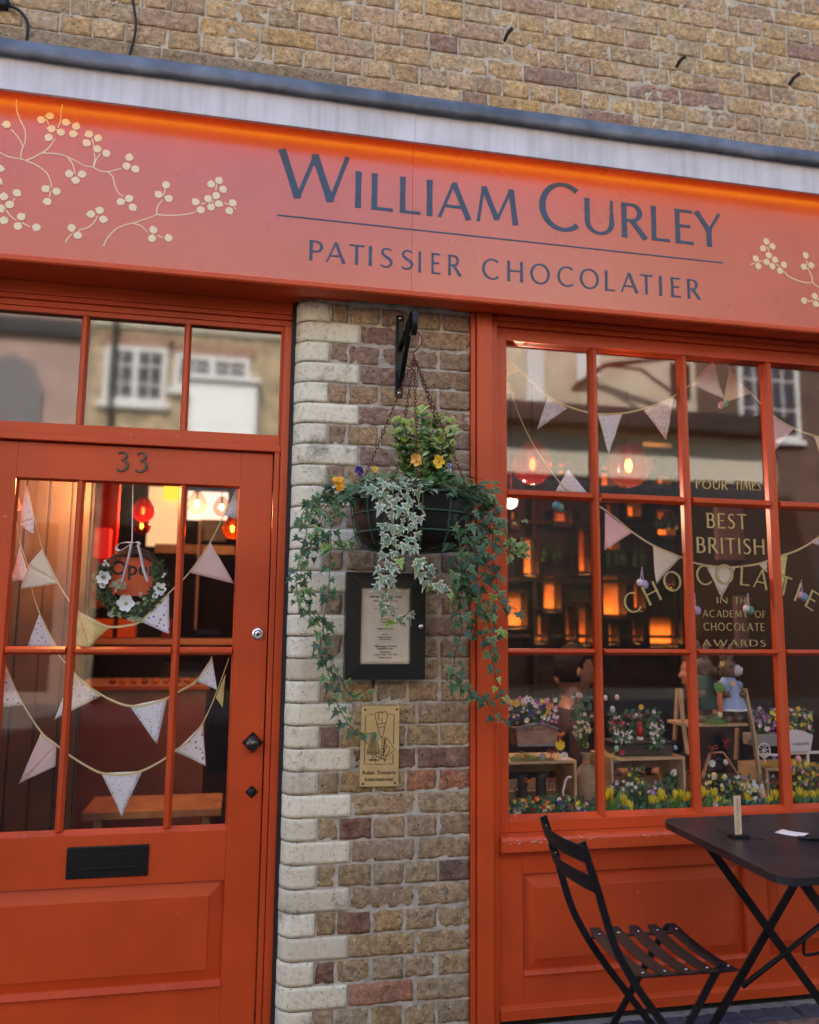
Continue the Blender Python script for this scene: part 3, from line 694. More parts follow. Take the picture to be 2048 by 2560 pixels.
for k, p in enumerate([[(-260, 330), (-130, 400), (0, 450), (60, 478), (140, 493), (180, 505)], [(115, 80), (115, 140), (135, 210), (165, 270), (178, 320), (172, 380), (150, 440), (145, 490)], [(78, 288), (120, 335), (145, 375), (158, 410)],
    [(180, 505), (230, 485), (290, 455), (350, 455), (430, 465), (480, 485), (540, 515), (600, 545), (650, 550)], [(290, 455), (340, 415), (385, 350)], [(470, 480), (505, 530), (523, 600)], [(650, 550), (660, 500), (656, 450)], [(652, 545), (672, 495), (700, 455)],
    [(650, 550), (690, 575), (745, 582), (800, 572), (845, 558)], [(750, 582), (785, 620), (800, 680), (825, 730), (858, 755)], [(180, 505), (250, 535), (320, 585), (350, 640), (360, 695)], [(352, 718), (345, 757)], [(435, 115), (425, 170), (422, 225), (403, 275)], [(322, 215), (340, 255)], [(640, 352), (652, 398)],
    [(720, 1100), (750, 1040), (810, 980), (880, 950), (930, 940), (1000, 915), (1060, 895), (1092, 878)], [(1092, 880), (1160, 886), (1260, 882), (1330, 872), (1362, 860)], [(1090, 876), (1095, 830), (1132, 775)], [(1140, 748), (1148, 704)], [(930, 943), (975, 955), (1005, 980), (1025, 1002)], [(1095, 1025), (1135, 1042)],
    [(456, 1075), (470, 1045), (505, 1010)], [(548, 988), (600, 975), (650, 940), (680, 888)], [(1500, 710), (1508, 670)], [(1398, 808), (1435, 798)], [(1558, 798), (1590, 812)], [(1470, 792), (1490, 785)], [(1628, 830), (1643, 842)],
    [(45, 850), (75, 890), (115, 922)], [(155, 938), (210, 965)], [(90, 785), (105, 765)]]): twig(f, ZS, p, k=k % 4)
for k, (x, y) in enumerate([(47, 255), (288, 222), (348, 196), (360, 285), (340, 345), (424, 309), (459, 240), (530, 268), (510, 320), (620, 322), (683, 350), (604, 384), (677, 425), (741, 457), (900, 484), (881, 543), (942, 564),
    (482, 598), (572, 600), (527, 643), (318, 703), (394, 720), (331, 791), (0, 562), (-12, 650), (118, 730), (28, 757), (68, 812), (8, 838), (148, 896), (29, 921), (125, 962), (254, 970), (840, 792), (898, 770), (924, 830), (634, 878), (695, 852), (719, 914), (499, 973), (541, 1026),
    (1156, 674), (1104, 742), (1175, 770), (1068, 988), (1058, 1047), (1173, 1044), (1469, 671), (1523, 645), (1552, 705), (1362, 794), (1397, 848), (1448, 770), (1504, 749), (1469, 829), (1522, 806), (1618, 800), (1595, 854)]): berry(f, ZS, x, y, 29, k % 3)
f.build('painted_branch', CREAM, sign)
f = MB()
for k, p in enumerate([[(935, 1095), (990, 1170), (1100, 1240), (1250, 1300), (1400, 1340), (1500, 1348), (1570, 1325)], [(1460, 1010), (1530, 1140), (1565, 1250), (1575, 1330), (1640, 1400), (1760, 1470), (1900, 1520)], [(1435, 830), (1450, 945)], [(545, 515), (565, 618)], [(340, 862), (428, 840)], [(155, 935), (245, 888)], [(725, 915), (830, 975)], [(1465, 1772), (1520, 1775), (1590, 1758)], [(1690, 1740), (1780, 1690)]]): twig(f, ZS2, p, 26, k % 4)
for k, (x, y) in enumerate([(515, 405), (650, 515), (438, 562), (565, 718), (270, 798), (325, 965), (518, 872), (708, 822), (645, 970), (913, 935), (826, 1075), (1415, 725), (1370, 982), (1540, 950), (1623, 1655), (1378, 1762), (1650, 1837), (1800, 1600), (1850, 1750), (1900, 1300)]): berry(f, ZS2, x, y, 69, k % 3)
f.build('painted_branch', mat('gold_leaf_paint', (.78, .62, .36), .4), sign)
# white board over the sign with the lip that hides the strip lamp, and the lead capping
f = MB(); f.box(XL, .5282, -.190, -.177, 3.038, 3.190); f.box(.5290, XR, -.190, -.177, 3.038, 3.190)
f.box(XL, XR, -.177, -.108, 3.092, 3.19)
f.build('cornice_board', WHITEB, sign, bevel=.0012)
f = MB(); f.box(XL+.02, XR-.02, -.1755, -.159, 3.0785, 3.0800)
f.build('strip_lamp', mat('warm_strip_lamp', (1, .45, .12), .5, emit=((1, .42, .025), 1.7)), sign)
f = MB(); f.box(XL+.01, XR-.01, -.1765, -.158, 3.0802, 3.0915); f.build('lamp_housing', RED, sign)
f = MB(); seg = 150; lead = []
for i in range(seg+1):
    x = XL+(XR-XL)*i/seg; wv = .0035*lump(x, 1, 3.1)+.0012*lump(x, 5, 17); wz = .006*lump(x, 9, 2.3)+.0015*lump(x, 4, 21)
    lead += [(x, .012, 3.300), (x, -.08, 3.252+wz*.3), (x, -.170+wv, 3.222+wz*.5), (x, -.200+wv, 3.211+wz*.6), (x, -.209+wv, 3.200+wz*.7), (x, -.211+wv*1.3, 3.173+wz), (x, -.213+wv*1.6, 3.149+wz*1.2), (x, -.206+wv, 3.147+wz*1.2), (x, -.194, 3.151+wz)]
f.add(lead, [(i*9+j, i*9+j+1, (i+1)*9+j+1, (i+1)*9+j) for i in range(seg) for j in range(8)])
f.build('lead_flashing', LEAD, sign, smooth=True)

# ------------------------------------------------------------------ things on the wall
# black cables over the lead at top left, metal pins in the wall
f = MB(); f.tube(crom([(-.484, -.006, 4.4), (-.478, -.007, 4.0), (-.490, -.008, 3.66), (-.484, -.008, 3.572), (-.470, -.008, 3.50), (-.468, -.009, 3.433), (-.480, -.009, 3.36), (-.487, -.010, 3.30)], 5), .0042, 8)
tag(f.build('cable', BLACKMATT, smooth=True), 'thin black cable hanging straight down the brick wall to the lead', 'cable')
f = MB(); f.tube(crom([(-1.0, -.02, 3.50), (-.93, -.02, 3.478), (-.90, -.02, 3.466), (-.855, -.02, 3.450), (-.826, -.02, 3.41), (-.822, -.02, 3.36), (-.826, -.02, 3.318), (-.83, -.03, 3.29)], 5), .0055, 8)
tag(f.build('cable', BLACKMATT, smooth=True), 'black cable looping from the junction box at the top left corner', 'cable')
f = MB(); f.tube(crom([(-1.3, -.01, 3.40), (-1.0, -.02, 3.35), (-.914, -.03, 3.325), (-.86, -.04, 3.305), (-.82, -.05, 3.292), (-.78, -.04, 3.288)], 5), .0048, 8)
tag(f.build('cable', BLACKMATT, smooth=True), 'black cable lying along the lead capping at top left', 'cable')
f = MB(); f.box(-.955, -.895, -.035, .0, 3.452, 3.500); f.box(-.9, -.885, -.028, -.006, 3.463, 3.478)
tag(f.build('junction_box', BLACKMATT, bevel=.004), 'small black box fixed to the bricks at the top left corner', 'junction box')
for i, (x, z, la) in enumerate(((.932, 3.655, 'rusty nail in the bricks nearest the middle, above the name'), (1.681, 3.658, 'second rusty nail, between the two others in the bricks'), (2.213, 3.661, 'rusty nail in the bricks close to the right edge'))):
    f = MB(); f.tube([(x-.004, .01, z-.012), (x, -.018, z+.004), (x+.010, -.040, z+.010)], [.0065, .0075, .008], 8); f.ball((x+.0105, -.041, z+.010), .009, .004, .009, 8, 6)
    tag(f.build('nail', mat('rusted_iron', (.05, .025, .015), .8), smooth=True), la, 'nail', 'nails left in the upper wall')

# menu case
mc = thing('menu_case', 'black framed menu case with aged paper on the brick pier', 'menu case', (.473, 0, 1.33))
x0, x1, z0, z1, t_ = .334, .613, 1.148, 1.512, .052; Y0, Y1 = -.050, -.001
f = MB()
def mitre(mb, pts): mb.add(pts, [(0, 1, 2, 3), (7, 6, 5, 4), (0, 4, 5, 1), (1, 5, 6, 2), (2, 6, 7, 3), (3, 7, 4, 0)])
O = [(x0, z0), (x1, z0), (x1, z1), (x0, z1)]; I = [(x0+t_, z0+t_), (x1-t_, z0+t_), (x1-t_, z1-t_), (x0+t_, z1-t_)]
for k in range(4):
    a, b = O[k], O[(k+1) % 4]; c_, d_ = I[(k+1) % 4], I[k]; g_ = .0006
    mx, mz = (a[0]+b[0]+c_[0]+d_[0])/4, (a[1]+b[1]+c_[1]+d_[1])/4
    q = [(mx+(p[0]-mx)*(1-g_*6), mz+(p[1]-mz)*(1-g_*6)) for p in (a, b, c_, d_)]
    mitre(f, [(q[0][0], Y0+.003, q[0][1]), (q[1][0], Y0+.003, q[1][1]), (q[2][0], Y0, q[2][1]), (q[3][0], Y0, q[3][1])]+[(p[0], Y1 if i < 2 else Y0+.014, p[1]) for i, p in enumerate(q)])
f.build('frame', mat('black_powder_coat', (.010, .011, .010), .32, nz=(6, .3), rvar=.06), mc, bevel=.0008)
f = MB(); f.box(x0+.004, x1-.004, Y0+.016, Y1, z0+.004, z1-.004); f.build('backboard', BLACK, mc)
f = MB(); nx, nz_ = 16, 22
px0, px1, pz0, pz1 = x0+t_+.0005, x1-t_-.0005, z0+t_-.001, z1-t_-.0005
vs_ = [(px0+(px1-px0)*i/nx, Y0+.0128+.0012*lump(i*.31, j*.23, 1), pz0+(pz1-pz0)*j/nz_) for i in range(nx+1) for j in range(nz_+1)]
f.add(vs_, [(i*(nz_+1)+j, (i+1)*(nz_+1)+j, (i+1)*(nz_+1)+j+1, i*(nz_+1)+j+1) for i in range(nx) for j in range(nz_)])
pap = f.build('menu_paper', PAPER, mc, smooth=True, thick=.0006)
INK = mat('brown_ink', (.06, .04, .03), .7); cxm = (px0+px1)/2
for z, s_, tx in ((1.426, .0085, 'BEST BRITISH CHOCOLATIER'), (1.414, .0052, 'Awarded by The Academy of Chocolate'), (1.396, .0052, 'Patisserie selection'), (1.388, .0046, 'Pastries freshly made each day in our kitchen'),
                  (1.378, .0048, 'Cakes'), (1.366, .0048, 'Afternoon tea'), (1.352, .0048, 'Ice cream parlour'), (1.340, .0048, 'Hot chocolate'), (1.318, .0056, 'Speciality teas and coffees'), (1.298, .0054, 'Gift boxes'), (1.289, .0050, 'Selection of chocolates'), (1.282, .0050, 'for every occasion'),
                  (1.258, .0064, 'Truffles . Gateaux . Chocolates'), (1.250, .0064, 'Handmade in London'), (1.239, .0062, 'Opening Hours'), (1.230, .0062, 'Tuesday - Sunday  10.30 - 18.00'), (1.220, .0062, 'Monday : Closed')):
    type_text(tx, s_, (cxm, Y0+.0108, z), INK, pap, bold=.00012)
f = MB(); f.box(px0-.002, px1+.002, Y0+.0080, Y0+.0095, pz0-.002, pz1+.002); f.build('glazing', glass_mat('case_glass', .035), mc)
f = MB(); f.lathe([(.0085, .0), (.0085, .002), (.006, .004), (.0045, .0035), (.003, .005), (.0001, .005)], (x1-.017, Y0+.002, 1.328), 20, axis='y'); f.build('lock', STEEL, mc, smooth=True)
f = MB(); f.tube(crom([(.437, -.012, 1.148), (.438, -.016, 1.13), (.434, -.018, 1.112), (.424, -.016, 1.100)], 4), .0042, 8); f.build('cable_tail', BLACKMATT, mc, smooth=True)

# brass plaque, its drawing traced in the plaque's own plane
pq = thing('brass_plaque', 'upright brass plaque engraved with a pastry cook and a cake stand', 'plaque', (.457, 0, .93))
ZP = ZM(880, 1750, 8.62); YQ = -.018
def pc(x, y): p = ZP(x, y, YQ); return (p.x, p.z)
f = MB(); f.prism([pc(165, 1875), pc(1000, 1858), pc(1028, 140), pc(215, 135)], lambda u, v, t: (u, t, v), YQ, YQ+.0165); plate = f.build('plate', BRASS, pq, bevel=.0009)
for x, y in ((285, 212), (968, 205), (237, 1808), (926, 1788)):
    f = MB(); a, b = pc(x, y); f.ball((a, YQ-.001, b), .0038, .0028, .0038, 12, 8); f.build('screw', BRONZE, pq, smooth=True)
f = MB(); kk = [0]
def eng(pts, w_=17, closed=False, sm=0):
    if closed: pts = list(pts)+[pts[0]]
    P = [pc(x, y) for x, y in pts]
    if sm: P = crom(P, sm)
    s_ = .00013*w_
    kk[0] = (kk[0]+1) % 6; ribbon(f, [(a, b, s_) for a, b in P], lambda a, b: (a, b), YQ, .00035+.00006*kk[0])
eng([(468, 318), (300, 318), (268, 1390), (438, 1386)]); eng([(798, 312), (912, 314), (895, 950)]); eng([(888, 1165), (880, 1382), (775, 1385)])
eng([(600, 760), (500, 350), (505, 290), (560, 262), (590, 268), (625, 252), (665, 268), (710, 252), (760, 290), (762, 350), (665, 765), (635, 790), (605, 775)], sm=4)
eng([(582, 440), (570, 380), (578, 300), (600, 268)], sm=3); eng([(650, 385), (645, 440), (650, 500)]); eng([(652, 315), (655, 285), (668, 268)])
eng([(550, 522), (640, 512), (722, 494)]); eng([(580, 595), (640, 586), (705, 572)])
def oval(cx, cy, rx, ry, w_=17): eng([(cx+rx*math.cos(6.283*i/14), cy+ry*math.sin(6.283*i/14)) for i in range(14)], w_, True)
for row, (n_, cy, cx0) in enumerate(((1, 728, 475), (2, 818, 442), (3, 906, 412), (4, 996, 380), (5, 1088, 350))):
    for i in range(n_): oval(cx0+i*58, cy, 20, 38)
eng([(325, 1140), (600, 1140), (600, 1165), (325, 1165)], closed=True); eng([(412, 1170), (445, 1210), (420, 1280)], sm=3); eng([(510, 1170), (485, 1210), (505, 1280)], sm=3)
eng([(370, 1285), (550, 1285), (550, 1305), (370, 1305)], closed=True)
eng([(540, 832), (705, 802), (665, 1220), (530, 1222)]); eng([(530, 1195), (530, 1245)])
for i in range(6): oval(660-i*5.5, 855+i*66, 15, 18, 13)
eng([(715, 830), (755, 825), (925, 1075), (735, 1225), (700, 1200), (675, 1190)]); eng([(745, 830), (722, 880), (740, 970), (812, 1060), (725, 1215)], sm=3); eng([(745, 985), (680, 1180)]); eng([(705, 850), (690, 1160)])
eng([(600, 1240), (570, 1325)]); eng([(600, 1240), (640, 1280)]); eng([(620, 1235), (655, 1282)]); eng([(508, 1330), (490, 1385), (725, 1385), (668, 1240)]); eng([(690, 1240), (712, 1315), (740, 1220)], sm=3)
f.build('engraving', ENGR, pq)
# slab lettering: built-in letter shapes, thickened
s_ = .0180
for tx, xa, xb, yb in (('Relais  Desserts', 230, 950, 1605), ('International', 280, 890, 1750)):
    a = pc(xa, yb); b = pc(xb, yb-10); o = type_text(tx, s_, (0, 0, 0), ENGR, pq, bold=.00035, align='LEFT')
    xs = [v.co.x for v in o.data.vertices]; k = (b[0]-a[0])/(max(xs)-min(xs)); sh = (b[1]-a[1])/(b[0]-a[0]); mn = min(xs)
    for v in o.data.vertices: x = (v.co.x-mn)*k; v.co = Vector((a[0]+x, YQ-.0005+v.co.y*.5, a[1]+v.co.z*.95+x*sh))

# iron bracket
br = thing('hanging_bracket', 'black wrought iron bracket with curled end at the top of the pier', 'bracket', (.517, 0, 2.3))
f = MB(); f.box(.502, .530, -.008, .0, 2.152, 2.462); f.build('wall_plate', BLACK, br, bevel=.0015)
for z in (2.450, 2.168):
    f = MB(); f.ball((.516, -.009, z), .0055, .003, .0055, 12, 6); f.build('screw', STEEL, br, smooth=True)
f = MB(); bx = .518
f.strap(crom([(bx, -.008, 2.445), (bx, -.022, 2.432), (bx, -.020, 2.36), (bx, -.014, 2.335), (bx, -.03, 2.332), (bx, -.10, 2.352), (bx, -.18, 2.374), (bx, -.225, 2.384), (bx, -.262, 2.378), (bx, -.278, 2.352), (bx, -.272, 2.318), (bx, -.250, 2.303), (bx, -.232, 2.312)], 5), (1, 0, 0), .018, .006)
f.build('arm', BLACK, br, bevel=.001)
f = MB(); f.strap(crom([(bx, -.008, 2.250), (bx, -.020, 2.244), (bx, -.022, 2.222), (bx, -.012, 2.196), (bx, -.020, 2.186), (bx, -.05, 2.215), (bx, -.14, 2.300), (bx, -.205, 2.362), (bx, -.218, 2.376)], 5), (1, 0, 0), .016, .006)
f.build('brace', BLACK, br, bevel=.001)

# ------------------------------------------------------------------ hanging basket
BX, BY, BZ, BR_ = .524, -.250, 1.742, .205        # rim centre and radius
hb_ = thing('hanging_basket', 'round green wire hanging basket with black liner on rusty chains', 'hanging basket', (BX, BY, BZ))
ZBOT = 1.578; prof = lambda t: BR_*(1-.04*t-.10*t*t-.06*t**6)
f = MB(); f.lathe([(prof(i/10)-.005-(.03 if i == 10 else 0), BZ-(BZ-ZBOT)*i/10) for i in range(11)]+[(.06, ZBOT-.003), (.001, ZBOT-.004)], (BX, BY, 0), 40)
f.build('liner', mat('black_liner', (.008, .008, .008), .5, spec=.25, nz=(9, .4), bump=(22, .5, .006)), hb_, smooth=True)
f = MB()
for i, t in enumerate((0, .36, .72)):
    rr = prof(t)+.001; z = BZ-(BZ-ZBOT)*t; f.tube([(BX+rr*math.cos(6.283*j/40), BY+rr*math.sin(6.283*j/40), z) for j in range(41)], .0032 if t else .0042, 6, cap=False)
for j in range(14):
    a = 6.283*(j+.35)/14; f.tube([(BX+(prof(t/8)+.0035)*math.cos(a), BY+(prof(t/8)+.0035)*math.sin(a), BZ-(BZ-ZBOT)*t/8) for t in range(9)]+[(BX+.07*math.cos(a), BY+.07*math.sin(a), ZBOT-.008)], .0022, 5)
f.build('wire_frame', mat('green_coated_wire', (.02, .07, .055), .4), hb_, smooth=True)
f = MB(); f.lathe([(BR_-.008, BZ-.015), (.12, BZ+.005), (.001, BZ+.012)], (BX, BY, 0), 28); f.build('soil', mat('dark_soil', (.03, .02, .014), .95, bump=(60, .8, .01)), hb_)
HK = Vector((.520, -.255, 2.222))
f = MB(); hp = [(HK.x+.002, HK.y, HK.z), (HK.x-.003, HK.y, HK.z+.014), (HK.x+.012, HK.y, HK.z+.030), (HK.x+.027, HK.y, HK.z+.055), (HK.x+.018, HK.y, HK.z+.083), (HK.x-.006, HK.y, HK.z+.088), (HK.x-.016, HK.y, HK.z+.072)]
f.tube(crom(hp, 5), .0028, 8); f.build('hook', RUST, hb_, smooth=True)
def chain(p, q, name):
    f = MB(); p, q = Vector(p), Vector(q); L_ = (q-p).length; n = int(L_/.0135); d_ = (q-p).normalized(); s = d_.cross(Vector((0, 1, 0))).normalized(); t = d_.cross(s)
    for i in range(n):
        c_ = p+(q-p)*((i+.5)/n); sag = 0; a = s if i % 2 else t; a = (a + (t if i % 2 else s)*random.uniform(-.3, .3)).normalized(); lk_ = []
        for j in range(11):
            an = 6.283*j/10; lk_.append(c_ + d_*math.cos(an)*.0088 + a*math.sin(an)*.0046)
        f.tube(lk_, .0014, 5, cap=False)
    f.build(name, RUST, hb_, smooth=True)
for a in (200, 262, 318, 20, 100): chain(HK, (BX+BR_*math.cos(R(a)), BY+BR_*math.sin(R(a)), BZ), 'chain')

# ---- foliage helpers
IVY = [(0, 0), (.30, -.12), (.52, -.02), (.30, .18), (.50, .42), (.20, .38), (0, 1.0), (-.20, .38), (-.50, .42), (-.30, .18), (-.52, -.02), (-.30, -.12)]
OVAL = [(0, 0), (.22, .18), (.30, .45), (.22, .75), (0, 1.0), (-.22, .75), (-.30, .45), (-.22, .18)]
def leaf(mb, p, dirv, nrm, size, shape, cin, cout, fold=.18, droop=.15):
    d_ = Vector(dirv).normalized(); n_ = Vector(nrm); n_ = (n_-d_*n_.dot(d_)); n_ = n_.normalized() if n_.length > 1e-4 else d_.orthogonal().normalized()
    s = d_.cross(n_).normalized(); c_ = Vector(p)
    vs_ = [c_+d_*size*.35-n_*size*.02]; cv = rnd(.14)
    shape = [(u*random.uniform(.85, 1.15)+cv*v*v, v*random.uniform(.92, 1.08)) for u, v in shape]
    inn = []; 
    for u, v in shape: inn.append(c_+d_*size*(.35+(v-.35)*.62)+s*size*u*.62+n_*size*(fold*.5*abs(u)-droop*.4*v*v))
    out = [c_+d_*size*v+s*size*u+n_*size*(fold*abs(u)-droop*v*v) for u, v in shape]
    k = len(shape); vs_ += inn+out
    fs = [(0, 1+i, 1+(i+1) % k) for i in range(k)]+[(1+i, 1+k+i, 1+k+(i+1) % k, 1+(i+1) % k) for i in range(k)]
    mb.add(vs_, fs, 0, [(*cin, 1)]*(k+1)+[(*cout, 1)]*k)
def jit(c_, a=.15):
    q = 1+random.uniform(-a, a); return tuple(max(0, x*q*(1+random.uniform(-a, a)*.4)) for x in c_)
IV_DARK = [((.030, .085, .030), (.07, .15, .05)), ((.022, .070, .034), (.045, .115, .045)), ((.05, .12, .04), (.20, .30, .12))]
IV_SILV = [((.13, .21, .11), (.74, .76, .58)), ((.20, .27, .16), (.80, .82, .66)), ((.09, .17, .09), (.66, .72, .52))]
IV_MIX = [((.06, .16, .05), (.38, .46, .14)), ((.035, .10, .04), (.10, .18, .07)), ((.045, .12, .05), (.25, .34, .15))]
IV_LIME = [((.16, .30, .04), (.50, .58, .16))]
def rnd(a): return random.uniform(-a, a)
def ivy(name_label, group, strands, pal, mats=True, dens=.019, size=.036, extra=None, loc=None):
    t = thing('ivy_plant', name_label, 'ivy', loc or (BX, BY, BZ), group)
    st, lf = MB(), MB()
    for pts in strands:
        path = crom([tuple(p) for p in pts], 8); st.tube([Vector(p)+Vector((rnd(.001), rnd(.001), rnd(.001))) for p in path], .0016, 5)
        acc = 0; side = 1; P = [Vector(p) for p in path]; tot = sum((P[i+1]-P[i]).length for i in range(len(P)-1)); run = 0
        for i in range(len(P)-1):
            L_ = (P[i+1]-P[i]).length; acc += L_; run += L_
            if acc > dens*random.uniform(.6, 1.5):
                acc = 0; side = -side; tip = run/tot; d_ = Vector((side*random.uniform(.3, 1), -random.uniform(.1, .6), random.uniform(-.75, .25)))
                pet = P[i]+d_.normalized()*random.uniform(.008, .022); st.tube([P[i], (P[i]+pet)/2+Vector((0, -.003, .002)), pet], .0008, 4)
                s = size*random.uniform(.62, 1.15)*(1-.35*max(0, tip-.7)); ci, co_ = random.choice(pal if tip < .72 or random.random() < .5 else IV_LIME+pal)
                ld_ = Vector((d_.x*.7+rnd(.3), -.25+rnd(.2), -.75+rnd(.45)))
                leaf(lf, pet, ld_, Vector((rnd(.5), -1, .75+rnd(.4))), s, IVY, jit(ci), jit(co_, .1), fold=rnd(.3)+.16, droop=rnd(.35)+.2)
    if extra: extra(lf, st)
    st.build('stem', STEM, t, smooth=True); lf.build('leaves', LEAFA, t, smooth=False, attr='lcol')
    return t
YFR, YSD = -.46, -.27
def A(pts, y0, y1=None):
    y1 = y0 if y1 is None else y1; n = max(1, len(pts)-1); return [ZA(x, y, y0+(y1-y0)*i/n) for i, (x, y) in enumerate(pts)]
def B(pts, y0, y1=None):
    y1 = y0 if y1 is None else y1; n = max(1, len(pts)-1); return [ZB(x, y, y0+(y1-y0)*i/n) for i, (x, y) in enumerate(pts)]
def rimleaves(a0, a1, n, pal, zj=.035, rj=.045, size=.036, sh=IVY):
    def fnx(lf, st):
        for _ in range(n):
            a = R(random.uniform(a0, a1)); rr = BR_+random.uniform(-.07, rj); p = Vector((BX+rr*math.cos(a), BY+rr*math.sin(a), BZ+random.uniform(-.02, zj)+max(0, (BR_-rr))*.3))
            d_ = Vector((math.cos(a)+rnd(.6), math.sin(a)+rnd(.5), -.15+rnd(.5))); ci, co_ = random.choice(pal)
            leaf(lf, p, d_, Vector((rnd(.4), -.5+rnd(.3), 1)), size*random.uniform(.6, 1.15), sh, jit(ci), jit(co_, .1), fold=.12+rnd(.1), droop=.2+rnd(.15))
    return fnx
GV = 'ivy plants in the hanging basket'
ivy('silvery white ivy trailing down the front of the basket to the menu', GV,
    [A([(690, 1190), (680, 1230), (700, 1350), (690, 1450), (700, 1560), (740, 1640), (690, 1740), (690, 1800)], YFR)+B([(690, 200), (700, 320), (740, 420), (800, 430), (845, 385)], YFR+.06, -.12),
     A([(760, 1200), (790, 1260), (800, 1350), (830, 1450), (850, 1560), (860, 1640)], YFR), A([(640, 1200), (660, 1290), (690, 1400), (720, 1500), (745, 1600), (760, 1680), (720, 1780)], YFR),
     A([(850, 1230), (880, 1300), (870, 1400), (880, 1480), (860, 1560), (890, 1680), (930, 1740)], YFR)+B([(980, 190), (1040, 230), (1110, 255)], YFR+.05, YFR+.1),
     A([(720, 1200), (740, 1280), (760, 1370), (770, 1470), (740, 1560)], YFR)], IV_SILV, dens=.0165, size=.037, extra=rimleaves(215, 275, 85, IV_SILV, rj=.02))
ivy('dark green ivy hanging thickly over the basket beside the window frame', GV,
    [A([(1150, 1230), (1110, 1420), (1130, 1600), (1160, 1760)], YFR+.03, YFR+.1)+B([(1180, 150), (1160, 330), (1190, 500), (1140, 700), (1170, 850), (1260, 920), (1340, 960), (1400, 1060), (1480, 1100)], -.32, -.06),
     A([(1250, 1230), (1310, 1400), (1330, 1600), (1340, 1800)], YSD)+B([(1290, 200), (1340, 350), (1400, 480), (1475, 560)], YSD, -.1),
     A([(1280, 1240), (1400, 1400), (1390, 1600), (1400, 1800)], YSD)+B([(1420, 180), (1440, 330), (1540, 370)], YSD, YSD+.05),
     A([(1230, 1250), (1240, 1450), (1220, 1650), (1230, 1850)], YSD-.06)+B([(1250, 250), (1360, 440), (1370, 600), (1400, 760), (1430, 900), (1475, 965)], YSD, -.08),
     A([(1240, 1260), (1280, 1500), (1300, 1700)], YSD-.03)+B([(1200, 120), (1190, 250), (1220, 400), (1290, 520), (1385, 590)], YSD, -.1),
     A([(1210, 1250), (1310, 1330), (1370, 1450), (1360, 1600), (1280, 1720)], YSD), A([(1290, 1250), (1350, 1350), (1300, 1500), (1330, 1650), (1400, 1750), (1380, 1850)], YSD-.04),
     A([(1200, 1260), (1260, 1380), (1210, 1500), (1270, 1640), (1200, 1760), (1130, 1830)], YFR+.06), A([(1260, 1240), (1340, 1290), (1420, 1420), (1440, 1560)], YSD)]
    , IV_DARK, dens=.0150, size=.039, extra=rimleaves(-78, 25, 150, IV_DARK, rj=.06, zj=.05))
ivy('ivy straggling down the cream bricks on the side next to the door', GV,
    [A([(480, 1260), (330, 1260), (250, 1330), (200, 1440), (170, 1560), (140, 1680), (110, 1800)], YSD)+B([(105, 180), (125, 330), (200, 420), (280, 470), (268, 560), (270, 680), (320, 800), (360, 950), (400, 1040), (450, 1130), (520, 1185), (615, 1185)], -.22, -.04),
     A([(470, 1270), (400, 1290), (300, 1380), (240, 1500), (200, 1640), (170, 1780), (150, 1900)], YSD)+B([(165, 330), (230, 420), (285, 465)], -.2, -.2),
     A([(480, 1280), (420, 1330), (350, 1450), (330, 1600), (325, 1750), (320, 1900)], YSD-.05)+B([(320, 270), (285, 465), (300, 640), (350, 740), (400, 830), (450, 930), (520, 930), (595, 865)], -.2, -.05),
     A([(470, 1250), (300, 1290), (200, 1340), (150, 1420), (125, 1520)], YSD), A([(480, 1300), (390, 1400), (290, 1430), (270, 1560), (330, 1620), (440, 1600), (500, 1560)], YSD-.05),
     A([(460, 1270), (330, 1330), (230, 1440), (250, 1560), (190, 1650), (120, 1740)], YSD)], IV_DARK[:2]+IV_MIX, dens=.0168, size=.035, extra=rimleaves(160, 232, 85, IV_DARK+IV_MIX[2:], rj=.07, zj=.05))
ivy('small ivy spray swinging out in front of the window pane', GV,
    [A([(1380, 1260), (1440, 1450), (1480, 1560), (1500, 1640), (1560, 1660)], YSD-.1), A([(1390, 1300), (1420, 1480), (1440, 1600), (1500, 1680), (1580, 1690)], YSD-.1)], IV_MIX, dens=.021, size=.026,
    extra=lambda lf, st: [leaf(lf, ZA(1550+rnd(65), 1650+rnd(38), YSD-.1+rnd(.02)), Vector((rnd(1), -.5, rnd(1))), Vector((0, -1, .6)), .022, OVAL, jit((.12, .2, .05)), jit((.45, .45, .16))) for _ in range(46)] and [leaf(lf, ZA(1500+rnd(110), 1450+rnd(50), YSD-.1), Vector((rnd(1), -.4, rnd(1))), Vector((0, -1, .5)), .018, OVAL, jit((.1, .2, .06)), jit((.3, .35, .15))) for _ in range(6)])
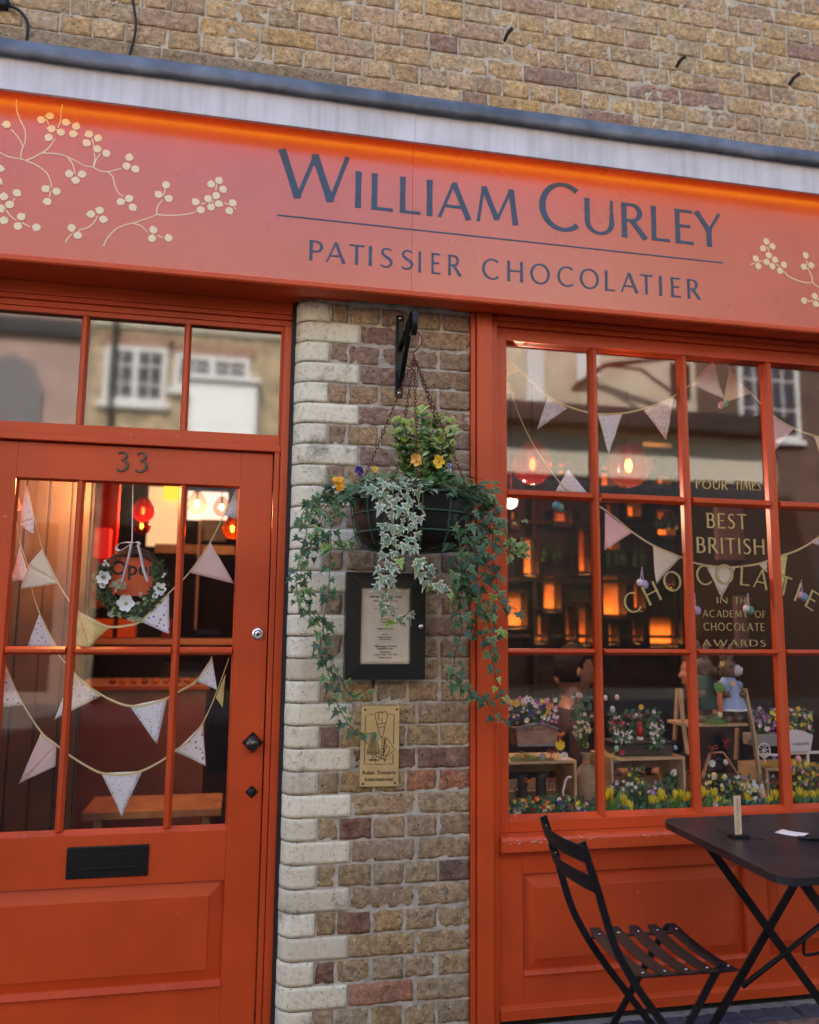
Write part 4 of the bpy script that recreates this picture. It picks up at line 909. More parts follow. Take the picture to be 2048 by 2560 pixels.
# evergreen shrub
sh = thing('evergreen_shrub', 'upright shrub with glossy yellow-edged leaves in the middle of the basket', 'shrub', (BX+.03, BY, BZ+.02), None)
st, lf = MB(), MB()
tops = [(800, 830), (740, 830), (900, 770), (930, 760), (1000, 800), (1040, 800), (1120, 830), (870, 900), (960, 860), (1080, 900), (1150, 890), (820, 960), (1040, 960), (900, 990), (770, 1000), (980, 960), (1120, 980), (760, 900), (850, 850)]
for k, (tx, ty) in enumerate(tops):
    yb = BY+rnd(.07)+.02; top = ZA(tx, ty, yb); base = Vector((BX+.045+rnd(.05), BY+rnd(.05), BZ)); mid = (top+base)/2+Vector((rnd(.015), rnd(.015), -.01)); path = [Vector(p) for p in crom([tuple(base), tuple(mid), tuple(top)], 6)]
    st.tube(path, .0016, 5); n = len(path)
    for i in range(3, n):
        for s in range(3):
            a = i*1.3+s*2.1+rnd(.4); tt = i/n; d_ = Vector((math.cos(a), math.sin(a)*.8-.15, .55+rnd(.3)+(.6 if i == n-1 else 0)))
            ci = jit((.045, .13, .025)) if tt < .85 else jit((.22, .36, .05)); co_ = jit((.16, .26, .05)) if tt < .85 else jit((.52, .55, .12))
            if random.random() < .2: ci = jit((.4, .48, .2)); 
            leaf(lf, path[i], d_, Vector((rnd(.3), -.7, .8)), .034*random.uniform(.7, 1.15), OVAL, ci, co_, fold=.25, droop=.15+rnd(.15))
st.build('stem', STEM, sh); lf.build('leaves', LEAFA, sh, attr='lcol')
# bedding plant leaves at the basket edge
bd = thing('bedding_plant', 'low small-leaved greenery filling the basket between ivy and shrub', 'plant', (BX, BY, BZ+.02))
lf = MB(); st = MB()
for _ in range(420):
    a = random.uniform(0, 6.28); rr = BR_*math.sqrt(random.random())*.98; p = Vector((BX+rr*math.cos(a), BY+rr*math.sin(a), BZ+.012+random.uniform(0, .045)))
    leaf(lf, p, Vector((rnd(1), -.5+rnd(.7), rnd(.6)+.2)), Vector((rnd(.4), -.6, 1)), random.uniform(.014, .028), OVAL, jit((.05, .14, .03)), jit((.12, .24, .07)), fold=.2)
for _ in range(60): a = random.uniform(0, 6.28); rr = BR_*random.random(); q = Vector((BX+rr*math.cos(a), BY+rr*math.sin(a), BZ)); st.tube([q, q+Vector((rnd(.02), rnd(.02), .05))], .001, 4)
st.build('stem', STEM, bd); lf.build('leaves', LEAFA, bd, attr='lcol')
def pansy(x, y, yy, s, col, la, col2=(.25, .10, .01), zm=ZA, grp='pansies in the hanging basket', droop=0.):
    p = zm(x, y, yy); t = thing('pansy', la, 'flower', tuple(p), grp); f = MB()
    for k, (an, sz) in enumerate(((90-28, 1.), (90+28, 1.), (0-8, .85), (180+8, .85), (270, 1.05))):
        d_ = Vector((math.cos(R(an)), -.12, math.sin(R(an)))); c_ = jit(col, .1)
        pet = [(0, 0), (.20, .2), (.46, .55), (.40, .88), (.12, 1.02), (-.1, .92), (-.40, .86), (-.46, .5), (-.20, .2)]
        leaf(f, p+Vector((0, -.002*k, 0)), d_, Vector((rnd(.6), -1, .2+rnd(.6))), s*sz*random.uniform(.85, 1.2), pet, jit(tuple(q*.75 for q in col), .12), c_, fold=.25+rnd(.3), droop=rnd(.45)+droop)
    f.build('petals', mat('petal', (1, 1, 1), .5, attr='lcol', spec=.3), t, attr='lcol', smooth=True)
    f = MB(); f.ball(p+Vector((0, -.012, -.002)), s*.13, .003, s*.12, 8, 6); f.build('eye', mat('flower_eye', col2, .6), t)
    f = MB(); f.tube(crom([tuple(p), (p.x+.004, p.y+.02, p.z-.02), (p.x, p.y+.03, p.z-.06)], 4), .0012, 5); f.build('stem', GREEN, t)
pansy(888, 1080, -.42, .021, (.90, .46, .10), 'crumpled apricot pansy below the shrub and the middle chain')
pansy(1036, 1085, -.42, .021, (.85, .50, .02), 'bright yellow pansy at the foot of the shrub on its window side')
pansy(387, 1225, -.33, .022, (.90, .42, .02), 'orange-yellow pansy in the ivy nearest the door')
pansy(622, 1135, -.36, .011, (.88, .58, .03), 'tiny yellow pansy behind the silvery ivy')
pansy(517, 1150, -.34, .018, (.05, .02, .20), 'deep violet pansy at the foot of the left-hand chain', (.3, .2, .02))
pansy(1105, 1110, -.36, .009, (.25, .25, .55), 'pale blue little pansy beside the shrub, by the pier edge', (.5, .4, .1))

# ------------------------------------------------------------------ across the street (seen as reflections in the glass)
YO = -9.5
def OP(px, py): p = PX(px, py, .2-YO); return p.x, p.z
STOCK = mat('far_stock_brick', (.50, .38, .23), .9, nz=(9, .55), bump=(30, .6, .01), streak=((3, 3, 14), (.26, .18, .11), .7)); GLZ = mat('far_window_glass', (.04, .035, .04), .1)
def sash(parent, x0, x1, z0, z1, cols=2, rows=3, fw=.07):
    f = MB(); f.box(x0, x1, YO, YO+.05, z0, z0+fw); f.box(x0, x1, YO, YO+.05, z1-fw, z1); f.box(x0, x0+fw, YO, YO+.05, z0+fw, z1-fw); f.box(x1-fw, x1, YO, YO+.05, z0+fw, z1-fw)
    f.box((x0+x1)/2-.04, (x0+x1)/2+.04, YO, YO+.055, z0+fw, z1-fw)
    for s0, s1 in ((x0+fw, (x0+x1)/2-.04), ((x0+x1)/2+.04, x1-fw)):
        for i in range(1, cols): x = s0+(s1-s0)*i/cols; f.box(x-.012, x+.012, YO, YO+.035, z0+fw, z1-fw)
        for j in range(1, rows): z = z0+(z1-z0)*j/rows; f.box(s0, s1, YO, YO+.034, z-.012, z+.012)
    w_ = f.build('window', WHITEP, parent); f = MB(); f.box(x0+.02, x1-.02, YO-.02, YO+.01, z0+.02, z1-.02); f.build('pane', GLZ, w_)
def house(label, x0, x1, h, m, wins, extra=None):
    t = thing('house', label, 'house', ((x0+x1)/2, YO-3, 0), 'houses across the street'); f = MB(); f.box(x0+.3, x1-.3, YO-.02, YO+.02, .3, 2.7); f.build('shop_window', GLZ, t)  # black street-level glazing added to keep low reflections dark
    f = MB(); f.box(x0, x1, YO-6, YO-.01, 0, h); f.box(x0-.0, x1+.0, YO-6, YO+.12, h, h+.18); f.build('wall', m, t)
    for w_ in wins:
        sash(t, *w_); f = MB(); f.box(w_[0]-.08, w_[1]+.08, YO-.005, YO+.09, w_[2]-.09, w_[2]-.002); f.build('sill', WHITEP, t); f = MB(); f.box(w_[0]-.1, w_[1]+.1, YO-.005, YO+.02, w_[3]+.002, w_[3]+.2); f.build('lintel', mat('rubbed_red_brick', (.36, .20, .13), .9, nz=(12, .4)), t)
    if extra: extra(t)
    return t
a = OP(620/2.331, 700+380/2.331); b = OP(960/2.331, 700+725/2.331); c_ = OP(1120/2.331, 700+440/2.331); d_ = OP(1450/2.331, 700+640/2.331)
wA = OP(1120/2.331, 700+600/2.331); wB = OP(1490/2.331, 700+880/2.331); xs0 = OP(515/2.331, 700+600/2.331)[0]
def exA(t):
    f = MB(); f.box(xs0-6, xs0-.05, YO-.01, YO+.1, OP(200/2.331, 700+320/2.331)[1], OP(200/2.331, 700+320/2.331)[1]+.25); f.tube([(xs0-1.45, YO+.15, 0), (xs0-1.45, YO+.15, 7)], .06, 8); f.build('drainpipe', BLACK, t)
    cx, cz = OP(60/2.331, 700+620/2.331); f = MB(); f.prism([(cx-.45, 2.2), (cx+.45, 2.2), (cx+.45, cz), (cx+.3, cz+.35), (cx, cz+.5), (cx-.3, cz+.35), (cx-.45, cz)], lambda u, v, q: (u, q, v), YO-.01, YO+.05); f.build('arched_window', mat('lead_grey_glass', (.16, .14, .14), .2), t)
def exB(t):
    f = MB(); f.box(xs0+.02, 2.39, YO-.005, YO+.05, 5.75, 5.86); f.build('string_course', mat('pale_stone', (.50, .44, .34), .8), t)
    f = MB(); f.tube([(xs0+.35, YO+.07, 0), (xs0+.35, YO+.07, 6.8)], .05, 8); f.tube([(.9, YO+.07, 2.8), (.9, YO+.07, 6.8)], .045, 8); f.build('drainpipe', BLACK, t)
    f = MB(); f.box(wA[0], wB[0], YO-.01, YO+.22, 2.9, wA[1])
    f.box(wA[0]-.05, wB[0]+.05, YO, YO+.30, wA[1]+.002, wA[1]+.07); f.box(wA[0]-.4, wB[0]+.1, YO, YO+.12, wA[1]+1.05, wA[1]+1.2); f.build('white_boarding', mat('fresh_white_paint', (.88, .87, .84), .5), t)
    f = MB(); f.box(wB[0]+.5, wB[0]+1.9, YO-.01, YO+.03, 0, 2.6); f.build('door', mat('mauve_door', (.32, .25, .27), .5), t)
def exC(t):
    f = MB(); f.box(3.0, 9.0, YO, YO+.55, 4.55, 4.85); f.build('canopy', DARKW, t)
    f = MB(); f.box(3.0, 9.0, YO, YO+.12, 3.75, 4.54); f.build('shop_fascia', mat('cream_fascia', (.62, .54, .42), .6), t)
    f = MB(); f.box(3.2, 8.8, YO, YO+.05, .6, 3.7); f.build('shop_window', GLZ, t)
    f = MB(); f.box(4.45, 4.75, YO, YO+.08, 4.87, 7.3); f.box(5.34, 5.75, YO, YO+.08, 5.4, 7.3); f.build('window_frame', WHITEP, t)
    f = MB(); z = 5.62; f.tube([(5.3, YO, z-.35), (5.75, YO+.3, z), (7.3, YO+.9, z+.12)], .045, 8); f.tube([(5.75, YO+.3, z), (6.3, YO+.5, z-.1), (6.7, YO+.7, z-.5)], .03, 8); f.box(6.75, 7.1, YO+.6, YO+.66, z-.6, z); f.build('sign_bracket', BLACK, t)
house('rose rendered house across the street with an arched window, reflected beside the door', -15, xs0, 7.6, mat('rose_render', (.40, .27, .22), .85, nz=(2, .2)), [(-6.4, -5.2, 5.0, 6.3), (-9, -7.8, 5.0, 6.3)], exA)
house('brick house across the street with white casements and white boarding, reflected over the door', xs0+.01, 2.4, 6.9, STOCK, [(a[0], b[0], b[1], a[1]), (c_[0]-.25, d_[0], d_[1]-.05, c_[1])], exB)
house('sandy house across the street with iron sign bracket and dark canopy, reflected in the window', 2.41, 7.6, 7.4, mat('sandy_render', (.60, .50, .37), .9, nz=(3, .2), bump=(20, .4, .01)), [], exC)
house('tall dark brown house across the street at the right', 7.61, 22, 13, mat('shade_dark_brick', (.11, .07, .05), .9, nz=(3, .3)), [(8.4, 9.6, 4.6, 6.2), (11, 12.2, 4.6, 6.2), (8.4, 9.6, 7.8, 9.4), (11, 12.2, 7.8, 9.4)])  # dark brown wall colour stands in for shade on this house
f = MB(); f.box(-18, 22, YO+.02, YO+1.6, -.02, .10); tag(f.build('far_pavement', mat('far_flagstones', (.24, .22, .20), .85, nz=(3, .2))), kind='structure')

# ------------------------------------------------------------------ inside the shop
f = MB(); f.box(-1.11, 3.04, .16, 4.6, .02, .04); f.build('floor', mat('dark_floorboards', (.16, .09, .05), .4, nz=(4, .3)), shop)
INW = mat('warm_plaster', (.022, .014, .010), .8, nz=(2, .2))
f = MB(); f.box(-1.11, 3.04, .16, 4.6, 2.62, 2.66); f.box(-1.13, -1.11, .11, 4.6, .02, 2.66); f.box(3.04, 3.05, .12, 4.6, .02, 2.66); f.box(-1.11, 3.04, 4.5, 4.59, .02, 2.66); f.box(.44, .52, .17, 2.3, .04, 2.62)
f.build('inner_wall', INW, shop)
px_ = ZD(525, 500, .78).x
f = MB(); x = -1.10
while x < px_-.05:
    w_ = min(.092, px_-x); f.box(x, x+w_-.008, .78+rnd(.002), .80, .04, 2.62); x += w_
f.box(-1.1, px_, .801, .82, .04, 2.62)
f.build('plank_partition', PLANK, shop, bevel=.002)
# counter and what stands at the back, behind the door
def zq(Z, x0, x1, y0, y1, Y): a = Z(x0, y1, Y); b = Z(x1, y0, Y); return min(a.x, b.x), max(a.x, b.x), a.z, b.z
ct = thing('counter', 'mauve stone shop counter with a row of cakes along its pale top', 'counter', (-.5, 2.4, .04))
x0, x1, z0, z1 = zq(ZE, 430, 1205, 215, 800, 2.3)
f = MB(); f.box(x0, x1, 2.3, 2.85, .12, z1-.03); f.build('front_panel', mat('mauve_stone', (.36, .22, .17), .35, nz=(2.2, .35), col2=None), ct, bevel=.003)
f = MB(); f.box(x0-.05, x1+.02, 2.27, 2.9, z1-.028, z1); f.build('worktop', mat('pale_worktop', (.55, .42, .30), .35), ct, bevel=.003)
f = MB(); f.box(x0+.1, x1, 2.42, 2.428, z1+.001, z1+.13); f.box(x0+.1, x1, 2.33, 2.60, z1+.131, z1+.140); f.build('glass_screen', GLASS, ct)
for i in range(9):
    x = x0+.17+i*.062; f = MB(); f.ball((x, 2.36+rnd(.02), z1+.018), .022, .02, .017, 10, 6); tag(f.build('cake', mat('glazed_cake', [(.30, .10, .03), (.42, .20, .07), (.28, .04, .03)][i % 3], .3)) if i % 3 == 0 else f.build('cake', mat('sponge_cake', (.48, .24, .08), .6)), 'small round glazed cake in the row on the counter top', 'cake', 'cakes on the counter')
wb = thing('bench', 'low pale wooden bench inside the door', 'bench', (-.4, 1.35, .04))
x0, x1, z0, z1 = zq(ZE, 470, 1290, 935, 1015, 1.25)
f = MB(); f.box(x0, x1, 1.25, 1.6, z1-.035, z1); f.build('seat', WOOD, wb, bevel=.003)
for x in (x0+.05, x1-.09):
    for y in (1.28, 1.53): f = MB(); f.box(x, x+.04, y, y+.04, .04, z1-.036); f.build('leg', WOOD, wb, bevel=.002)
def panel(name, label, cat, Z, x0, x1, y0, y1, Y, m, dep=.04, bevel=.003):
    a = zq(Z, x0, x1, y0, y1, Y); f = MB(); f.box(a[0], a[1], Y, Y+dep, a[2], a[3]); return tag(f.build(name, m, bevel=bevel), label, cat)
panel('light_box', 'cream glowing light box on the back wall above the counter', 'light box', ZD, 850, 1045, 160, 500, 3.9, mat('cream_light_box', (.7, .6, .4), .5, emit=((1, .60, .30), .20)))
panel('light_box', 'narrow yellow light box high up beside the lamps', 'light box', ZD, 950, 1045, 150, 230, 3.8, mat('yellow_light_box', (.8, .6, .1), .5, emit=((1, .60, .05), .3)))
panel('light_box', 'pink-white glowing panel behind the lamps in the right-hand door panes', 'light box', ZD, 1090, 1330, 190, 345, 3.9, mat('pink_light_box', (.7, .5, .4), .5, emit=((1, .60, .45), .4)))
panel('cabinet_door', 'grey-green cupboard door on the back wall', 'cupboard', ZD, 1170, 1320, 350, 470, 3.85, mat('sage_paint', (.20, .22, .20), .5))
panel('post_box', 'small red box on the wall beside the wreath', 'box', ZD, 542, 640, 395, 565, 1.6, mat('self_lit_red', (.55, .02, .015), .4, emit=((1, .03, .02), .12)), .1)  # faint red glow put into the box's own material
panel('partition', 'tall orange wooden partition lit from above behind the wreath', 'partition', ZD, 520, 700, 130, 860, 1.9, ORANGEW)
panel('upright_post', 'grey post beyond the checked pennant', 'post', ZD, 1130, 1175, 350, 990, 3.2, mat('grey_post', (.22, .20, .18), .6), .06)
panel('shelf_board', 'pale shelf running across behind the door panes', 'shelf', ZD, 900, 1370, 500, 540, 3.6, WOOD, .3)
panel('shelf_board', 'thin pale ledge at the bottom of the upper door panes', 'shelf', ZD, 520, 1360, 1045, 1075, 2.9, mat('pale_ledge', (.50, .40, .30), .5), .2)
for i, x in enumerate((545, 680, 940)):
    panel('picture_frame', ('amber-fronted box left of the two on the ledge behind the wreath', 'amber-fronted box in the middle of the ledge behind the wreath', 'dark red box at the right end of the ledge behind the wreath')[i], 'box', ZD, x, x+(110 if i < 2 else 60), 925, 1035, 2.9, (ORANGEW, ORANGEW, mat('maroon', (.2, .03, .02), .4))[i], .1)
# pendant lamps
def lamp(p, r_, label, glass, em, cord=.5, light=0, lcol=(1, .55, .25)):
    t = thing('pendant_lamp', label, 'lamp', tuple(p), 'glass pendant lamps inside the shop'); p = Vector(p)
    f = MB(); f.ball(p, r_*.15, r_*.15, r_*.30, 12, 8); f.build('bulb', em, t, smooth=True)
    f = MB(); f.lathe([(r_*.28, r_*1.25), (r_*.55, r_*.95), (r_*.95, r_*.25), (r_, -.1*r_), (r_*.85, -.6*r_), (r_*.5, -.95*r_), (r_*.1, -1.08*r_)], p, 24); f.build('glass_shade', glass, t, smooth=True, thick=.002)
    f = MB(); f.tube([p+Vector((0, 0, r_*.3)), p+Vector((0, 0, r_*1.3))], r_*.13, 8); f.tube([p+Vector((0, 0, r_*1.3)), p+Vector((0, 0, cord))], .003, 5); f.build('cord', BLACK, t)
    if light:
        l = bpy.data.lights.new('lamp_light', 'POINT'); l.energy = light; l.color = lcol; l.shadow_soft_size = .012; o = bpy.data.objects.new('lamp_light', l); C.objects.link(o); o.location = p-Vector((0, 0, r_*.4)); o.parent = t; o.matrix_parent_inverse = Matrix.Translation(-wloc(t))
def tglass(name, col):
    M = glass_mat(name, .04, col); t = M.node_tree; o = t.nodes['Material Output']; s = o.inputs['Surface'].links[0].from_socket
    tl = t.nodes.new('ShaderNodeBsdfTranslucent'); tl.inputs[0].default_value = (*col, 1); x = t.nodes.new('ShaderNodeMixShader'); x.inputs[0].default_value = .004
    t.links.new(s, x.inputs[1]); t.links.new(tl.outputs[0], x.inputs[2]); t.links.new(x.outputs[0], o.inputs['Surface']); return M
RG, AG, CG = tglass('red_lamp_glass', (.80, .07, .04)), tglass('amber_lamp_glass', (.85, .28, .09)), tglass('clear_lamp_glass', (.9, .85, .8))
EM = mat('lit_bulb', (1, .7, .4), .5, emit=((1, .62, .30), 45))
ceil_ = 2.6
for x, y, Y, r_, g, la, li in ((303, 1060, 1.0, .100, RG, 'red glass pendant lamp at the left of the window', 3), (1100, 1075, 1.15, .112, AG, 'amber glass pendant lamp glowing in the second column of window panes', 3)):
    p = ZW(x, y, Y); lamp(p, r_, la, g, EM, ceil_-p.z, li)
p = ZV(80, 50, 1.1); lamp(p, .034, 'small clear pendant lamp just below the upper glazing bar of the window', CG, EM, ceil_-p.z, 15, (1, .80, .58))
for x, y, Y, r_, g, la, li in ((835, 295, 1.9, .062, RG, 'red pendant lamp above the wreath, uppermost of two', 4), (826, 385, 2.1, .050, AG, 'amber pendant lamp lower of the two above the wreath', 0), (1148, 255, 2.4, .062, CG, 'pale pendant lamp in the right door pane, left of the pair', 5), (1292, 275, 2.6, .055, CG, 'pale pendant lamp in the right door pane, right of the pair', 0), (1355, 400, 1.5, .052, AG, 'amber pendant lamp low at the edge of the door glass', 3)):
    p = ZD(x, y, Y); lamp(p, r_, la, g, EM, ceil_-p.z, li)
l = bpy.data.lights.new('ceiling_lamp_light', 'POINT'); l.energy = 7; l.color = (1, .42, .12); l.shadow_soft_size = .06
cl = thing('ceiling_lamp', 'ceiling lamp washing the planks inside the door with orange light', 'lamp', (-.72, .50, 1.98)); f = MB(); f.lathe([(.055, .09), (.055, .03), (.02, .0)], (-.72, .50, 1.915), 16); f.build('lamp_body', BLACK, cl)
o = bpy.data.objects.new('ceiling_lamp_light', l); C.objects.link(o); o.location = (-.72, .50, 1.90); o.parent = cl; o.matrix_parent_inverse = Matrix.Translation(-wloc(cl))
# wall of lit niches behind the window
cb = thing('display_cabinet', 'dark cabinet with amber-lit open niches along the back of the shop', 'cabinet', (1.9, 2.6, .04))
f = MB(); YC = 2.45; f.box(.53, 3.03, YC+.17, YC+.22, .04, 2.55)
for x in (.54, .95, 1.42, 1.93, 2.4, 2.98): f.box(x, x+.03, YC+.02, YC+.168, .04, 2.55)
for z in (.5, .9, 1.24, 1.62, 2.02, 2.4): f.box(.53, 3.03, YC-.01, YC+.018, z, z+.025)
f.build('frame', DARKW, cb, bevel=.003)
NICHE = mat('amber_niche_lining', (.75, .30, .08), .55); LB = mat('niche_lamp', (1, .5, .2), .5, emit=((1, .40, .09), 10))
def niche(Z, x0, x1, y0, y1, Y=YC-.05):
    a = zq(Z, x0, x1, y0, y1, Y); f = MB(); X0, X1, Z0, Z1 = a; d_ = .14
    f.box(X0, X1, Y+d_-.01, Y+d_, Z0, Z1); f.box(X0, X0+.008, Y, Y+d_-.0105, Z0, Z1); f.box(X1-.008, X1, Y, Y+d_-.0105, Z0, Z1); f.box(X0+.0085, X1-.0085, Y, Y+d_-.0105, Z0, Z0+.008); f.box(X0+.0085, X1-.0085, Y, Y+d_-.0105, Z1-.008, Z1)
    f.box(X0+.0085, X1-.0085, Y, Y+.006, Z0+.0085, Z0+.03)
    NB = MB(); NB.box(X0+.009, X1-.009, Y+d_-.014, Y+d_-.011, Z0+.009, Z1-.009); n = f.build('niche', DARKW, cb); NB.build('amber_back', NICHE, n); f = MB(); f.box(X0+.02, X1-.02, Y+.03, Y+.05, Z0+.009, Z0+.018); f.build('niche_lamp', LB, n)
for q in ((305, 410, 95, 185), (145, 232, 240, 455), (440, 512, 190, 445), (252, 352, 440, 645), (572, 700, 440, 675), (62, 172, 530, 735), (203, 277, 620, 815), (440, 520, 585, 825), (820, 1000, 665, 830), (1100, 1190, 700, 830), (1075, 1180, 75, 335), (590, 660, 50, 330), (905, 960, 440, 520), (80, 130, 90, 200), (370, 430, 600, 810), (735, 800, 470, 640), (860, 960, 90, 250), (700, 780, 60, 150), (1075, 1130, 400, 560), (600, 660, 700, 820), (730, 790, 690, 815)): niche(ZV, *q)
for q in ((1055, 1180, 430, 680), (780, 945, 600, 655), (860, 940, 790, 850), (560, 640, 720, 860), (330, 400, 700, 800), (1120, 1200, 740, 850), (800, 850, 690, 770)): niche(ZU, *q)
for i, q in enumerate(((1190, 1450, 85, 360), (1295, 1455, 555, 835))):  # panels added inside to stand in for pinkish reflections on the glass
    panel('reflection', ('mauve screen stand-in hanging behind the word BEST', 'mauve screen stand-in behind the words OF and CHOCOLATE')[i], 'reflection', ZV, *q, 1.7, mat('mauve_panel', (.17, .13, .14), .7))
panel('reflection', 'tall mauve screen stand-in at the right edge of the window', 'reflection', ZV, 1590, 2100, -700, 1000, 1.5, mat('mauve_panel', (.17, .13, .14), .7))
for i in range(26):    # bottles on the shelf
    x, y = random.choice([(random.uniform(590, 820), 395), (random.uniform(250, 430), 370), (random.uniform(860, 1000), 200)]); p = ZV(x, y, 2.38)
    t = MB(); hh = random.uniform(.09, .14); t.lathe([(.018, 0), (.018, hh*.6), (.007, hh*.75), (.007, hh)], p, 10, cap=True); tag(t.build('bottle', mat(random.choice(['bottle_green', 'bottle_brown']), random.choice([(.02, .05, .02), (.12, .04, .01)]), .15), smooth=True), 'dark bottle on the shelf of the amber-lit cabinet', 'bottle', 'bottles in the cabinet')

# ------------------------------------------------------------------ bunting
def cotton(name, base, dot, scale, thr=.28, grid=False):
    if name in MATS: return MATS[name]
    M = mat(name, base, .9, bump=(400, .2, .0004)); t = M.node_tree; N = t.nodes; L = t.links; b = N['Principled BSDF']; b.inputs['Specular IOR Level'].default_value = .1
    co = N.new('ShaderNodeTexCoord').outputs['Object']
    if grid: v = N.new('ShaderNodeTexChecker'); v.inputs['Scale'].default_value = scale; L.new(co, v.inputs[0]); fac = v.outputs['Fac']
    else:
        v = N.new('ShaderNodeTexVoronoi'); v.inputs['Scale'].default_value = scale; L.new(co, v.inputs['Vector']); lt = N.new('ShaderNodeMath'); lt.operation = 'LESS_THAN'; lt.inputs[1].default_value = thr; L.new(v.outputs['Distance'], lt.inputs[0]); fac = lt.outputs[0]
    mx = N.new('ShaderNodeMix'); mx.data_type = 'RGBA'; L.new(fac, mx.inputs[0]); mx.inputs[6].default_value = (*base, 1); mx.inputs[7].default_value = (*dot, 1)
    if not grid:
        hs = N.new('ShaderNodeMix'); hs.data_type = 'RGBA'; hs.inputs[0].default_value = .25; hs.inputs[6].default_value = (*dot, 1); L.new(v.outputs['Color'], hs.inputs[7]); L.new(hs.outputs[2], mx.inputs[7])
    L.new(mx.outputs[2], b.inputs['Base Color'])
    tl = N.new('ShaderNodeBsdfTranslucent'); L.new(mx.outputs[2], tl.inputs[0]); ms = N.new('ShaderNodeMixShader'); ms.inputs[0].default_value = .15; o = N['Material Output']
    L.new(b.outputs[0], ms.inputs[1]); L.new(tl.outputs[0], ms.inputs[2]); L.new(ms.outputs[0], o.inputs[0]); return M
F1 = cotton('white_cotton_small_flowers', (.84, .91, .98), (.45, .42, .42), 95, .22); F2 = cotton('white_cotton_dots', (.84, .91, .98), (.10, .12, .14), 62, .22); F3 = cotton('pink_gingham', (.88, .78, .74), (.74, .54, .50), 210, grid=True)
F4 = cotton('yellow_cotton', (.72, .66, .25), (.85, .83, .62), 80, .33); F5 = cotton('pink_cotton', (.90, .68, .72), (.90, .76, .78), 200, .3); F6 = cotton('cream_linen', (.84, .84, .70), (.80, .74, .58), 300, .4); F7 = cotton('blue_sprig_cotton', (.72, .78, .84), (.35, .45, .60), 90, .3)
TAPE = mat('yellow_tape', (.66, .58, .30), .8)
def bunting(label, Z, cord, flags, Y):
    P = [Z(x, y, Y) for x, y in cord] if callable(Z) else None
    t = thing('bunting', label, 'bunting', tuple(P[0]), 'strings of bunting'); f = MB(); f.strap([Vector(p) for p in crom([tuple(p) for p in P], 6)], (0, .15, 1), .0075, .002); f.build('tape', TAPE, t)
    for pts, m_, *zz in flags:
        z_ = zz[0] if zz else Z; q = [z_(x, y, Y+.002) for x, y in pts]; a, b, c_ = q[0], q[1], q[2]; n = 9; f = MB(); idx = {}; vs_ = []; sd = random.random()*20
        for i in range(n+1):
            for j in range(n+1-i):
                u, v = i/n, j/n; p = a*(1-u-v)+b*u+c_*v; p = p+Vector((0, .006*math.sin((u-v)*5+sd)*v+.008*v*v*math.sin(sd*3)+.004*math.sin(u*7+sd)*v, 0))
                idx[(i, j)] = len(vs_); vs_.append(p)
        fs = []
        for i in range(n):
            for j in range(n-i):
                fs.append((idx[(i, j)], idx[(i+1, j)], idx[(i, j+1)]))
                if i+j < n-1: fs.append((idx[(i+1, j)], idx[(i+1, j+1)], idx[(i, j+1)]))
        f.add(vs_, fs); f.build('pennant', m_, t, smooth=True, thick=.0009)
    return t
YB = .165
bunting('bunting falling steeply in the left door pane and rising past the wreath', ZD, [(150, 110), (165, 180), (200, 330), (245, 510), (300, 650), (390, 800), (450, 880), (530, 935), (640, 972), (740, 965), (820, 940), (900, 860), (1005, 755), (1100, 660), (1225, 480), (1300, 330), (1385, 160)],
    [([(157, 140), (198, 345), (105, 375)], F1), ([(198, 345), (195, 432), (105, 375)], F1), ([(245, 515), (345, 720), (165, 610)], F6), ([(345, 720), (118, 752), (165, 610)], F6), ([(450, 880), (642, 975), (515, 1090)], F4), ([(450, 880), (515, 1090), (435, 1090)], F4), ([(818, 942), (985, 780), (988, 1015)], F2), ([(1100, 655), (1228, 482), (1366, 722)], F3), ([(1305, 320), (1388, 160), (1388, 350)], F7)], YB)
bunting('bunting swagged lowest across the bottom door panes, with a pink checked pennant', ZE, [(90, -830), (95, -600), (120, -560), (160, -400), (190, -240), (230, -120), (330, 70), (30, 95)][:0] or [(-60, -60), (0, 40), (30, 95), (60, 170), (130, 320), (240, 490), (330, 565), (400, 622), (500, 685), (590, 728), (710, 738), (830, 715), (950, 652), (1020, 600), (1100, 540), (1180, 440), (1250, 290), (1335, 60)],
    [([(33, 110), (133, 332), (6, 348)], F2), ([(240, 492), (330, 572), (108, 792)], F3), ([(330, 572), (322, 690), (108, 792)], F3), ([(590, 730), (830, 717), (710, 980)], F1), ([(1020, 605), (1182, 442), (1200, 684)], cotton('white_cotton_berries', (.88, .88, .88), (.62, .20, .25), 48, .24)), ([(1258, 290), (1315, 150), (1298, 348)], F4)], YB+.012)
bunting('bunting string near the hinge side of the door with three sprigged pennants', ZD, [(88, 250), (95, 340), (110, 460), (160, 615), (190, 770), (230, 890), (275, 990), (330, 1090), (345, 1120)],
    [([(100, 180), (132, 290), (94, 305)], F3), ([(116, 500), (176, 700), (62, 706)], F1), ([(230, 888), (328, 1090), (160, 1092)], F7)], YB+.024)
bunting('bunting string swagged across the top of the lower door panes with a small-flowered pennant', ZE, [(340, 40), (430, 142), (500, 212), (590, 272), (670, 312), (755, 338), (860, 330), (975, 292), (1050, 250), (1140, 196), (1200, 120), (1235, 50)],
    [([(430, 142), (588, 280), (310, 422)], cotton('peach_flower_cotton', (.88, .88, .86), (.60, .45, .40), 110, .3)), ([(755, 338), (975, 292), (915, 565)], F1), ([(1142, 196), (1236, 52), (1266, 242)], F1)], YB)
YW = .20
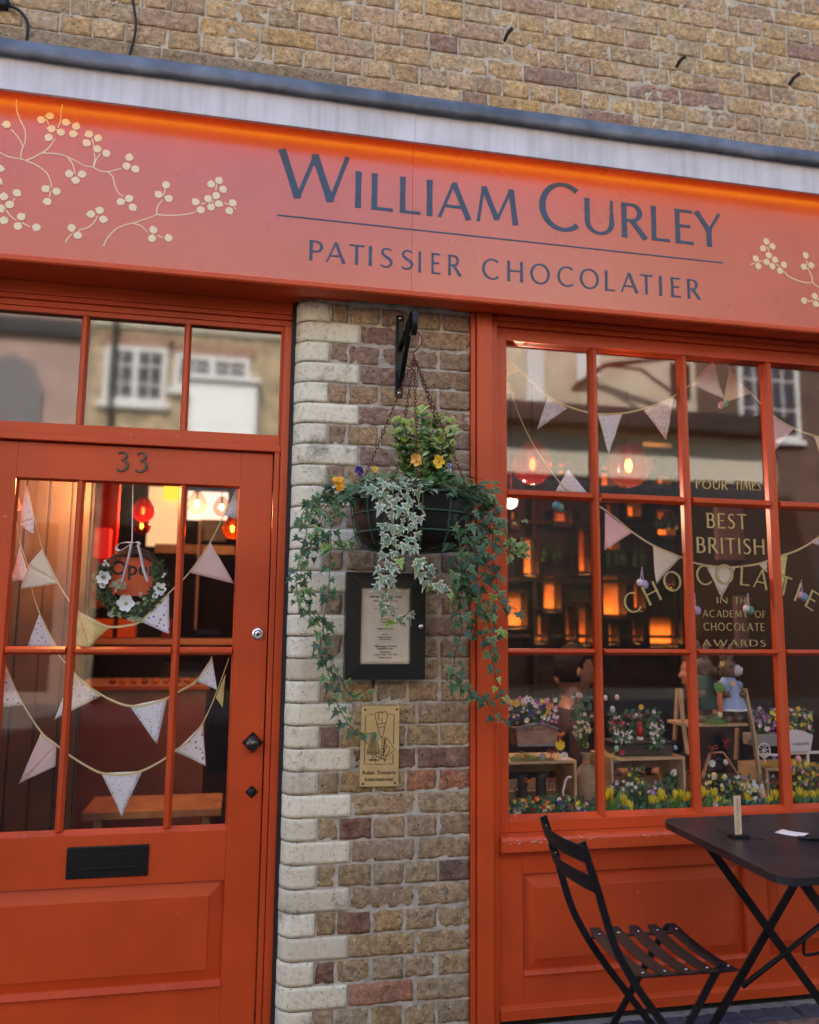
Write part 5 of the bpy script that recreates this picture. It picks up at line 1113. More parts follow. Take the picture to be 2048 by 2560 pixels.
bunting('bunting swagged across the top window panes from the pier to the third pane', ZW, [(20, 60), (80, 145), (190, 275), (300, 385), (430, 500), (590, 580), (760, 632), (900, 647), (1050, 640), (1200, 610), (1350, 560), (1490, 490), (1620, 400), (1720, 310), (1808, 185)],
    [([(80, 150), (188, 292), (90, 338)], F4), ([(430, 492), (592, 600), (345, 775)], F7), ([(843, 648), (1046, 650), (935, 985)], F2 if False else F1), ([(1228, 618), (1475, 505), (1415, 862)], cotton('peach_flower_cotton', (.88, .88, .86), (.60, .45, .40), 110, .3)), ([(1622, 398), (1805, 195), (1885, 520)], F1)], YW)
bunting('bunting string falling from the third pane to the right-hand edge of the window', ZU, [(1165, 190), (1200, 182), (1245, 205), (1290, 270), (1360, 345), (1420, 410), (1482, 468), (1590, 535), (1700, 575), (1800, 590), (1950, 560)],
    [([(1248, 212), (1362, 350), (1212, 402)], F6), ([(1482, 470), (1590, 537), (1490, 655)], F5), ([(1696, 575), (1790, 590), (1735, 685)], F6)], YW+.02)
bunting('bunting dropping through the first window column and trailing under the gilt letters', ZV, [(55, -620), (75, -560), (120, -420), (185, -280), (260, -160), (370, -20), (470, 30), (550, 75), (640, 140), (730, 215), (840, 285), (980, 345), (1050, 375), (1130, 393), (1210, 402), (1280, 400), (1380, 388), (1445, 370), (1510, 345), (1600, 315), (1690, 265), (1800, 180)],
    [([(600, 1105), (755, 1300), (495, 1290)], F1, ZW), ([(82, 375), (152, 480), (85, 485)], F5, ZW), ([(583, 108), (728, 215), (580, 312)], F5), ([(840, 285), (987, 350), (850, 492)], F6), ([(1120, 390), (1282, 400), (1205, 568)], F6), ([(1398, 382), (1447, 368), (1447, 432)], F6), ([(1510, 348), (1557, 332), (1525, 545)], F4), ([(1682, 270), (1760, 215), (1740, 290)], F7)], YW+.01)
# string of eggs hung in the window
for x, y, c1, c2, la in ((780, 400, (.45, .40, .75), (.75, .75, .9), 'lilac and white felt eggs hanging on a ribbon left of the pier of letters'), (1060, 540, (.45, .35, .70), (.85, .45, .35), 'violet felt egg on a ribbon beside the word ACADEMY'), (1345, 540, (.10, .40, .30), (.8, .85, .9), 'green and white eggs on a ribbon in front of the word OF'), (1630, 470, (.15, .4, .65), (.8, .4, .55), 'pink and blue eggs on a ribbon at the right edge of the window'), (330, -10, (.1, .5, .3), (.1, .4, .55), 'green and blue glass eggs hanging in the first window column')):
    t = thing('hanging_eggs', la, 'ornament', tuple(ZV(x, y, .23)), 'egg ornaments hung in the window'); p = ZV(x, y, .23); f = MB(); f.tube([p, p+Vector((.004, 0, -.06))], .002, 5); f.tube([p+Vector((.002, 0, .0)), p+Vector((-.010, 0, -.055))], .002, 5); f.build('ribbon', mat('lilac_ribbon', (.4, .35, .6), .6), t)
    f = MB(); f.ball(p+Vector((.010, 0, -.072)), .015, .014, .019, 12, 8); f.build('egg', mat('egg_%d' % int(c1[0]*1000), c1, .5), t, smooth=True); f = MB(); f.ball(p+Vector((-.013, -.004, -.064)), .013, .013, .016, 12, 8); f.build('egg', mat('eggb_%d' % int(c2[0]*1000+c2[1]*7000), c2, .5), t, smooth=True)
p = ZU(1215, 400, .23)
t = thing('hanging_eggs', 'small pink and green eggs at the tips of the two top pennants', 'ornament', tuple(p), 'egg ornaments hung in the window')
f = MB(); f.ball(p+Vector((-.012, 0, -.01)), .012, .012, .016); f.build('egg', mat('pink_egg', (.7, .45, .6), .5), t, smooth=True); f = MB(); f.ball(p+Vector((.012, 0, 0)), .012, .012, .015); f.build('egg', mat('emerald_egg', (.03, .4, .12), .4), t, smooth=True)

# wreath and open sign on the door
wr = thing('wreath', 'twig and moss wreath with white flowers and ribbon bow hung in the middle door pane', 'wreath', tuple(ZD(770, 700, .18)))
cw = ZD(770, 705, .18); rw = (ZD(935, 705, .18)-cw).length
f = MB()
for k in range(16):
    ph = random.uniform(0, 6.28); rr = rw*random.uniform(.9, 1.1); f.tube([(cw.x+(rr+.006*math.sin(j*.9+ph))*math.cos(6.283*j/36+ph), cw.y+.008*math.cos(j*1.1+ph*2), cw.z+(rr*1.12+.006*math.sin(j*.9+ph))*math.sin(6.283*j/36+ph)) for j in range(35)], .0016, 4)
f.build('twig_ring', STEM, wr)
f = MB()
for _ in range(900):
    a = R(random.uniform(150, 395)); rr = rw*random.uniform(.82, 1.22); p = Vector((cw.x+rr*math.cos(a), cw.y-.008+rnd(.012), cw.z+rr*1.12*math.sin(a)))
    leaf(f, p, Vector((rnd(1), -.4, rnd(1))), Vector((rnd(1), -1, rnd(1))), random.uniform(.010, .022), OVAL, jit((.035, .07, .02), .4), jit((.09, .14, .05), .4))
for _ in range(70):
    x, y = random.choice([(780, 900), (850, 810), (650, 880), (680, 730)]); p = ZD(x+rnd(45), y+rnd(30), .165); leaf(f, p, Vector((rnd(1), -.4, rnd(1))), Vector((0, -1, .3)), .017, OVAL, (.28, .34, .18), (.5, .55, .38))
f.build('moss', mat('moss', (1, 1, 1), .8, attr='lcol'), wr, attr='lcol')
PETW = mat('white_petal', (.78, .82, .82), .6)
def flower(parent, p, s, pm, cm, n=6, name='flower'):
    f = MB(); p = Vector(p)
    for k in range(n):
        a = 6.283*k/n+rnd(.15); leaf(f, p, Vector((math.cos(a), -.25, math.sin(a))), Vector((0, -1, 0)), s, [(0, 0), (.30, .3), (.38, .65), (.2, 1), (-.2, 1), (-.38, .65), (-.3, .3)], (1, 1, 1), (1, 1, 1), fold=.1, droop=-.1)
    o = f.build(name, pm, parent); f = MB(); f.ball(p+Vector((0, -s*.16, 0)), s*.2, s*.12, s*.2, 10, 6); f.build('flower_centre', cm, o if parent is not None else o); return o
YC_ = mat('flower_yellow', (.65, .45, .03), .7)
for x, y, s in ((605, 685, .026), (735, 835, .032), (932, 750, .024), (905, 790, .012), (600, 728, .013)): flower(wr, ZD(x, y, .158), s, PETW, mat('pale_green_centre', (.35, .42, .15), .7), 6)
f = MB()
for x, y in ((612, 590), (622, 605), (605, 612), (633, 615), (950, 680), (960, 665)): f.ball(ZD(x, y, .16), .0052)
f.build('berries', PETW, wr, smooth=True)
f = MB()
for pts in ([(770, 482), (730, 480), (690, 492), (678, 515), (700, 528), (740, 505), (770, 485)], [(770, 485), (800, 478), (815, 492), (800, 498)], [(765, 490), (752, 560), (730, 640), (712, 718)], [(805, 492), (822, 560), (838, 640), (862, 708)]):
    f.strap([Vector(p) for p in crom([tuple(ZD(x, y, .152)) for x, y in pts], 5)], (.5, .6, .3), .012, .001)
f.build('ribbon_bow', mat('white_satin', (.80, .80, .86), .35), wr, smooth=True)
f = MB(); f.tube([ZD(770, 482, .16), ZD(775, 140, .16)], .002, 5); f.build('hanging_thread', PETW, wr)
os_ = thing('open_sign', 'orange-red round-cornered sign with black writing behind the wreath', 'sign', tuple(ZD(775, 670, .21)))
ax0, ax1, az0, az1 = zq(ZD, 640, 905, 570, 790, .205); f = MB(); rc = .045
poly = [(ax0+rc*(1-math.cos(t_)) if False else 0, 0)][:0]
for cx, cz, a0 in ((ax1-rc*.5, az1-rc*.5, 0), (ax0+rc*.5, az1-rc*.5, 90), (ax0+rc, az0+rc, 180), (ax1-rc, az0+rc, 270)):
    q = rc if a0 >= 180 else rc*.5
    for i in range(7): a = R(a0+15*i); poly.append((cx+q*math.cos(a), cz+q*math.sin(a)))
f.prism(poly, lambda u, v, t: (u, t, v), .205, .212); f.build('board', mat('sign_orange_board', (.62, .10, .02), .4), os_)
type_text('Open', .072, ((ax0+ax1)/2+.004, .2045, (az0+az1)/2+.005), ENGR, os_, bold=.0015)
type_text('CCTV IN USE', .011, tuple(ZD(1210, 1010, .15)), ENGR, tag(bpy.data.objects.new('window_sticker', None), 'clear sticker with small black lettering at the foot of the right door pane', 'sticker'))
stk = bpy.data.objects['window_sticker']; C.objects.link(stk)
f = MB(); q = ZD(1210, 1010, .15); f.box(q.x-.045, q.x+.045, .1505, .1512, q.z-.006, q.z+.016); f.build('film', glass_mat('clear_film', .05), stk)

# ------------------------------------------------------------------ bistro chair and table on the pavement
STL = mat('black_bistro_steel', (.008, .007, .010), .55, nz=(20, .3), bump=(300, .06, .0004), rvar=.06, spec=.22)
ch = thing('bistro_chair', 'black folding slatted bistro chair facing the table', 'chair', (1.1, -.63, 0))
YFa, YNe = -.500, -.775
post = [(.866, .792), (.883, .742), (.908, .667), (.922, .618), (.952, .530), (.998, .448), (1.05, .375), (1.13, .275), (1.215, .165), (1.30, .02)]
def cpt(x, z, Y): return (x, Y, z)
for Y, nm in ((YFa, 'back_post'), (YNe, 'back_post')):
    f = MB(); f.strap(crom([cpt(x, z, Y) for x, z in post], 4), (0, 1, 0), .007, .020); f.build(nm, STL, ch, bevel=.001)
for Y in (YFa+.022, YNe-.0 + .022):
    f = MB(); f.strap([(1.262, Y, .462), (1.250, Y, .450), (1.235, Y, .43), (1.0, Y, .09), (.955, Y, .02)], (0, 1, 0), .007, .019); f.build('leg', STL, ch, bevel=.001)
for a_, z_ in ((1.30, .025), (.955, .025), (1.06, .17)): f = MB(); f.strap([(a_, YFa+.01, z_), (a_, YNe+.01, z_)], (0, 0, 1), .018, .006); f.build('foot_rail', STL, ch, bevel=.001)
def bslat(xc, zc, hgt, tilt, y0=-.470, y1=-.815):
    f = MB(); n = 16; vs_ = []
    for i in range(n+1):
        t = i/n; y = y0+(y1-y0)*t; bow = -.030*(1-(2*t-1)**2)
        e = 0 if 0 < i < n else .008
        for s in (-1, 1):
            z = zc+s*(hgt/2-e); x = xc+bow+tilt*(zc-z)
            vs_ += [(x-.0012, y, z), (x+.0012, y, z)]
    fs = []
    for i in range(n):
        o = i*4; p = o+4; fs += [(o, o+2, p+2, p), (o+1, p+1, p+3, o+3), (o, p, p+1, o+1), (o+2, o+3, p+3, p+2)]
    fs += [(0, 1, 3, 2), (n*4, n*4+2, n*4+3, n*4+1)]
    f.add(vs_, fs); f.build('back_slat', STL, ch, smooth=False, bevel=.0006)
bslat(.871, .765, .046, .33); bslat(.897, .690, .044, .33)
for Y, z in ((YFa, .765), (YNe, .765), (YFa, .69), (YNe, .69)):
    f = MB(); f.ball((.874 if z > .7 else .900, Y, z), .004); f.build('rivet', STEEL, ch, smooth=True)
for i in range(5):
    xc = 1.030+i*.0605; f = MB(); n = 14; vs_ = []
    for k in range(n+1):
        t = k/n; y = -.470+(-.800+.470)*t; dz = -.012*(1-(2*t-1)**2)+(.004 if t in (0, 1) else 0); e = .006 if k in (0, n) else 0
        z = .462+dz-.0035*i*.2+(.010 if i == 4 else 0)*0
        for s in (-1, 1): x = xc+s*(.0205-e); vs_ += [(x, y, z-.0013), (x, y, z+.0013)]
    fs = []
    for k in range(n):
        o = k*4; p = o+4; fs += [(o, p, p+2, o+2), (o+1, o+3, p+3, p+1), (o, o+1, p+1, p), (o+2, p+2, p+3, o+3)]
    fs += [(0, 2, 3, 1), (n*4, n*4+1, n*4+3, n*4+2)]
    f.add(vs_, fs); f.build('seat_slat', STL, ch, bevel=.0005)
    f = MB()
    for y in (-.505, -.765): f.ball((xc, y, .4615), .0035, .0035, .002, 8, 5)
    f.build('rivet', STEEL, ch, smooth=True)
for y in (-.505, -.768): f = MB(); f.strap([(.998, y, .455), (1.285, y, .452)], (0, 1, 0), .016, .005); f.build('seat_rail', STL, ch, bevel=.0008)

tb = thing('bistro_table', 'black steel folding bistro table under the shop window', 'table', (1.72, -.6, 0))
X0, X1, Y0_, Y1_ = 1.335, 2.105, -.920, -.300; rc = .055; ZT = .722
def rrect(x0, x1, y0, y1, r_):
    o = []
    for cx, cy, a0 in ((x1-r_, y1-r_, 0), (x0+r_, y1-r_, 90), (x0+r_, y0+r_, 180), (x1-r_, y0+r_, 270)):
        for i in range(9): a = R(a0+90*i/8); o.append((cx+r_*math.cos(a), cy+r_*math.sin(a)))
    return o
f = MB(); f.prism(rrect(X0, X1, Y0_, Y1_, rc), lambda u, v, t: (u, v, t), ZT-.003, ZT)
o1, o2 = rrect(X0, X1, Y0_, Y1_, rc), rrect(X0+.002, X1-.002, Y0_+.002, Y1_-.002, rc-.002); n = len(o1)
f.add([(x, y, ZT-.0035) for x, y in o1]+[(x, y, ZT-.022) for x, y in o1]+[(x, y, ZT-.022) for x, y in o2]+[(x, y, ZT-.0035) for x, y in o2], [(i, (i+1) % n, n+(i+1) % n, n+i) for i in range(n)]+[(n+i, n+(i+1) % n, 2*n+(i+1) % n, 2*n+i) for i in range(n)]+[(2*n+i, 2*n+(i+1) % n, 3*n+(i+1) % n, 3*n+i) for i in range(n)])
f.build('table_top', mat('black_table_top', (.020, .019, .022), .30, nz=(8, .4), rvar=.10, bump=(5, .05, .002)), tb, bevel=.0012)
for Y in (-.365, -.855):
    for sg, dy in ((1, 0), (-1, .02)):
        xa, xb = (1.43, 1.955) if sg > 0 else (1.93, 1.40)
        f = MB(); f.strap([(xa, Y+dy, .700), ((xa+xb)/2, Y+dy, .355), (xb, Y+dy, .012)], (0, 1, 0), .008, .026); f.build('leg', STL, tb, bevel=.001)
f = MB(); f.box(1.40, 1.97, -.375, -.355, .690, .7185); f.box(1.40, 1.97, -.865, -.845, .690, .7185)
f.strap([(1.40, -.365, .05), (1.40, -.855, .05)], (0, 0, 1), .02, .006); f.strap([(1.955, -.365, .05), (1.955, -.855, .05)], (0, 0, 1), .02, .006)
f.build('under_frame', STL, tb, bevel=.001)
f = MB(); f.tube([(1.565, -.37, .225), (1.90, -.37, .415)], .008, 8); f.build('brace', STL, tb, smooth=True)
f = MB(); f.tube(crom([(1.80, -.36, .345), (1.795, -.36, .31), (1.805, -.36, .298), (1.87, -.36, .302)], 4), .005, 6); f.build('catch', STL, tb, smooth=True)
# table number holder, slip and pen
st_ = thing('card_stand', 'tall upright wooden menu strip in a black stand on the table', 'card stand', (1.457, -.545, ZT))
f = MB(); f.box(1.432, 1.486, -.565, -.530, ZT, ZT+.008); f.build('base', BLACK, st_, bevel=.0015)
f = MB(); f.box(1.4465, 1.4685, -.551, -.548, ZT+.0081, ZT+.118); f.build('card', mat('printed_card', (.62, .47, .30), .6, nz=(30, .15)), st_)
o = type_text('Afternoon Tea  .  Ice Cream', .0085, (0, 0, 0), INK, st_)
for v in o.data.vertices: x, y, z = v.co; v.co = Vector((1.4575+z-.003, -.5512+y*.5, ZT+.062-x))
sl = MB(); n = 8; pts = [(1.592, -.530), (1.640, -.500), (1.690, -.555), (1.640, -.590)]
vs_ = []
for i in range(n+1):
    for j in range(n+1):
        u, v = i/n, j/n; x = (1-u)*((1-v)*pts[0][0]+v*pts[1][0])+u*((1-v)*pts[3][0]+v*pts[2][0]); y = (1-u)*((1-v)*pts[0][1]+v*pts[1][1])+u*((1-v)*pts[3][1]+v*pts[2][1]); vs_.append((x, y, ZT+.0015+.004*(u-.5)**2*4*.5))
sl.add(vs_, [(i*(n+1)+j, (i+1)*(n+1)+j, (i+1)*(n+1)+j+1, i*(n+1)+j+1) for i in range(n) for j in range(n)])
sp = tag(sl.build('paper_slip', mat('white_slip', (.78, .72, .66), .6), smooth=True, thick=.0004), 'small white paper slip lying on the black table', 'paper')
pn = thing('pen', 'short black pen lying beside the paper slip', 'pen', (1.655, -.62, ZT)); f = MB(); f.tube([(1.615, -.605, ZT+.006), (1.685, -.630, ZT+.006)], .0055, 10); f.build('barrel', BLACK, pn, smooth=True); f = MB(); f.tube([(1.685, -.630, ZT+.006), (1.695, -.634, ZT+.006)], [.005, .001], 8); f.build('tip', STEEL, pn, smooth=True)

# ------------------------------------------------------------------ easter display behind the window
stage = MB(); stage.box(.90, 2.95, .095, .95, .56, .612); stage.box(.90, 2.95, .93, .95, .04, .56)
stage.build('display_shelf', mat('display_shelf_dark', (.05, .04, .03), .6), shop)
ZF = .612
BLK = MATS['display_shelf_dark']
def egg(Z, x, y, Y, s, col, la, rot=None):
    f = MB(); p = Z(x, y, Y); f.ball(p, s, s*.95, s*1.28 if rot is None else s, 14, 10); nm = 'egg_shell_%d_%d_%d' % tuple(int(c*99) for c in col)
    return tag(f.build('egg', mat(nm, col, .45, nz=(60, .12)), smooth=True), la, 'egg', 'painted eggs in the window display')
for x, y, Y, s, c_, la in ((418, 742, .30, .0115, (.42, .36, .68), 'lilac egg on the grass of the left wooden crate'), (885, 612, .40, .0125, (.62, .56, .25), 'pale yellow egg on the neck of the burlap sack'), (1096, 108, .30, .0085, (.78, .74, .76), 'white egg high beside the second glazing bar'), (1220, 103, .35, .0095, (.72, .50, .55), 'pink egg beside the white one high in the second pane'),
    (1172, 230, .32, .0105, (.60, .60, .78), 'pale lilac egg above the dark hamper'), (1215, 655, .25, .0095, (.35, .62, .50), 'mint egg at the left corner of the middle crate')): egg(ZL, x, y, Y, s, c_, la)
for x, y, Y, s, c_, la in ((168, 1080, .3, .008, (.25, .5, .75), 'sky blue egg at the right end of the dark hamper'), (595, 690, .30, .0105, (.85, .40, .18), 'orange egg in the nest at the rabbits feet'), (648, 722, .27, .011, (.75, .70, .40), 'cream-yellow egg in the nest at the rabbits feet'), (715, 1240, .35, .010, (.82, .80, .80), 'white egg hanging under the small wooden frame'),
    (592, 1390, .35, .0125, (.75, .72, .40), 'pale yellow egg in the dark basket'), (702, 1405, .33, .0115, (.85, .84, .82), 'white egg beside the yellow one in the dark basket'), (958, 1690, .20, .0105, (.15, .55, .72), 'turquoise egg at the front of the display'), (1042, 1648, .21, .0118, (.78, .74, .80), 'pearl white egg in the cluster at the front'),
    (1120, 1612, .23, .013, (.85, .45, .58), 'pink egg at the top of the cluster at the front'), (1090, 1692, .20, .0125, (.42, .25, .62), 'violet egg at the bottom of the cluster at the front'), (1240, 1205, .35, .010, (.42, .34, .62), 'lilac egg on the right crate left of the white legs'), (1500, 1205, .32, .0125, (.85, .48, .55), 'pink egg on the right crate under the white sign')): egg(ZR, x, y, Y, s, c_, la)
def daisy(Z, x, y, Y, s, pm, cm, la, n=12, stem=.05):
    p = Z(x, y, Y); t = thing('daisy', la, 'flower', tuple(p), 'cut flowers in the window display'); f = MB()
    for ly in (0, 1):
        for k in range(n):
            a = 6.283*(k+ly*.5)/n+rnd(.1); leaf(f, p+Vector((0, .002*ly, 0)), Vector((math.cos(a), -.2-rnd(.2), math.sin(a))), Vector((0, -1, 0)), s*(1 if ly else .8), [(0, 0), (.16, .3), (.19, .7), (.08, 1), (-.08, 1), (-.19, .7), (-.16, .3)], (1, 1, 1), (1, 1, 1), fold=.1, droop=-.05)
    f.build('petals', pm, t); f = MB(); f.ball(p+Vector((0, -s*.12, 0)), s*.25, s*.15, s*.25, 10, 6); f.build('flower_centre', cm, t)
    f = MB(); f.tube([p+Vector((0, .004, 0)), p+Vector((.004, .02, -stem*.4)), p+Vector((.0, .025, -stem))], .0012, 5); f.build('stem', GREEN, t)
YPET = mat('chrome_yellow_petal', (.82, .60, .02), .5); CRIM = mat('crimson_petal', (.45, .01, .06), .5); BRN = mat('brown_centre', (.2, .08, .02), .7); ORP = mat('orange_petal', (.85, .25, .02), .5)
for a in ((ZL, 650, 732, .27, .0175, PETW, YC_, 'white daisy on the right corner of the left crate'), (ZL, 605, 615, .27, .022, YPET, YPET, 'double yellow flower above the white daisy on the left crate'), (ZL, 145, 1325, .17, .0175, PETW, YC_, 'white daisy in the bottom left corner of the window'), (ZL, 640, 1320, .17, .013, CRIM, BRN, 'crimson flower at the foot of the first pane'), (ZL, 860, 1272, .2, .009, YPET, YC_, 'small yellow flower low beside the crate post'),
    (ZL, 1480, 205, .35, .013, YPET, YC_, 'yellow flower standing high behind the dark hamper'), (ZL, 1275, 690, .25, .013, CRIM, BRN, 'raspberry flower beside the mint egg'), (ZL, 215, 740, .27, .010, ORP, YC_, 'small orange flower in the grass on the left crate'), (ZR, 148, 1350, .3, .0165, PETW, YC_, 'white daisy in the middle crate'), (ZR, 565, 1250, .3, .0165, PETW, YC_, 'white daisy hanging under the small wooden frame'),
    (ZR, 672, 170, .30, .0125, mat('lemon_petal', (.85, .70, .25), .5), ORP, 'yellow flower with orange eye on the head of the light blue dressed rabbit'), (ZR, 792, 380, .27, .0125, mat('lemon_petal', (.85, .70, .25), .5), ORP, 'yellow flower with orange eye held by the light blue dressed rabbit'), (ZR, 510, 1550, .24, .012, CRIM, YC_, 'dark red flower among the tulips under the ladder'), (ZR, 1240, 1490, .3, .012, CRIM, YC_, 'crimson flower right of the ladder foot'),
    (ZR, 1500, 660, .35, .012, YPET, YC_, 'yellow flower above the white sign'), (ZR, 600, 1700, .18, .013, mat('rose_white_petal', (.8, .6, .62), .5), YC_, 'pinkish white flower in front of the tulips')): daisy(*a)
def tulip(Z, x, y, Y, s, la):
    p = Z(x, y, Y); t = thing('tulip', la, 'tulip', (p.x, p.y, ZF), 'yellow tulips along the window'); f = MB()
    for k in range(6):
        a = 6.283*k/6+rnd(.2); r_ = s*.34; vs_ = []
        for i in range(6):
            v = i/5; w_ = s*.42*math.sin(math.pi*min(.97, .12+v*.86))+.0005; out = r_*(.55+.75*math.sin(v*2.2))*(1 if k % 2 else .85)
            for u in (-1, 0, 1): aa = a+u*w_/max(out, .004)*.62; vs_.append(p+Vector((out*math.cos(aa), out*math.sin(aa), -s*.6+s*1.25*v)))
        f.add(vs_, [(i*3+j, i*3+j+1, i*3+3+j+1, i*3+3+j) for i in range(5) for j in range(2)])
    f.build('flower_head', mat('tulip_yellow', (.82, .66, .02), .45, nz=(80, .12)), t, smooth=True, thick=.0006)
    q0 = p+Vector((random.choice((-1, 1))*random.uniform(.016, .030), rnd(.02)+.01, -random.uniform(.004, .02))); s2 = s*random.uniform(.7, .95); f = MB()
    for k in range(6):
        a = 6.283*k/6+rnd(.3); r_ = s2*.34; vs_ = []
        for i in range(6):
            v = i/5; w_ = s2*.42*math.sin(math.pi*min(.97, .12+v*.86))+.0005; out = r_*(.55+.75*math.sin(v*random.uniform(1.7, 2.4)))
            for u in (-1, 0, 1): aa = a+u*w_/max(out, .004)*.62; vs_.append(q0+Vector((out*math.cos(aa), out*math.sin(aa), -s2*.6+s2*1.25*v)))
        f.add(vs_, [(i*3+j, i*3+j+1, i*3+3+j+1, i*3+3+j) for i in range(5) for j in range(2)])
    f.build('flower_head', mat('tulip_yellow', (.82, .66, .02), .45, nz=(80, .12)), t, smooth=True, thick=.0006)
    f = MB(); b = Vector((p.x+rnd(.01), p.y+rnd(.01), ZF)); f.tube([q0-Vector((0, 0, s2*.5)), (q0+b)/2, b], .0018, 5); f.tube([p-Vector((0, 0, s*.5)), (p+b)/2+Vector((rnd(.006), 0, 0)), b], .0022, 6); f.build('stem', GREEN, t, smooth=True)
    f = MB()
    for k in range(2): leaf(f, b, Vector((rnd(.8), -.3, 1.2)), Vector((rnd(.5), -1, .3)), max(.05, (p.z-ZF)*1.15), [(0, 0), (.12, .2), (.15, .5), (.07, .8), (0, 1), (-.07, .8), (-.15, .5), (-.12, .2)], (.07, .18, .03), (.14, .28, .06))
    f.build('leaf', LEAFA, t, attr='lcol')
TL = [(ZL, 1145, 1130, 'behind the second glazing bar, tallest there'), (ZL, 1150, 1215, 'touching the second glazing bar'), (ZL, 1288, 1215, 'between the two left-hand ones of the second pane'), (ZL, 1355, 1285, 'lowest in the second pane'), (ZL, 1112, 1310, 'low against the second glazing bar'), (ZL, 1598, 1212, 'upper one right of the gap in the second pane'), (ZL, 1692, 1160, 'tallest in the middle of the second pane'),
      (ZR, 20, 1598, 'left of the third glazing bar, fifth from it'), (ZR, 75, 1680, 'lower one left of the third glazing bar'), (ZR, 145, 1705, 'lowest left of the third glazing bar'), (ZR, 170, 1590, 'slim one left of the third glazing bar'), (ZR, 228, 1600, 'second one left of the third glazing bar'), (ZR, 298, 1612, 'nearest to the left of the third glazing bar'),
      (ZR, 455, 1560, 'nearest to the right of the third glazing bar'), (ZR, 588, 1570, 'beside the dark red flower under the ladder'), (ZR, 635, 1665, 'above the pinkish white flower'), (ZR, 730, 1705, 'low beside the upright card'), (ZR, 945, 1620, 'behind the turquoise egg'), (ZR, 1185, 1655, 'right of the egg cluster'), (ZR, 1242, 1600, 'left of the fourth glazing bar'),
      (ZR, 1455, 1612, 'first right of the fourth glazing bar'), (ZR, 1512, 1562, 'tallest right of the fourth glazing bar'), (ZR, 1580, 1602, 'large one in the last pane'), (ZR, 1660, 1600, 'next to the large one in the last pane'), (ZR, 1715, 1690, 'at the very edge of the picture, low'), (ZR, 1740, 1590, 'at the very edge of the picture, high')]
for Z, x, y, la in TL: tulip(Z, x, y, random.uniform(.17, .24), random.uniform(.028, .036), 'yellow tulip '+la)
# undergrowth of paper leaves
f = MB()
for _ in range(1500):
    x = random.uniform(.93, 2.5); y = random.uniform(.13, .42); h = random.random()**1.5*.04; 
    leaf(f, (x, y, ZF+h*.8), Vector((rnd(1), -.3+rnd(.5), .7+rnd(.6))), Vector((rnd(.4), -1, .5)), random.uniform(.014, .036), OVAL, jit((.04, .12, .05), .35), jit((.10, .22, .10), .35))
tag(f.build('undergrowth', LEAFA, attr='lcol'), 'green leafy undergrowth along the foot of the window display', 'foliage', kind='stuff')
def mixflowers(name, label, Z, x0, x1, y0, y1, Y, n, cols, base, s=(.006, .012), leaves=70, cat='bouquet', grp=None, top=None):
    t = thing(name, label, cat, base, grp); f = MB(); g = MB(); st = MB(); bv = Vector(base)
    for k in range(n):
        x = random.uniform(x0, x1); yy = random.uniform(y0, y1); p = Z(x, yy, Y+rnd(.04)); c_ = random.choice(cols); sz = random.uniform(*s)
        for q in range(5):
            a = 6.283*q/5+rnd(.3); leaf(f, p, Vector((math.cos(a), -.35, math.sin(a))), Vector((0, -1, 0)), sz, [(0, 0), (.35, .4), (.3, .9), (0, 1), (-.3, .9), (-.35, .4)], jit(c_, .15), jit(c_, .1))
        st.tube([p+Vector((0, .003, 0)), (p+bv)/2+Vector((0, .01, 0)), bv+Vector(((p.x-bv.x)*.5, 0, 0))], .001, 4)
    for k in range(leaves):
        p = Z(random.uniform(x0, x1), random.uniform(y0, y1+(y1-y0)*.15), Y+.015+rnd(.04)); leaf(g, p, Vector((rnd(1), -.3, rnd(1))), Vector((rnd(.4), -1, .4)), random.uniform(.012, .026), OVAL, jit((.04, .11, .04), .3), jit((.10, .2, .08), .3))
    f.build('blossoms', mat('petal', (1, 1, 1), .5, attr='lcol', spec=.3), t, attr='lcol'); g.build('leaves', LEAFA, t, attr='lcol'); st.build('stems', GREEN, t); return t
WHT, PUR, MAG, YEL, PNK, LIL, CRM = (.75, .76, .72), (.10, .04, .38), (.50, .10, .42), (.80, .68, .08), (.80, .35, .42), (.45, .30, .60), (.68, .62, .40)
ORC_ = (.80, .22, .03)
def crate(label, Z, x0, x1, y0, y1, Y, dep=.2):
    a = zq(Z, x0, x1, y0, y1, Y); X0, X1, _, Z1 = a; t = thing('wooden_crate', label, 'crate', ((X0+X1)/2, Y+dep/2, ZF), 'pine crates in the window display'); th = .011
    for nm, b in (('top_board', (X0, X1, Y, Y+dep, Z1-th, Z1)), ('side_board', (X0, X0+th, Y, Y+dep, ZF, Z1-th-.0005)), ('side_board', (X1-th, X1, Y, Y+dep, ZF, Z1-th-.0005)), ('back_slat', (X0+th+.0005, X1-th-.0005, Y+dep-.01, Y+dep, Z1-.075, Z1-.02)), ('back_slat', (X0+th+.0005, X1-th-.0005, Y+dep-.01, Y+dep, ZF+.01, ZF+.05))):
        f = MB(); f.box(*b); f.build(nm, WOOD, t, bevel=.0012)
    return a
cA = crate('pine crate at the left of the display with grass on top', ZL, -90, 785, 780, 1300, .26); cB = crate('pine crate in the middle of the display below the dark hamper', ZM(1240, 1620, 2.135), 620, 1010, 580, 880, .27); cC = crate('pine crate at the right of the display with yellow moss on top', ZR, 1170, 1760, 1290, 1700, .27)
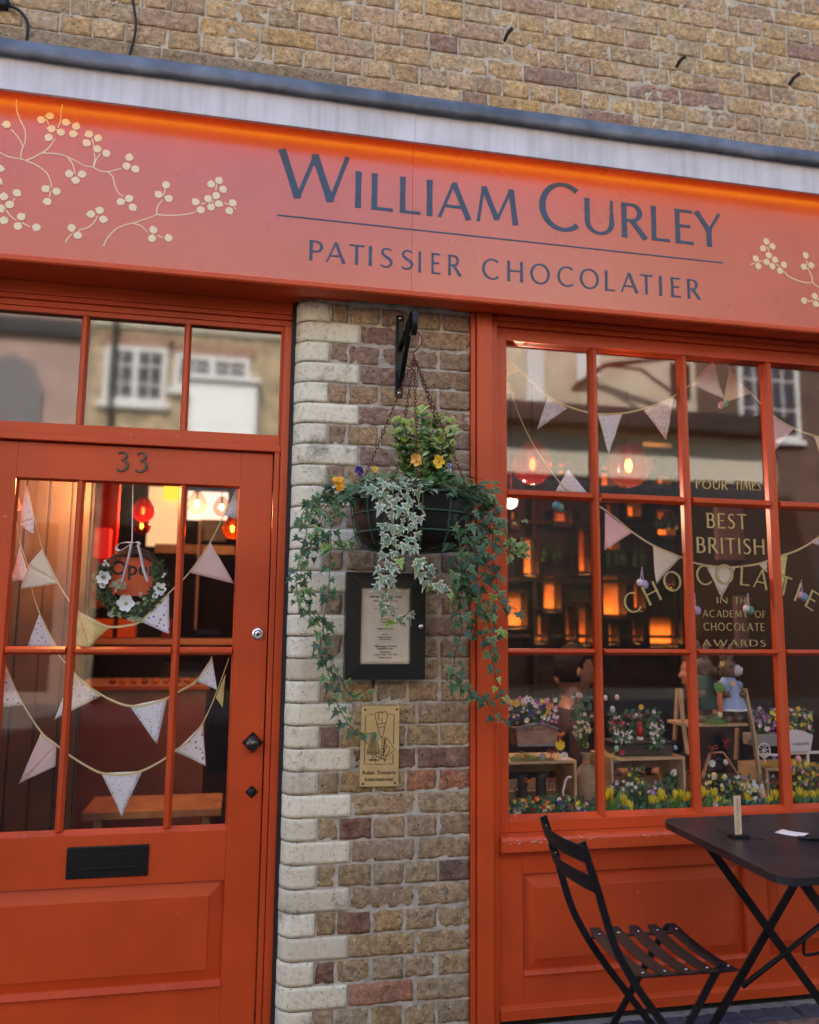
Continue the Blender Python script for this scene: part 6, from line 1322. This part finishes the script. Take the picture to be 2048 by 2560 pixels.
def nest(label, Z, x0, x1, y, Y, zt, n, cols, cat='grass nest', h=.02, dep=.09):
    a = Z(x0, y, Y).x; b = Z(x1, y, Y).x; f = MB()
    for _ in range(n):
        x = random.uniform(a, b); yy = Y+random.uniform(0, dep)-.01; p = Vector((x, yy, zt+random.random()*h*math.sin(math.pi*(x-a)/(b-a)+.2))); q = p+Vector((rnd(.02), rnd(.012), rnd(.012)-.002)); r_ = q+Vector((rnd(.015), -.004, -random.random()*.012)); f.tube([p, q, r_], .0007, 3, cap=False, col=(*jit(random.choice(cols), .2), 1))
    return tag(f.build('paper_grass', mat('dyed_grass', (1, 1, 1), .7, attr='gcol'), attr='gcol'), label, cat, kind='stuff')
nest('bright green paper grass on top of the left crate', ZL, 100, 480, 780, .27, cA[3], 330, [(.30, .48, .10), (.42, .55, .18)]); nest('green paper grass round the eggs at the rabbits feet', ZR, 530, 740, 770, .27, ZR(600, 800, .29).z, 260, [(.18, .42, .08), (.28, .5, .14)])
nest('yellow moss on top of the right crate', ZR, 1180, 1760, 1290, .28, cC[3]+.002, 380, [(.80, .62, .05), (.75, .5, .08), (.6, .35, .05)], h=.028); nest('straw and yellow moss at the corner of the middle crate', ZL, 1090, 1230, 700, .26, cB[3], 120, [(.7, .5, .12), (.6, .45, .15)])
# trough planter with flowers
tr = thing('planter_trough', 'weathered wooden trough with metal edging and dark writing, full of cut flowers', 'planter', tuple(ZL(355, 640, .30)))
a = ZL(150, 630, .28); b = ZL(565, 575, .28); xL, xR_, zb = a.x, b.x, a.z; zt = ZL(150, 445, .28).z; zc = ZL(350, 385, .28).z
prof_ = [(xL, zb), (xR_+.002, zb), (xR_+.008, zt)]+[(xR_+.008+(xL-xR_-.016)*i/10, zt+(zc-zt)*math.sin(math.pi*i/10)) for i in range(1, 10)]+[(xL-.006, zt)]
f = MB(); f.prism(prof_, lambda u, v, t: (u, t, v), .28, .292); f.build('front_board', mat('grey_brown_board', (.34, .22, .15), .8, nz=(18, .35), bump=(50, .3, .001)), tr, bevel=.001)
f = MB(); f.box(xL, xR_, .293, .36, zb, zb+.008); f.box(xL, xL+.008, .293, .36, zb+.0085, zt); f.box(xR_-.008, xR_, .293, .36, zb+.0085, zt); f.box(xL, xR_, .361, .369, zb, zt); f.build('box', MATS['grey_brown_board'], tr)
f = MB(); f.strap([(x, .279, z) for x, z in prof_[2:]][::1], (0, 1, 0), .016, .007); f.box(xL-.002, xR_+.004, .273, .2795, zb, zb+.009); f.build('metal_edging', mat('dull_zinc', (.28, .29, .32), .5, metal=.5, nz=(40, .4)), tr)
f = MB(); word(f, 'GRAND', xL+.034, xL+.068, zt-.006, zt+.002, .2795, .0006); word(f, 'JARDIN', xL+.075, xL+.112, zt-.006, zt+.002, .2795, .0006); f.build('lettering', INK, tr)
mixflowers('flower_bouquet', 'mixed white, yellow, purple and pink flowers filling the wooden trough', ZL, 40, 575, 110, 380, .31, 130, [WHT, WHT, WHT, YEL, PUR, MAG, PNK, CRM], tuple(ZL(350, 470, .32)), s=(.005, .011))
for x, y, c_, la in ((135, 165, YPET, 'yellow daffodil at the left of the trough bouquet'), (245, 125, PETW, 'white lily at the top of the trough bouquet'), (490, 195, ORP, 'orange lily at the right of the trough bouquet')): daisy(ZL, x, y, .25, .017, c_, YC_, la, 6)
mixflowers('flower_bouquet', 'purple and yellow blossoms over the grey tray right of the ladder', ZR, 1000, 1260, 655, 930, .36, 60, [LIL, LIL, YEL, WHT, MAG], tuple(ZR(1130, 980, .36)))
mixflowers('flower_bouquet', 'yellow, white and plum flowers above the white planter sign', ZR, 1380, 1640, 660, 880, .36, 55, [YEL, WHT, (.3, .02, .15), YEL], tuple(ZR(1500, 930, .36)))
mixflowers('flower_bouquet', 'white blossom sprays lying over the dark hamper', ZL, 1190, 1380, 460, 590, .27, 42, [WHT], tuple(ZL(1300, 600, .29)), s=(.004, .007), leaves=40)
mixflowers('flower_bouquet', 'white blossom sprig at the right of the dark hamper', ZL, 1580, 1720, 380, 600, .28, 34, [WHT], tuple(ZL(1650, 640, .29)), s=(.004, .008), leaves=50)
mixflowers('flower_bouquet', 'white and lemon chrysanthemums behind the egg cluster', ZR, 880, 1110, 1470, 1570, .24, 46, [WHT, WHT, (.8, .72, .3)], tuple(ZR(1000, 1640, .24)), s=(.007, .012), leaves=30)
mixflowers('blossom_branch', 'twiggy cream blossom branch above the burlap sack', ZL, 750, 930, 360, 540, .36, 34, [CRM, (.6, .55, .35)], tuple(ZL(890, 640, .38)), s=(.005, .008), leaves=14, cat='branch')
mixflowers('flower_bouquet', 'dark greenery with a few pale buds behind the first glazing bar', ZL, 720, 960, 70, 330, .42, 12, [WHT, PNK], tuple(ZL(850, 520, .42)), leaves=90)
mixflowers('flower_bouquet', 'low red, violet and white flowers along the foot of the first pane', ZL, 60, 950, 1180, 1340, .17, 46, [CRM, WHT, PUR, (.45, .02, .04), ORC_, YEL], (ZL(500, 1330, .18).x, .18, ZF), s=(.006, .011), leaves=120)
mixflowers('flower_bouquet', 'pink, white and lemon flowers crowding behind the tulips of the second pane', ZL, 1110, 1720, 1010, 1150, .245, 30, [WHT, PNK, YEL, LIL], (ZL(1400, 1300, .25).x, .25, ZF), s=(.006, .011), leaves=70)
mixflowers('flower_bouquet', 'white and lilac flowers low behind the tulips under the ladder', ZR, 440, 1250, 1380, 1560, .26, 38, [WHT, LIL, YEL, CRM], (ZR(800, 1700, .26).x, .26, ZF), s=(.006, .011), leaves=80)
mixflowers('flower_bouquet', 'orange and yellow flowers tumbling from the right crate in the last pane', ZR, 1390, 1740, 1240, 1480, .25, 34, [YEL, ORC_, PNK], (ZR(1560, 1480, .26).x, .26, ZF), s=(.006, .012), leaves=60)
mixflowers('flower_bouquet', 'dark leafy spray with pink and red flowers rising behind the hamper', ZL, 1110, 1700, 250, 470, .40, 26, [PNK, (.5, .02, .04), WHT], tuple(ZL(1400, 640, .40)), s=(.005, .010), leaves=150)
mixflowers('ivy_garland', 'green garland with yellow flower inside the middle crate', ZL, 1340, 1490, 850, 1140, .30, 5, [YEL], tuple(ZL(1420, 1150, .31)), leaves=110, cat='garland')
mixflowers('ivy_garland', 'dark green leaf clump behind the daisy in the middle crate', ZR, 60, 270, 1380, 1500, .32, 4, [WHT], tuple(ZR(160, 1560, .32)), leaves=110, cat='garland')
# hamper, sack, ribbons, vase, rope
hm = thing('hamper', 'long black hamper on the middle crate', 'hamper', tuple(ZL(1550, 735, .33))); a0 = ZL(1200, 738, .3); a1 = ZM(1240, 1620, 2.135)(955, 578, .3)
f = MB(); f.box(a0.x+.01, a1.x-.005, .30, .42, cB[3]+.001, cB[3]+.045); f.build('body', BLK, hm, bevel=.006); f = MB(); f.box(a0.x+.006, a1.x-.002, .295, .425, cB[3]+.046, cB[3]+.056); f.build('lid', mat('black_wicker', (.02, .02, .022), .6, bump=(120, .8, .002)), hm, bevel=.003)
gn = thing('decanter', 'red bottle-shaped candle with white foot behind the hamper flowers', 'ornament', tuple(ZL(1470, 560, .29))); p = ZL(1470, 525, .29); f = MB(); f.lathe([(.011, 0), (.012, .03), (.008, .037), (.007, .05), (.009, .056), (.001, .058)], p, 16, cap=True); f.build('body', mat('scarlet_gloss', (.55, .01, .02), .25), gn, smooth=True)
f = MB(); f.lathe([(.012, -.012), (.013, -.001)], p, 14, cap=True); f.build('foot', PETW, gn)
def bow(label, Z, x, y, Y, s, m_):
    p = Z(x, y, Y); t = thing('ribbon_bow', label, 'bow', tuple(p), 'bows in the window display')
    for nm, L_ in (('loop', [(0, 0), (-.9, .5), (-1.2, .1), (-.7, -.2), (0, 0)]), ('loop', [(0, 0), (.9, .55), (1.2, .1), (.7, -.2), (0, 0)]), ('tail', [(0, 0), (-.3, -.8), (-.6, -1.8)]), ('tail', [(0, 0), (.25, -.9), (.3, -2.)])):
        f = MB(); f.strap([Vector(q) for q in crom([(p.x+u*s, p.y-.004*abs(u), p.z+v*s) for u, v in L_], 5)], (.15, 1, .3), s*.45, .001); f.build(nm, m_, t, smooth=True)
CR = mat('crimson_ribbon', (.32, .01, .02), .35); OR = mat('orange_ribbon', (.80, .22, .02), .4)
bow('crimson bow on top of the left crate beside the lilac egg', ZL, 520, 690, .27, .018, CR); bow('dark red bow tied on the boot inside the left crate', ZL, 510, 990, .33, .020, CR); bow('orange bow tied inside the left crate', ZL, 275, 1000, .31, .020, OR); bow('red bow above the white blossom of the hamper', ZL, 1265, 380, .33, .012, CR); bow('maroon bow on the peak of the small wooden frame', ZR, 570, 1080, .30, .018, mat('rust_ribbon', (.42, .06, .01), .4)); bow('orange ribbon hanging from the edge of the wooden trough', ZL, 610, 500, .30, .013, OR); bow('red bow hanging behind the ladder shelf', ZR, 715, 1010, .40, .016, CR)
vz = thing('bud_vase', 'slender clear glass vase inside the left crate', 'vase', tuple(ZL(140, 1290, .28))); p = ZL(140, 1290, .28); p.z = ZF+.001; f = MB(); f.lathe([(.014, 0), (.018, .02), (.016, .04), (.008, .06), (.007, .09), (.009, .098)], p, 16); f.build('body', glass_mat('pale_green_glass', .12, (.75, .85, .8)), vz, smooth=True, thick=.0015)
rp = MB(); rp.tube(crom([tuple(ZL(x, y, .26)) for x, y in ((725, 962), (690, 965), (665, 1000), (650, 1060), (635, 1120), (645, 1165))], 5), .0048, 8); tag(rp.build('rope_handle', mat('white_rope', (.70, .66, .60), .9, bump=(250, .8, .002)), smooth=True), 'short thick white rope curling in front of the left crate', 'rope')
for i, (x, la) in enumerate(((400, 'black boot standing in the left crate behind the red bow'), (200, 'black boot standing in the left crate behind the orange bow'))):
    p = ZL(x, 1200, .36); f = MB(); f.lathe([(.024, 0), (.022, .05), (.020, .12), (.022, .135)], (p.x, p.y, ZF), 14, cap=True); f.ball((p.x, p.y-.025, ZF+.014), .018, .035, .014); tag(f.build('boot', BLK, smooth=True), la, 'boot', 'boots in the left crate')
sk = thing('burlap_sack', 'tied burlap sack standing behind the first glazing bar', 'sack', tuple(ZL(890, 1130, .36))); p = ZL(895, 1130, .38); zn = ZL(890, 800, .38).z
f = MB(); f.lathe([(.042, ZF-p.z), (.048, ZF-p.z+.03), (.046, zn-p.z-.06), (.034, zn-p.z-.025), (.014, zn-p.z), (.020, zn-p.z+.02), (.026, zn-p.z+.035)], p, 20); f.build('body', mat('burlap', (.40, .28, .18), .95, nz=(50, .2), bump=(180, .7, .002)), sk, smooth=True)
f = MB(); f.lathe([(.015, zn-p.z-.003), (.017, zn-p.z+.001), (.015, zn-p.z+.005)], p, 16); f.build('tie', OR, sk)
pt_ = thing('patterned_pot', 'black and white patterned pot inside the middle crate', 'pot', tuple(ZL(1290, 1150, .30))); p = ZL(1290, 1150, .31); p.z = ZF
f = MB(); f.lathe([(.020, 0), (.026, .03), (.028, .06), (.024, .085), (.026, .09)], p, 18, cap=True); M_ = cotton('harlequin_glaze', (.70, .62, .52), (.03, .02, .02), 70, .34); f.build('body', M_, pt_, smooth=True); f = MB(); f.lathe([(.0265, .090), (.027, .093), (.0255, .0955)], p, 18); f.build('rim', BRN, pt_)
# ladder stand
ld_ = thing('step_ladder', 'pale wooden A-frame display ladder carrying the two toy rabbits', 'ladder', tuple(ZR(650, 1560, .35)))
def plank(name, pts, w_, d_=.02, m_=None, par=None):
    f = MB(); f.strap([Vector(p) for p in pts], (0, 1, 0), d_, w_); f.build(name, m_ or WOOD, par or ld_, bevel=.001)
plank('front_stile', [ZR(920, 440, .29), ZR(1000, 830, .28), ZR(1105, 1575, .25)], .0115); plank('rear_stile', [ZR(195, 440, .47), ZR(160, 1000, .50)], .011); plank('rear_stile', [ZR(225, 440, .33), ZR(250, 800, .31), ZR(300, 1150, .29)], .0095)
plank('rear_stile', [ZR(840, 870, .45), ZR(825, 1210, .48)], .010)
a = ZR(415, 858, .28); b = ZR(968, 858, .28); zt_ = ZR(600, 800, .28).z; f = MB(); f.box(a.x-.05, b.x, .285, .44, a.z, a.z+.012); f.build('shelf', WOOD, ld_, bevel=.001)
ZSH = a.z+.012
tri = thing('display_trestle', 'small copper-coloured wooden A-frame below the ladder shelf', 'frame', tuple(ZR(650, 1450, .31))); CU = mat('copper_wood', (.55, .25, .13), .5)
plank('side', [ZR(545, 1140, .31), ZR(500, 1270, .31), ZR(455, 1430, .31)], .009, .012, CU, tri); plank('side', [ZR(690, 1135, .31), ZR(790, 1290, .31), ZR(915, 1470, .31)], .006, .012, CU, tri); plank('top_rail', [ZR(545, 1135, .315), ZR(690, 1130, .315)], .006, .01, CU, tri)
bk = thing('dark_basket', 'round black basket holding eggs under the small wooden frame', 'basket', tuple(ZR(660, 1450, .37))); p = ZR(660, 1500, .40); f = MB(); f.lathe([(.03, -.02), (.043, .0), (.046, .03), (.044, .034), (.040, .03)], p, 20); f.build('bowl', BLK, bk, smooth=True); f = MB(); f.tube([(p.x+.044*math.cos(R(18*i)), p.y, p.z+.03+.085*math.sin(R(18*i))) for i in range(11)], .0022, 6); f.build('handle', BLK, bk)
# white wheel planter and sign
wp = thing('wheel_planter', 'white garden cart planter with a spoked wheel and grey tray', 'planter', tuple(ZR(1300, 1280, .33)))
p = ZR(1130, 1110, .30); rr = (ZR(1195, 1110, .30)-p).length; f = MB(); f.tube([(p.x+rr*math.cos(6.283*i/24), p.y, p.z+rr*math.sin(6.283*i/24)) for i in range(25)], .003, 6, cap=False)
for k in range(4): a_ = 6.283*k/8+.2; f.tube([(p.x-rr*math.cos(a_), p.y, p.z-rr*math.sin(a_)), (p.x+rr*math.cos(a_), p.y, p.z+rr*math.sin(a_))], .0018, 5)
f.build('wheel', WHITEP, wp); a = zq(ZR, 1040, 1275, 940, 1090, .33); f = MB(); f.box(a[0], a[1]+.02, .33, .42, a[2]+.008, a[3]); f.build('tray', mat('grey_wash', (.30, .28, .27), .7), wp, bevel=.002)
f = MB(); f.strap([ZR(1060, 1150, .31), ZR(1270, 1160, .31), ZR(1390, 1140, .31)], (0, 1, 0), .012, .009); f.strap([ZR(1380, 1140, .32), ZR(1740, 1130, .32)], (0, 1, 0), .012, .011); f.strap([ZR(1600, 1140, .315), ZR(1608, 1290, .315)], (0, 1, 0), .010, .009); f.strap([ZR(1120, 1160, .315), ZR(1135, 1240, .315)], (0, 1, 0), .01, .008); f.build('frame', WHITEP, wp, bevel=.001)
f = MB(); P4 = [(1395, 1130), (1400, 900), (1470, 888), (1560, 900), (1662, 945), (1635, 1118)]; f.prism([(ZR(x, y, .30).x, ZR(x, y, .30).z) for x, y in P4], lambda u, v, t: (u, t, v), .30, .31); f.build('name_board', mat('white_wash', (.66, .65, .68), .7), wp, bevel=.001)
a = ZR(1440, 1060, .2985); b = ZR(1610, 1010, .2985); f = MB(); word(f, 'JARDIN', a.x, b.x, a.z+.001, a.z+.013, .2993, .0005); f.build('lettering', INK, wp)

# ------------------------------------------------------------------ toy rabbits (plush, standing)
def blob_tube(mb, pts, n=10, m=0): mb.tube([p for p, _ in pts], [r_ for _, r_ in pts], n, m)
FUR = mat('plush_brown_fur', (.22, .14, .09), .95, nz=(90, .4), bump=(260, .9, .002)); FURW = mat('plush_white_fur', (.72, .64, .60), .95, bump=(260, .8, .002)); CLG = mat('dark_green_coat', (.02, .06, .045), .8, nz=(50, .3)); CLB = cotton('blue_gingham_dress', (.50, .62, .85), (.28, .42, .75), 260, grid=True)
def rabbit(label, ZX, xc, yhead, yfeet, Y, facing, white, coat, hold):
    s = (ZX(0, yhead, Y).z-ZSH)/.78; c_ = Vector((ZX(xc, yhead, Y).x, Y, ZSH)); t = thing('toy_rabbit', label, 'toy', tuple(c_)); H = s
    def Q(x, y, z): return c_+Vector((x*H, y*H, z*H))
    f = MB(); f.lathe([(.02*H, .16*H), (.15*H, .2*H), (.18*H, .32*H), (.15*H, .48*H), (.10*H, .6*H), (.07*H, .66*H)], c_, 16)
    f.ball(Q(0, 0, .76), .135*H, .13*H, .14*H, 16, 12); f.ball(Q(.11*facing, -.07, .72), .075*H, .075*H, .06*H, 12, 8)
    for sx in (-1, 1):
        f.ball(Q(.085*sx, -.05, .06), .075*H, .12*H, .055*H, 12, 8); blob_tube(f, [(Q(.08*sx, 0, .08), .06*H), (Q(.085*sx, .0, .22), .075*H)]); blob_tube(f, [(Q(.13*sx, 0, .55), .045*H), (Q(.20*sx, -.05, .44), .045*H), (Q(.15*sx, -.15, .40), .05*H), (Q(.10*sx, -.19, .42), .045*H)])
        blob_tube(f, [(Q(.05*sx, .02, .86), .035*H), (Q(.065*sx, .03, .98), .048*H), (Q(.07*sx, .02, 1.08), .036*H), (Q(.07*sx, .01, 1.13), .01*H)])
    f.build('body', FUR, t, smooth=True)
    if white: f = MB(); f.ball(Q(.10*facing, -.085, .745), .085*H, .075*H, .085*H, 12, 8); f.build('muzzle', FURW, t, smooth=True)
    f = MB()
    for sx in (-1, 1): f.ball(Q(.05*facing+.075*sx, -.125, .80), .015*H); 
    f.ball(Q(.155*facing, -.13, .735), .018*H); f.build('face', mat('black_bead', (.01, .01, .01), .15), t, smooth=True)
    if coat == 'dress':
        f = MB(); n = 28; pr = [(.09, .64), (.13, .56), (.165, .46), (.20, .34), (.25, .2)]; vs_ = []
        for r_, z in pr:
            for j in range(n): a = 6.283*j/n; q = r_*(1+.07*math.sin(j*6.283/n*7)*(.7-z)*2); vs_.append(Q(q*math.cos(a), q*math.sin(a), z))
        f.add(vs_, [(i*n+j, i*n+(j+1) % n, (i+1)*n+(j+1) % n, (i+1)*n+j) for i in range(4) for j in range(n)])
        for sx in (-1, 1): f.ball(Q(.15*sx, -.01, .53), .07*H, .07*H, .06*H, 10, 8)
        f.build('dress', CLB, t, smooth=True)
        f = MB(); f.lathe([(.245*H, .205*H), (.262*H, .175*H)], c_, 28); f.build('lace_hem', PETW, t, smooth=True, thick=.0005)
    else:
        f = MB(); f.lathe([(.10*H, .65*H), (.165*H, .5*H), (.20*H, .33*H), (.19*H, .2*H)], c_, 20)
        for sx in (-1, 1): blob_tube(f, [(Q(.13*sx, 0, .56), .06*H), (Q(.205*sx, -.05, .45), .06*H), (Q(.17*sx, -.12, .41), .055*H)])
        f.build('coat', CLG, t, smooth=True)
    return t, Q, H
t1_, Q1, H1 = rabbit('brown toy rabbit in a dark green coat on the ladder shelf', ZR, 470, 190, 790, .335, 1, False, 'coat', 'carrot')
t2_, Q2, H2 = rabbit('toy rabbit in a light blue gingham dress with a white muzzle', ZR, 735, 215, 790, .335, 1, True, 'dress', 'flower')
cr_ = thing('toy_carrot', 'orange carrot with green top held by the green-coated rabbit', 'toy', tuple(Q1(.1, -.2, .4))); f = MB(); f.tube([Q1(.10, -.21, .42), Q1(.10, -.215, .3), Q1(.11, -.21, .08)], [.035*H1, .045*H1, .02*H1], 10); f.build('root', mat('carrot_felt', (.60, .17, .05), .8), cr_, smooth=True); f = MB()
for k in range(7): leaf(f, Q1(.10, -.21, .42), Vector((rnd(.7), -.2, 1)), Vector((0, -1, 0)), .15*H1, OVAL, (.1, .3, .06), (.2, .42, .1))
f.build('top_leaves', LEAFA, cr_, attr='lcol')

# ------------------------------------------------------------------ people sitting inside, glimpsed through the bottom window panes
SKIN = mat('skin', (.36, .18, .115), .5, nz=(12, .08)); HAIR = mat('dark_hair', (.014, .008, .006), .8, spec=.15, bump=(140, .8, .004)); SW = mat('dark_plum_sweater', (.045, .015, .022), .9, nz=(40, .3), bump=(160, .6, .002)); JN = mat('dark_jeans', (.03, .04, .07), .9)
def person(label, loc, face, hairc, top):
    """seated figure, profile turned to face*X"""
    t = thing('person', label, 'person', tuple(loc)); L0 = Vector(loc)
    def Q(x, y, z): return L0+Vector((x*face, y, z))
    # skeleton for the skin modifier: pelvis, spine, neck, arms, legs
    J = [(0, 0, .50, .13, .15), (0, 0, .66, .11, .135), (.015, 0, .82, .105, .15), (.01, 0, .93, .085, .15), (.02, 0, 1.00, .060, .064), (.035, 0, 1.07, .054, .058), (.045, 0, 1.15, .050, .054)]
    ed = [(0, 1), (1, 2), (2, 3), (3, 4), (4, 5), (5, 6)]
    for sy in (-1, 1):
        b = len(J); J += [(0, .17*sy, .91, .055, .055), (-.02, .22*sy, .77, .045, .045), (.04, .23*sy, .64, .040, .040), (.16, .17*sy, .66, .035, .035), (.26, .10*sy, .69, .026, .030), (.31, .08*sy, .695, .022, .030)]; ed += [(3, b), (b, b+1), (b+1, b+2), (b+2, b+3), (b+3, b+4), (b+4, b+5)]
        for k_ in range(5): ff = len(J); J += [(.345, .08*sy+(k_-2)*.017, .70, .009, .009), (.375+.008*(2-abs(k_-2)), .08*sy+(k_-2)*.019, .69, .008, .008), (.385+.006*(2-abs(k_-2)), .08*sy+(k_-2)*.019, .675, .007, .007)]; ed += [(b+5, ff), (ff, ff+1), (ff+1, ff+2)]
        b = len(J); J += [(.06, .09*sy, .49, .085, .085), (.42, .11*sy, .50, .062, .062), (.43, .11*sy, .28, .052, .052), (.42, .11*sy, .09, .036, .036), (.52, .12*sy, .05, .032, .04)]; ed += [(0, b), (b, b+1), (b+1, b+2), (b+2, b+3), (b+3, b+4)]
    me = bpy.data.meshes.new('body'); me.from_pydata([Q(x, y, z) for x, y, z, _, _ in J], ed, []); o = bpy.data.objects.new('body', me); C.objects.link(o)
    sk_ = o.modifiers.new('skin', 'SKIN'); sk_.use_smooth_shade = True
    for i, d_ in enumerate(me.skin_vertices[0].data): d_.radius = (J[i][3], J[i][4]); d_.use_root = i == 0
    s_ = o.modifiers.new('sub', 'SUBSURF'); s_.levels = 2; s_.render_levels = 2
    dg = bpy.context.evaluated_depsgraph_get(); bm_ = bpy.data.meshes.new_from_object(o.evaluated_get(dg)); bpy.data.objects.remove(o)
    # head: sculpted sphere joined to the same mesh
    hc = Q(.055, 0, 1.20); n1, n2 = 48, 36; hv = []
    for i in range(n2+1):
        th = math.pi*i/n2; z = math.cos(th)
        for j in range(n1):
            a = 2*math.pi*j/n1; x, y = math.sin(th)*math.cos(a), math.sin(th)*math.sin(a)
            X, Y_, Z_ = x*.102, y*.077, z*.122
            fr = max(0, x)
            if z < -.1: X += fr*.012*(-z); Y_ *= 1-.32*max(0, -z-.1); X -= max(0, -x)*.045*max(0, -z)   # jaw and nape
            g_ = lambda zc, w_: math.exp(-((z-zc)/w_)**2)
            side = math.exp(-(y/.20)**2)
            X += fr*side*(.026*g_(-.16, .13)+.010*g_(.02, .12)) + fr*math.exp(-(y/.3)**2)*(.010*g_(-.42, .05)+.009*g_(-.54, .05)+.014*g_(-.78, .12)+.008*g_(.24, .09)) - fr*math.exp(-(y/.3)**2)*.008*g_(-.66, .05)
            X -= fr*.012*g_(.06, .08)*math.exp(-((abs(y)-.36)/.16)**2)
            hv.append(hc+Vector((X*face, Y_, Z_)))
    hf = [(i*n1+j, i*n1+(j+1) % n1, (i+1)*n1+(j+1) % n1, (i+1)*n1+j) for i in range(n2) for j in range(n1)]
    # ears
    mbx = MB(); mbx.add(hv, hf)
    for sy in (-1, 1): mbx.ball(hc+Vector((-.010*face, .078*sy, -.008)), .018, .008, .032, 12, 10); mbx.ball(hc+Vector((-.008*face, .085*sy, -.002)), .010, .005, .020, 10, 8)
    vs2 = [tuple(v.co) for v in bm_.vertices]; fs2 = [tuple(p.vertices) for p in bm_.polygons]; mats_i = []
    for p in bm_.polygons:
        c2 = p.center-L0; fx = c2.x*face; mats_i.append(0 if (c2.z > 1.01 and math.hypot(fx-.02, c2.y) < .085) or (fx > .24 and .62 < c2.z < .76 and fx < .44 and c2.z > .60) else (1 if c2.z > .56 or (fx < .1 and c2.z > .5) else 2))
    bb = MB(); o0 = len(vs2); bb.v = vs2; bb.f = fs2; bb.m = mats_i; bb.c = [(1, 1, 1, 1)]*o0; bb.add(mbx.v, mbx.f, 0)
    bb.build('body', [SKIN, top, JN], t, smooth=True)
    f = MB(); hv2 = []
    for i in range(n2+1):
        th = math.pi*i/n2; z = math.cos(th)
        for j in range(n1):
            a = 2*math.pi*j/n1; x, y = math.sin(th)*math.cos(a), math.sin(th)*math.sin(a); k_ = 1.0
            cover = z > .50 if x > .25 else (z > .30 if x > .02 else z > -.45)
            if .02 <= x <= .15 and abs(y) > .5 and z > .02: cover = True        # sideburn
            k_ = 1.09+.03*noise.noise(Vector((x*5, y*5, z*5)))+(.05 if z > .3 else 0) if cover else .55
            hv2.append(hc+Vector(((x*.104*k_)*face, y*.079*k_, z*.124*k_)))
    f.add(hv2, hf); f.build('hair', hairc, t, smooth=True)
    f = MB()
    for sy in (-1, 1): f.ball(hc+Vector((.086*face, .030*sy, .007)), .010, .011, .009, 10, 8)
    f.build('eyes', mat('eye_white', (.6, .55, .5), .2), t, smooth=True); f = MB()
    for sy in (-1, 1): f.ball(hc+Vector((.0935*face, .031*sy, .007)), .004, .005, .005, 8, 6); f.box(hc.x+.090*face-.006, hc.x+.090*face+.006, hc.y+.031*sy-.015, hc.y+.031*sy+.015, hc.z+.024, hc.z+.029)
    f.build('eyebrows', hairc, t)
    f = MB(); f.box(hc.x+.094*face-.006, hc.x+.094*face+.007, hc.y-.022, hc.y+.022, hc.z-.062, hc.z-.055); f.build('lips', mat('lip', (.35, .12, .10), .5), t, bevel=.002)
    return t
YPP = 1.25; hp_ = ZM(1240, 1620, 2.135)(418, 118, YPP)
person('dark-haired person in a dark plum sweater seen in profile behind the first window pane', (hp_.x-.055, YPP, hp_.z-1.20), 1, HAIR, SW)
hp2 = ZM(1240, 1620, 2.135)(1085, 130, YPP+.1)
person('person facing left whose face just shows beside the second glazing bar', (hp2.x+.055, YPP+.1, hp2.z-1.20), -1, mat('brown_hair', (.06, .025, .012), .6, bump=(140, .8, .004)), mat('black_top', (.02, .015, .018), .9))
for i, (x, Y, zz) in enumerate(((hp_.x-.055, YPP, hp_.z-1.20), (hp2.x+.055, YPP+.1, hp2.z-1.20))):
    t = thing('stool', ('wooden stool under the person in the plum sweater', 'wooden stool under the person facing left')[i], 'stool', (x, Y, .04)); zt = zz+.385
    f = MB(); f.lathe([(.001, zt-.03), (.17, zt-.03), (.175, zt-.015), (.17, zt), (.001, zt)], (x, Y, 0), 20); f.build('seat', DARKW, t)
    for sx in (-1, 1):
        for sy in (-1, 1): f = MB(); f.tube([(x+.11*sx, Y+.11*sy, zt-.031), (x+.15*sx, Y+.15*sy, .04)], .013, 8); f.build('leg', DARKW, t)
